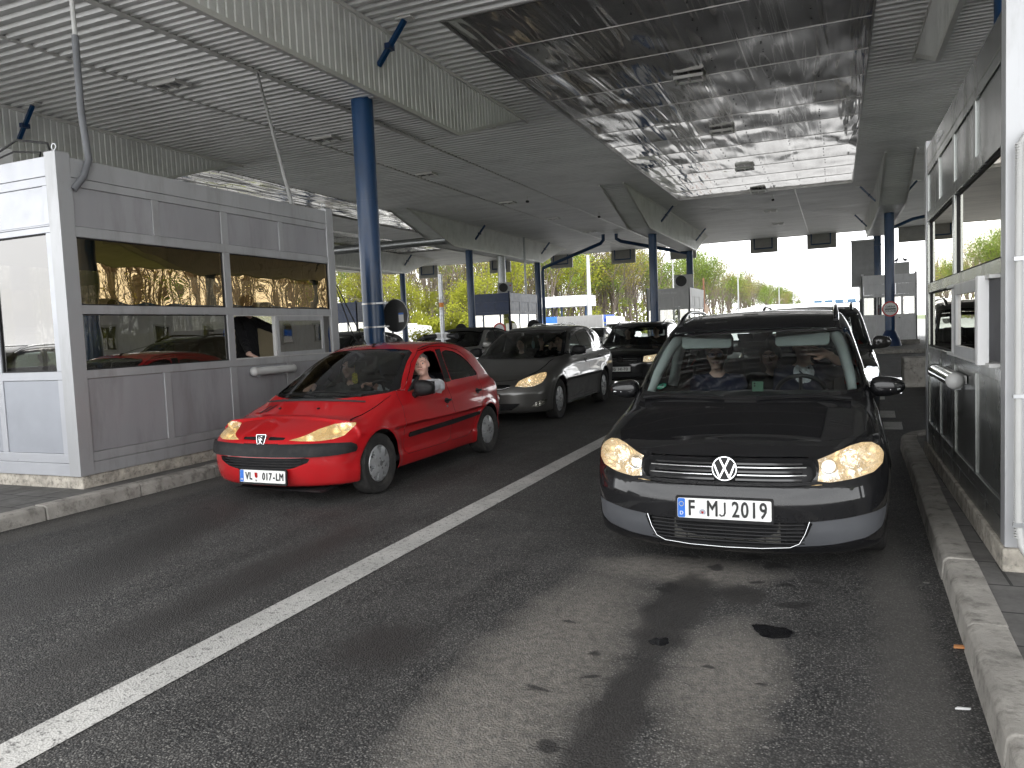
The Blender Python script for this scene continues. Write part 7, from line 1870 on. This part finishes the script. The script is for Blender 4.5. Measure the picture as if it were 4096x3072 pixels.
CCONV = cfg_like(CAST, front_parts=[('headlight', [(.50, .60), (.78, .62), (.80, .74), (.52, .74)], skew, True, ()), ('grille', [(-.02, .42), (.3, .42), (.3, .75), (-.02, .75)], (0, 2), True, ())],
    side_glass=[CAST['side_glass'][0], [(2.70, 1.035), (2.62, 1.36), (2.9, 1.37), (3.25, 1.30), (3.4, 1.07)]], side_gaps=[], front_gaps=[], roof=[(.8, .82), (1.08, .95), (1.35, 1.08), (1.65, 1.22), (1.9, 1.34), (2.1, 1.42), (2.4, 1.46), (2.9, 1.46), (3.3, 1.40), (3.7, 1.22), (4.0, 1.04), (4.7, .9)],
    side_parts=[('soft_top', [(1.98, 1.40), (2.5, 1.39), (3.0, 1.385), (3.3, 1.32), (3.45, 1.06), (4.0, 1.03), (4.05, 1.6), (1.95, 1.6)])])
sil = suv('convertible', 'silver grey convertible with a closed black soft top behind the camera post', (-10.6, 18.5, 0), R(-3), P_SIL, 1.14, rails=False, h=.045, cfg=CCONV)
r, f, cv, m = sil
cap = lambda P: body_function(CCONV)(P)
tp = MB(); rows = []
for i in range(15):
    y = 1.98 + i * .13; row = []
    for j in range(9):
        x = -.62 + 1.24 * j / 8; q, g = on_top(f, x * (1 if y < 3.3 else 1 - .2 * (y - 3.3)), y); row.append(q + g * .012)
    rows.append(row)
tp.add([p for r_ in rows for p in r_], [(i * 9 + j, i * 9 + j + 1, (i + 1) * 9 + j + 1, (i + 1) * 9 + j) for i in range(14) for j in range(8)]); tp.build('soft_top', pbr('soft_top_cloth', (.02, .019, .018), .95, bump=.3, bscale=300), r, smooth=60)
if 'soft_top' in cv.names: [cv.part('soft_top', 'soft_top_side', bpy.data.materials['soft_top_cloth'], r, off=.002, xside=s) for s in (-1, 1)]
suv('estate_car', 'black estate car behind the near blue column, ahead of the silver convertible', (-11.05, 12.35, 0), R(0), P_BLK, 1.12, h=.05, cfg=CAST, rails=False)
suv('suv', 'dark suv with pale roof rails behind the roof of the grey estate car', (-11.4, 28.0, 0), R(-2), P_DG, 1.08, h=.06)
suv('hatchback_car', 'pale green grey car beyond the bushes, left of the silver convertible', (-15.2, 25.3, 0), R(-4), P_SIL, 1.08, h=.07, cfg=C206, rails=False)
suv('hatchback_car', 'white car with dark windows in the queue between the grey estate and the black suv', (-11.6, 36.0, 0), R(0), P_WH, 1.08, h=.07, cfg=C206, rails=False)
suv('suv', 'dark suv far back in the queue, its roof just left of the black suv', (-12.0, 42.5, 0), R(1), P_DG, 1.1, h=.06)
suv('hatchback_car', 'small white car far away between the blue framed booth and the dark suv', (-17.6, 33.5, 0), R(10), P_WH, .9, h=.08, cfg=C206, rails=False)

# ---------------------------------------------------------------- the people
def inside(car, x, y, z): return (car[0] + x, car[1] + y, z)
NOZ = dict()
# red hatchback
person('smiling man in a white shirt leaning on the open window of the red hatchback', (.60, 1.98, 1.17), (CX206[0], CX206[1], 0), R(-.6), yaw=24, tilt=-8, nod=-4, skin=('ruddy', (.62, .39, .31)), hair='short', hcol=(.10, .085, .075), cloth=(.62, .63, .66), smile=True, wide=1.1, cname='shirt', h=.010,
       arms=[(1, (.80, 1.78, .93), (.62, 1.62, .97), look((-.8, -.3, .1), (0, 0, -1)), dict(curl=.4), .05), (-1, (.30, 1.80, .85), (.20, 1.62, .98), look((-.35, -.4, .15), (0, -.3, -1)), dict(curl=.75), .06)])
person('woman with dark hair in the passenger seat of the red hatchback', (-.32, 1.94, 1.155), (CX206[0], CX206[1], 0), R(-.6), yaw=8, nod=-8, skin=('fair', (.70, .50, .41)), hair='long', cloth=(.03, .032, .035), h=.010,
       arms=[(-1, (-.62, 1.75, .86), (-.52, 1.50, .98), look((0, -1, -.2), (0, 0, -1)), dict(curl=.5), .05)])
person('passenger with dark hair in the middle of the rear seat of the red hatchback', (.12, 2.72, 1.10), (CX206[0], CX206[1], 0), R(-.6), yaw=-35, skin=('fair', (.70, .50, .41)), hair='short', cloth=(.03, .03, .03), h=.016, hands=False)
# black minivan
person('woman with glasses and a navy sweater in the front of the black minivan', (-.335, 2.36, 1.215), (TX[0], TX[1], 0), R(.4), yaw=2, skin=('fair', (.70, .50, .41)), hair='back', hcol=(.05, .025, .015), cloth=(.012, .018, .05), glasses=True, cname='sweater', h=.009)
person('smiling girl with long dark hair in the rear middle of the black minivan', (.06, 3.05, 1.17), (TX[0], TX[1], 0), R(.4), yaw=-6, nod=12, tilt=-6, skin=('fair', (.70, .50, .41)), hair='long', hcol=(.03, .015, .01), cloth=(.015, .015, .018), smile=True, h=.010, eyes_closed=True)
person('driver of the black minivan in a pale scarf, one hand raised to the face', (.37, 2.36, 1.28), (TX[0], TX[1], 0), R(.4), yaw=5, nod=-6, skin=('warm', (.68, .47, .37)), hair='short', hcol=(.08, .05, .03), cloth=(.012, .015, .04), shirt2=(.55, .58, .60), h=.009,
       arms=[(1, (.70, 2.20, 1.10), (.55, 2.16, 1.215), look((-.9, -.05, .25), (-.2, -1, .1)), dict(curl=.35, spread=1.4), .09)])
# grey estate
EA = dict(loc=(AX[0], AX[1], 0), rz=R(1.0))
person('woman with dark hair in the passenger seat of the dark grey estate car', (-.36, 2.62, 1.25), EA['loc'], EA['rz'], skin=('fair', (.70, .50, .41)), hair='long', cloth=(.02, .02, .02), h=.012, hands=False)
person('man driving the dark grey estate car, one open hand raised', (.42, 2.62, 1.28), EA['loc'], EA['rz'], yaw=-8, skin=('warm', (.68, .47, .37)), hair='short', cloth=(.03, .03, .035), h=.012,
       arms=[(-1, (.14, 2.35, 1.02), (.20, 2.25, 1.20), look((-.15, 0, 1), (0, -1, 0)), dict(curl=.15, spread=1.8), .06)])
person('passenger in the rear middle of the dark grey estate car', (.05, 3.3, 1.18), EA['loc'], EA['rz'], skin=('fair', (.70, .50, .41)), hair='short', cloth=(.03, .03, .03), h=.018, hands=False)
# black suv, convertible, booth
person('driver of the black compact suv', (.40, 2.35, 1.36), (-4.72, 17.6, 0), R(.5), yaw=-10, skin=('warm', (.68, .47, .37)), hair='short', cloth=(.05, .04, .03), h=.018, hands=False)
person('passenger of the black compact suv', (-.36, 2.35, 1.34), (-4.72, 17.6, 0), R(.5), skin=('fair', (.70, .50, .41)), hair='short', cloth=(.04, .03, .03), h=.018, hands=False)
person('driver of the silver grey convertible', (.48, 2.9, 1.30), (-10.6, 18.5, 0), R(-3), skin=('warm', (.68, .47, .37)), hair='short', cloth=(.03, .03, .03), h=.02, hands=False)
person('officer in a black uniform standing inside the left booth at the open service window', (0, 0, 2.02), (-7.42, 8.28, 0), R(90), yaw=10, skin=('fair', (.70, .50, .41)), hair='short', cloth=(.008, .008, .010), h=.012, standing=True, seat_drop=.72, cname='uniform',
       arms=[(1, (.32, -.16, 1.66), (.30, -.42, 1.58), look((0, -.3, -1), (-1, 0, 0)), dict(curl=.7), .04), (-1, (-.26, -.12, 1.50), (-.40, -.32, 1.34), look((0, -1, -.3), (0, 0, -1)), dict(curl=.5), .05)])
# ---------------------------------------------------------------- daylight, camera
w = bpy.data.worlds.new('World'); SC.world = w; w.use_nodes = True; nt = w.node_tree
bg = nt.nodes['Background']; sky = nt.nodes.new('ShaderNodeTexSky'); sky.sky_type = 'NISHITA'; sky.sun_disc = False
SUN_E, SUN_R = 66, 200
sky.sun_elevation = R(SUN_E); sky.sun_rotation = R(SUN_R); sky.dust_density = 3.0; sky.ozone_density = 1.0
tc = nt.nodes.new('ShaderNodeTexCoord'); mp = nt.nodes.new('ShaderNodeMapping'); mp.inputs['Scale'].default_value = (1, 1, 3); nt.links.new(tc.outputs['Generated'], mp.inputs[0])
nz = nt.nodes.new('ShaderNodeTexNoise'); nz.inputs['Scale'].default_value = 1.6; nz.inputs['Detail'].default_value = 6; nt.links.new(mp.outputs[0], nz.inputs['Vector'])
rp = nt.nodes.new('ShaderNodeValToRGB'); rp.color_ramp.elements[0].position = .25; rp.color_ramp.elements[0].color = (.75, .75, .75, 1); rp.color_ramp.elements[1].position = .55; rp.color_ramp.elements[1].color = (1, 1, 1, 1)
nt.links.new(nz.outputs['Fac'], rp.inputs[0])
mx = nt.nodes.new('ShaderNodeMix'); mx.data_type = 'RGBA'; nt.links.new(rp.outputs[0], mx.inputs[0]); nt.links.new(sky.outputs[0], mx.inputs[6]); mx.inputs[7].default_value = (27, 27.3, 27.6, 1)
nt.links.new(mx.outputs[2], bg.inputs[0]); bg.inputs[1].default_value = .15
sl = bpy.data.lights.new('Sun', 'SUN'); sl.energy = 5; sl.angle = R(25); sl.color = (1, .98, .95); so = bpy.data.objects.new('Sun', sl); COL.objects.link(so)
az = R(SUN_R); d = Vector((math.sin(az) * math.cos(R(SUN_E)), math.cos(az) * math.cos(R(SUN_E)), math.sin(R(SUN_E))))
so.rotation_euler = d.to_track_quat('Z', 'Y').to_euler(); so.location = (0, -5, 20)
cd = bpy.data.cameras.new('Camera'); co = bpy.data.objects.new('Camera', cd); COL.objects.link(co)
FL, YW, PT, RL = 3043.95, .403677, .0688977, -.0420895
cy, sy = math.cos(YW), math.sin(YW); cp, sp = math.cos(PT), math.sin(PT)
fw = Vector((-sy * cp, cy * cp, -sp)); rt = Vector((cy, sy, 0)); up = rt.cross(fw)
rt2 = rt * math.cos(RL) + up * math.sin(RL); up2 = rt2.cross(fw)
MX = Matrix((rt2, up2, -fw)).transposed().to_4x4(); MX.translation = Vector((0, 0, 1.5)); co.matrix_world = MX
cd.sensor_width = 36; cd.lens = 36 * FL / 4096; cd.clip_end = 4000; cd.clip_start = .05; SC.camera = co
SC.view_settings.view_transform = 'Standard'; SC.view_settings.look = 'None'; SC.view_settings.exposure = 0
c = SC.cycles; c.use_denoising = True; c.max_bounces = 10; c.diffuse_bounces = 8; c.glossy_bounces = 4; c.transmission_bounces = 4; c.transparent_max_bounces = 12
c.caustics_reflective = False; c.caustics_refractive = False; c.sample_clamp_indirect = 6; c.use_adaptive_sampling = True; c.adaptive_threshold = .02
try: c.denoiser = 'OPENIMAGEDENOISE'
except Exception: pass
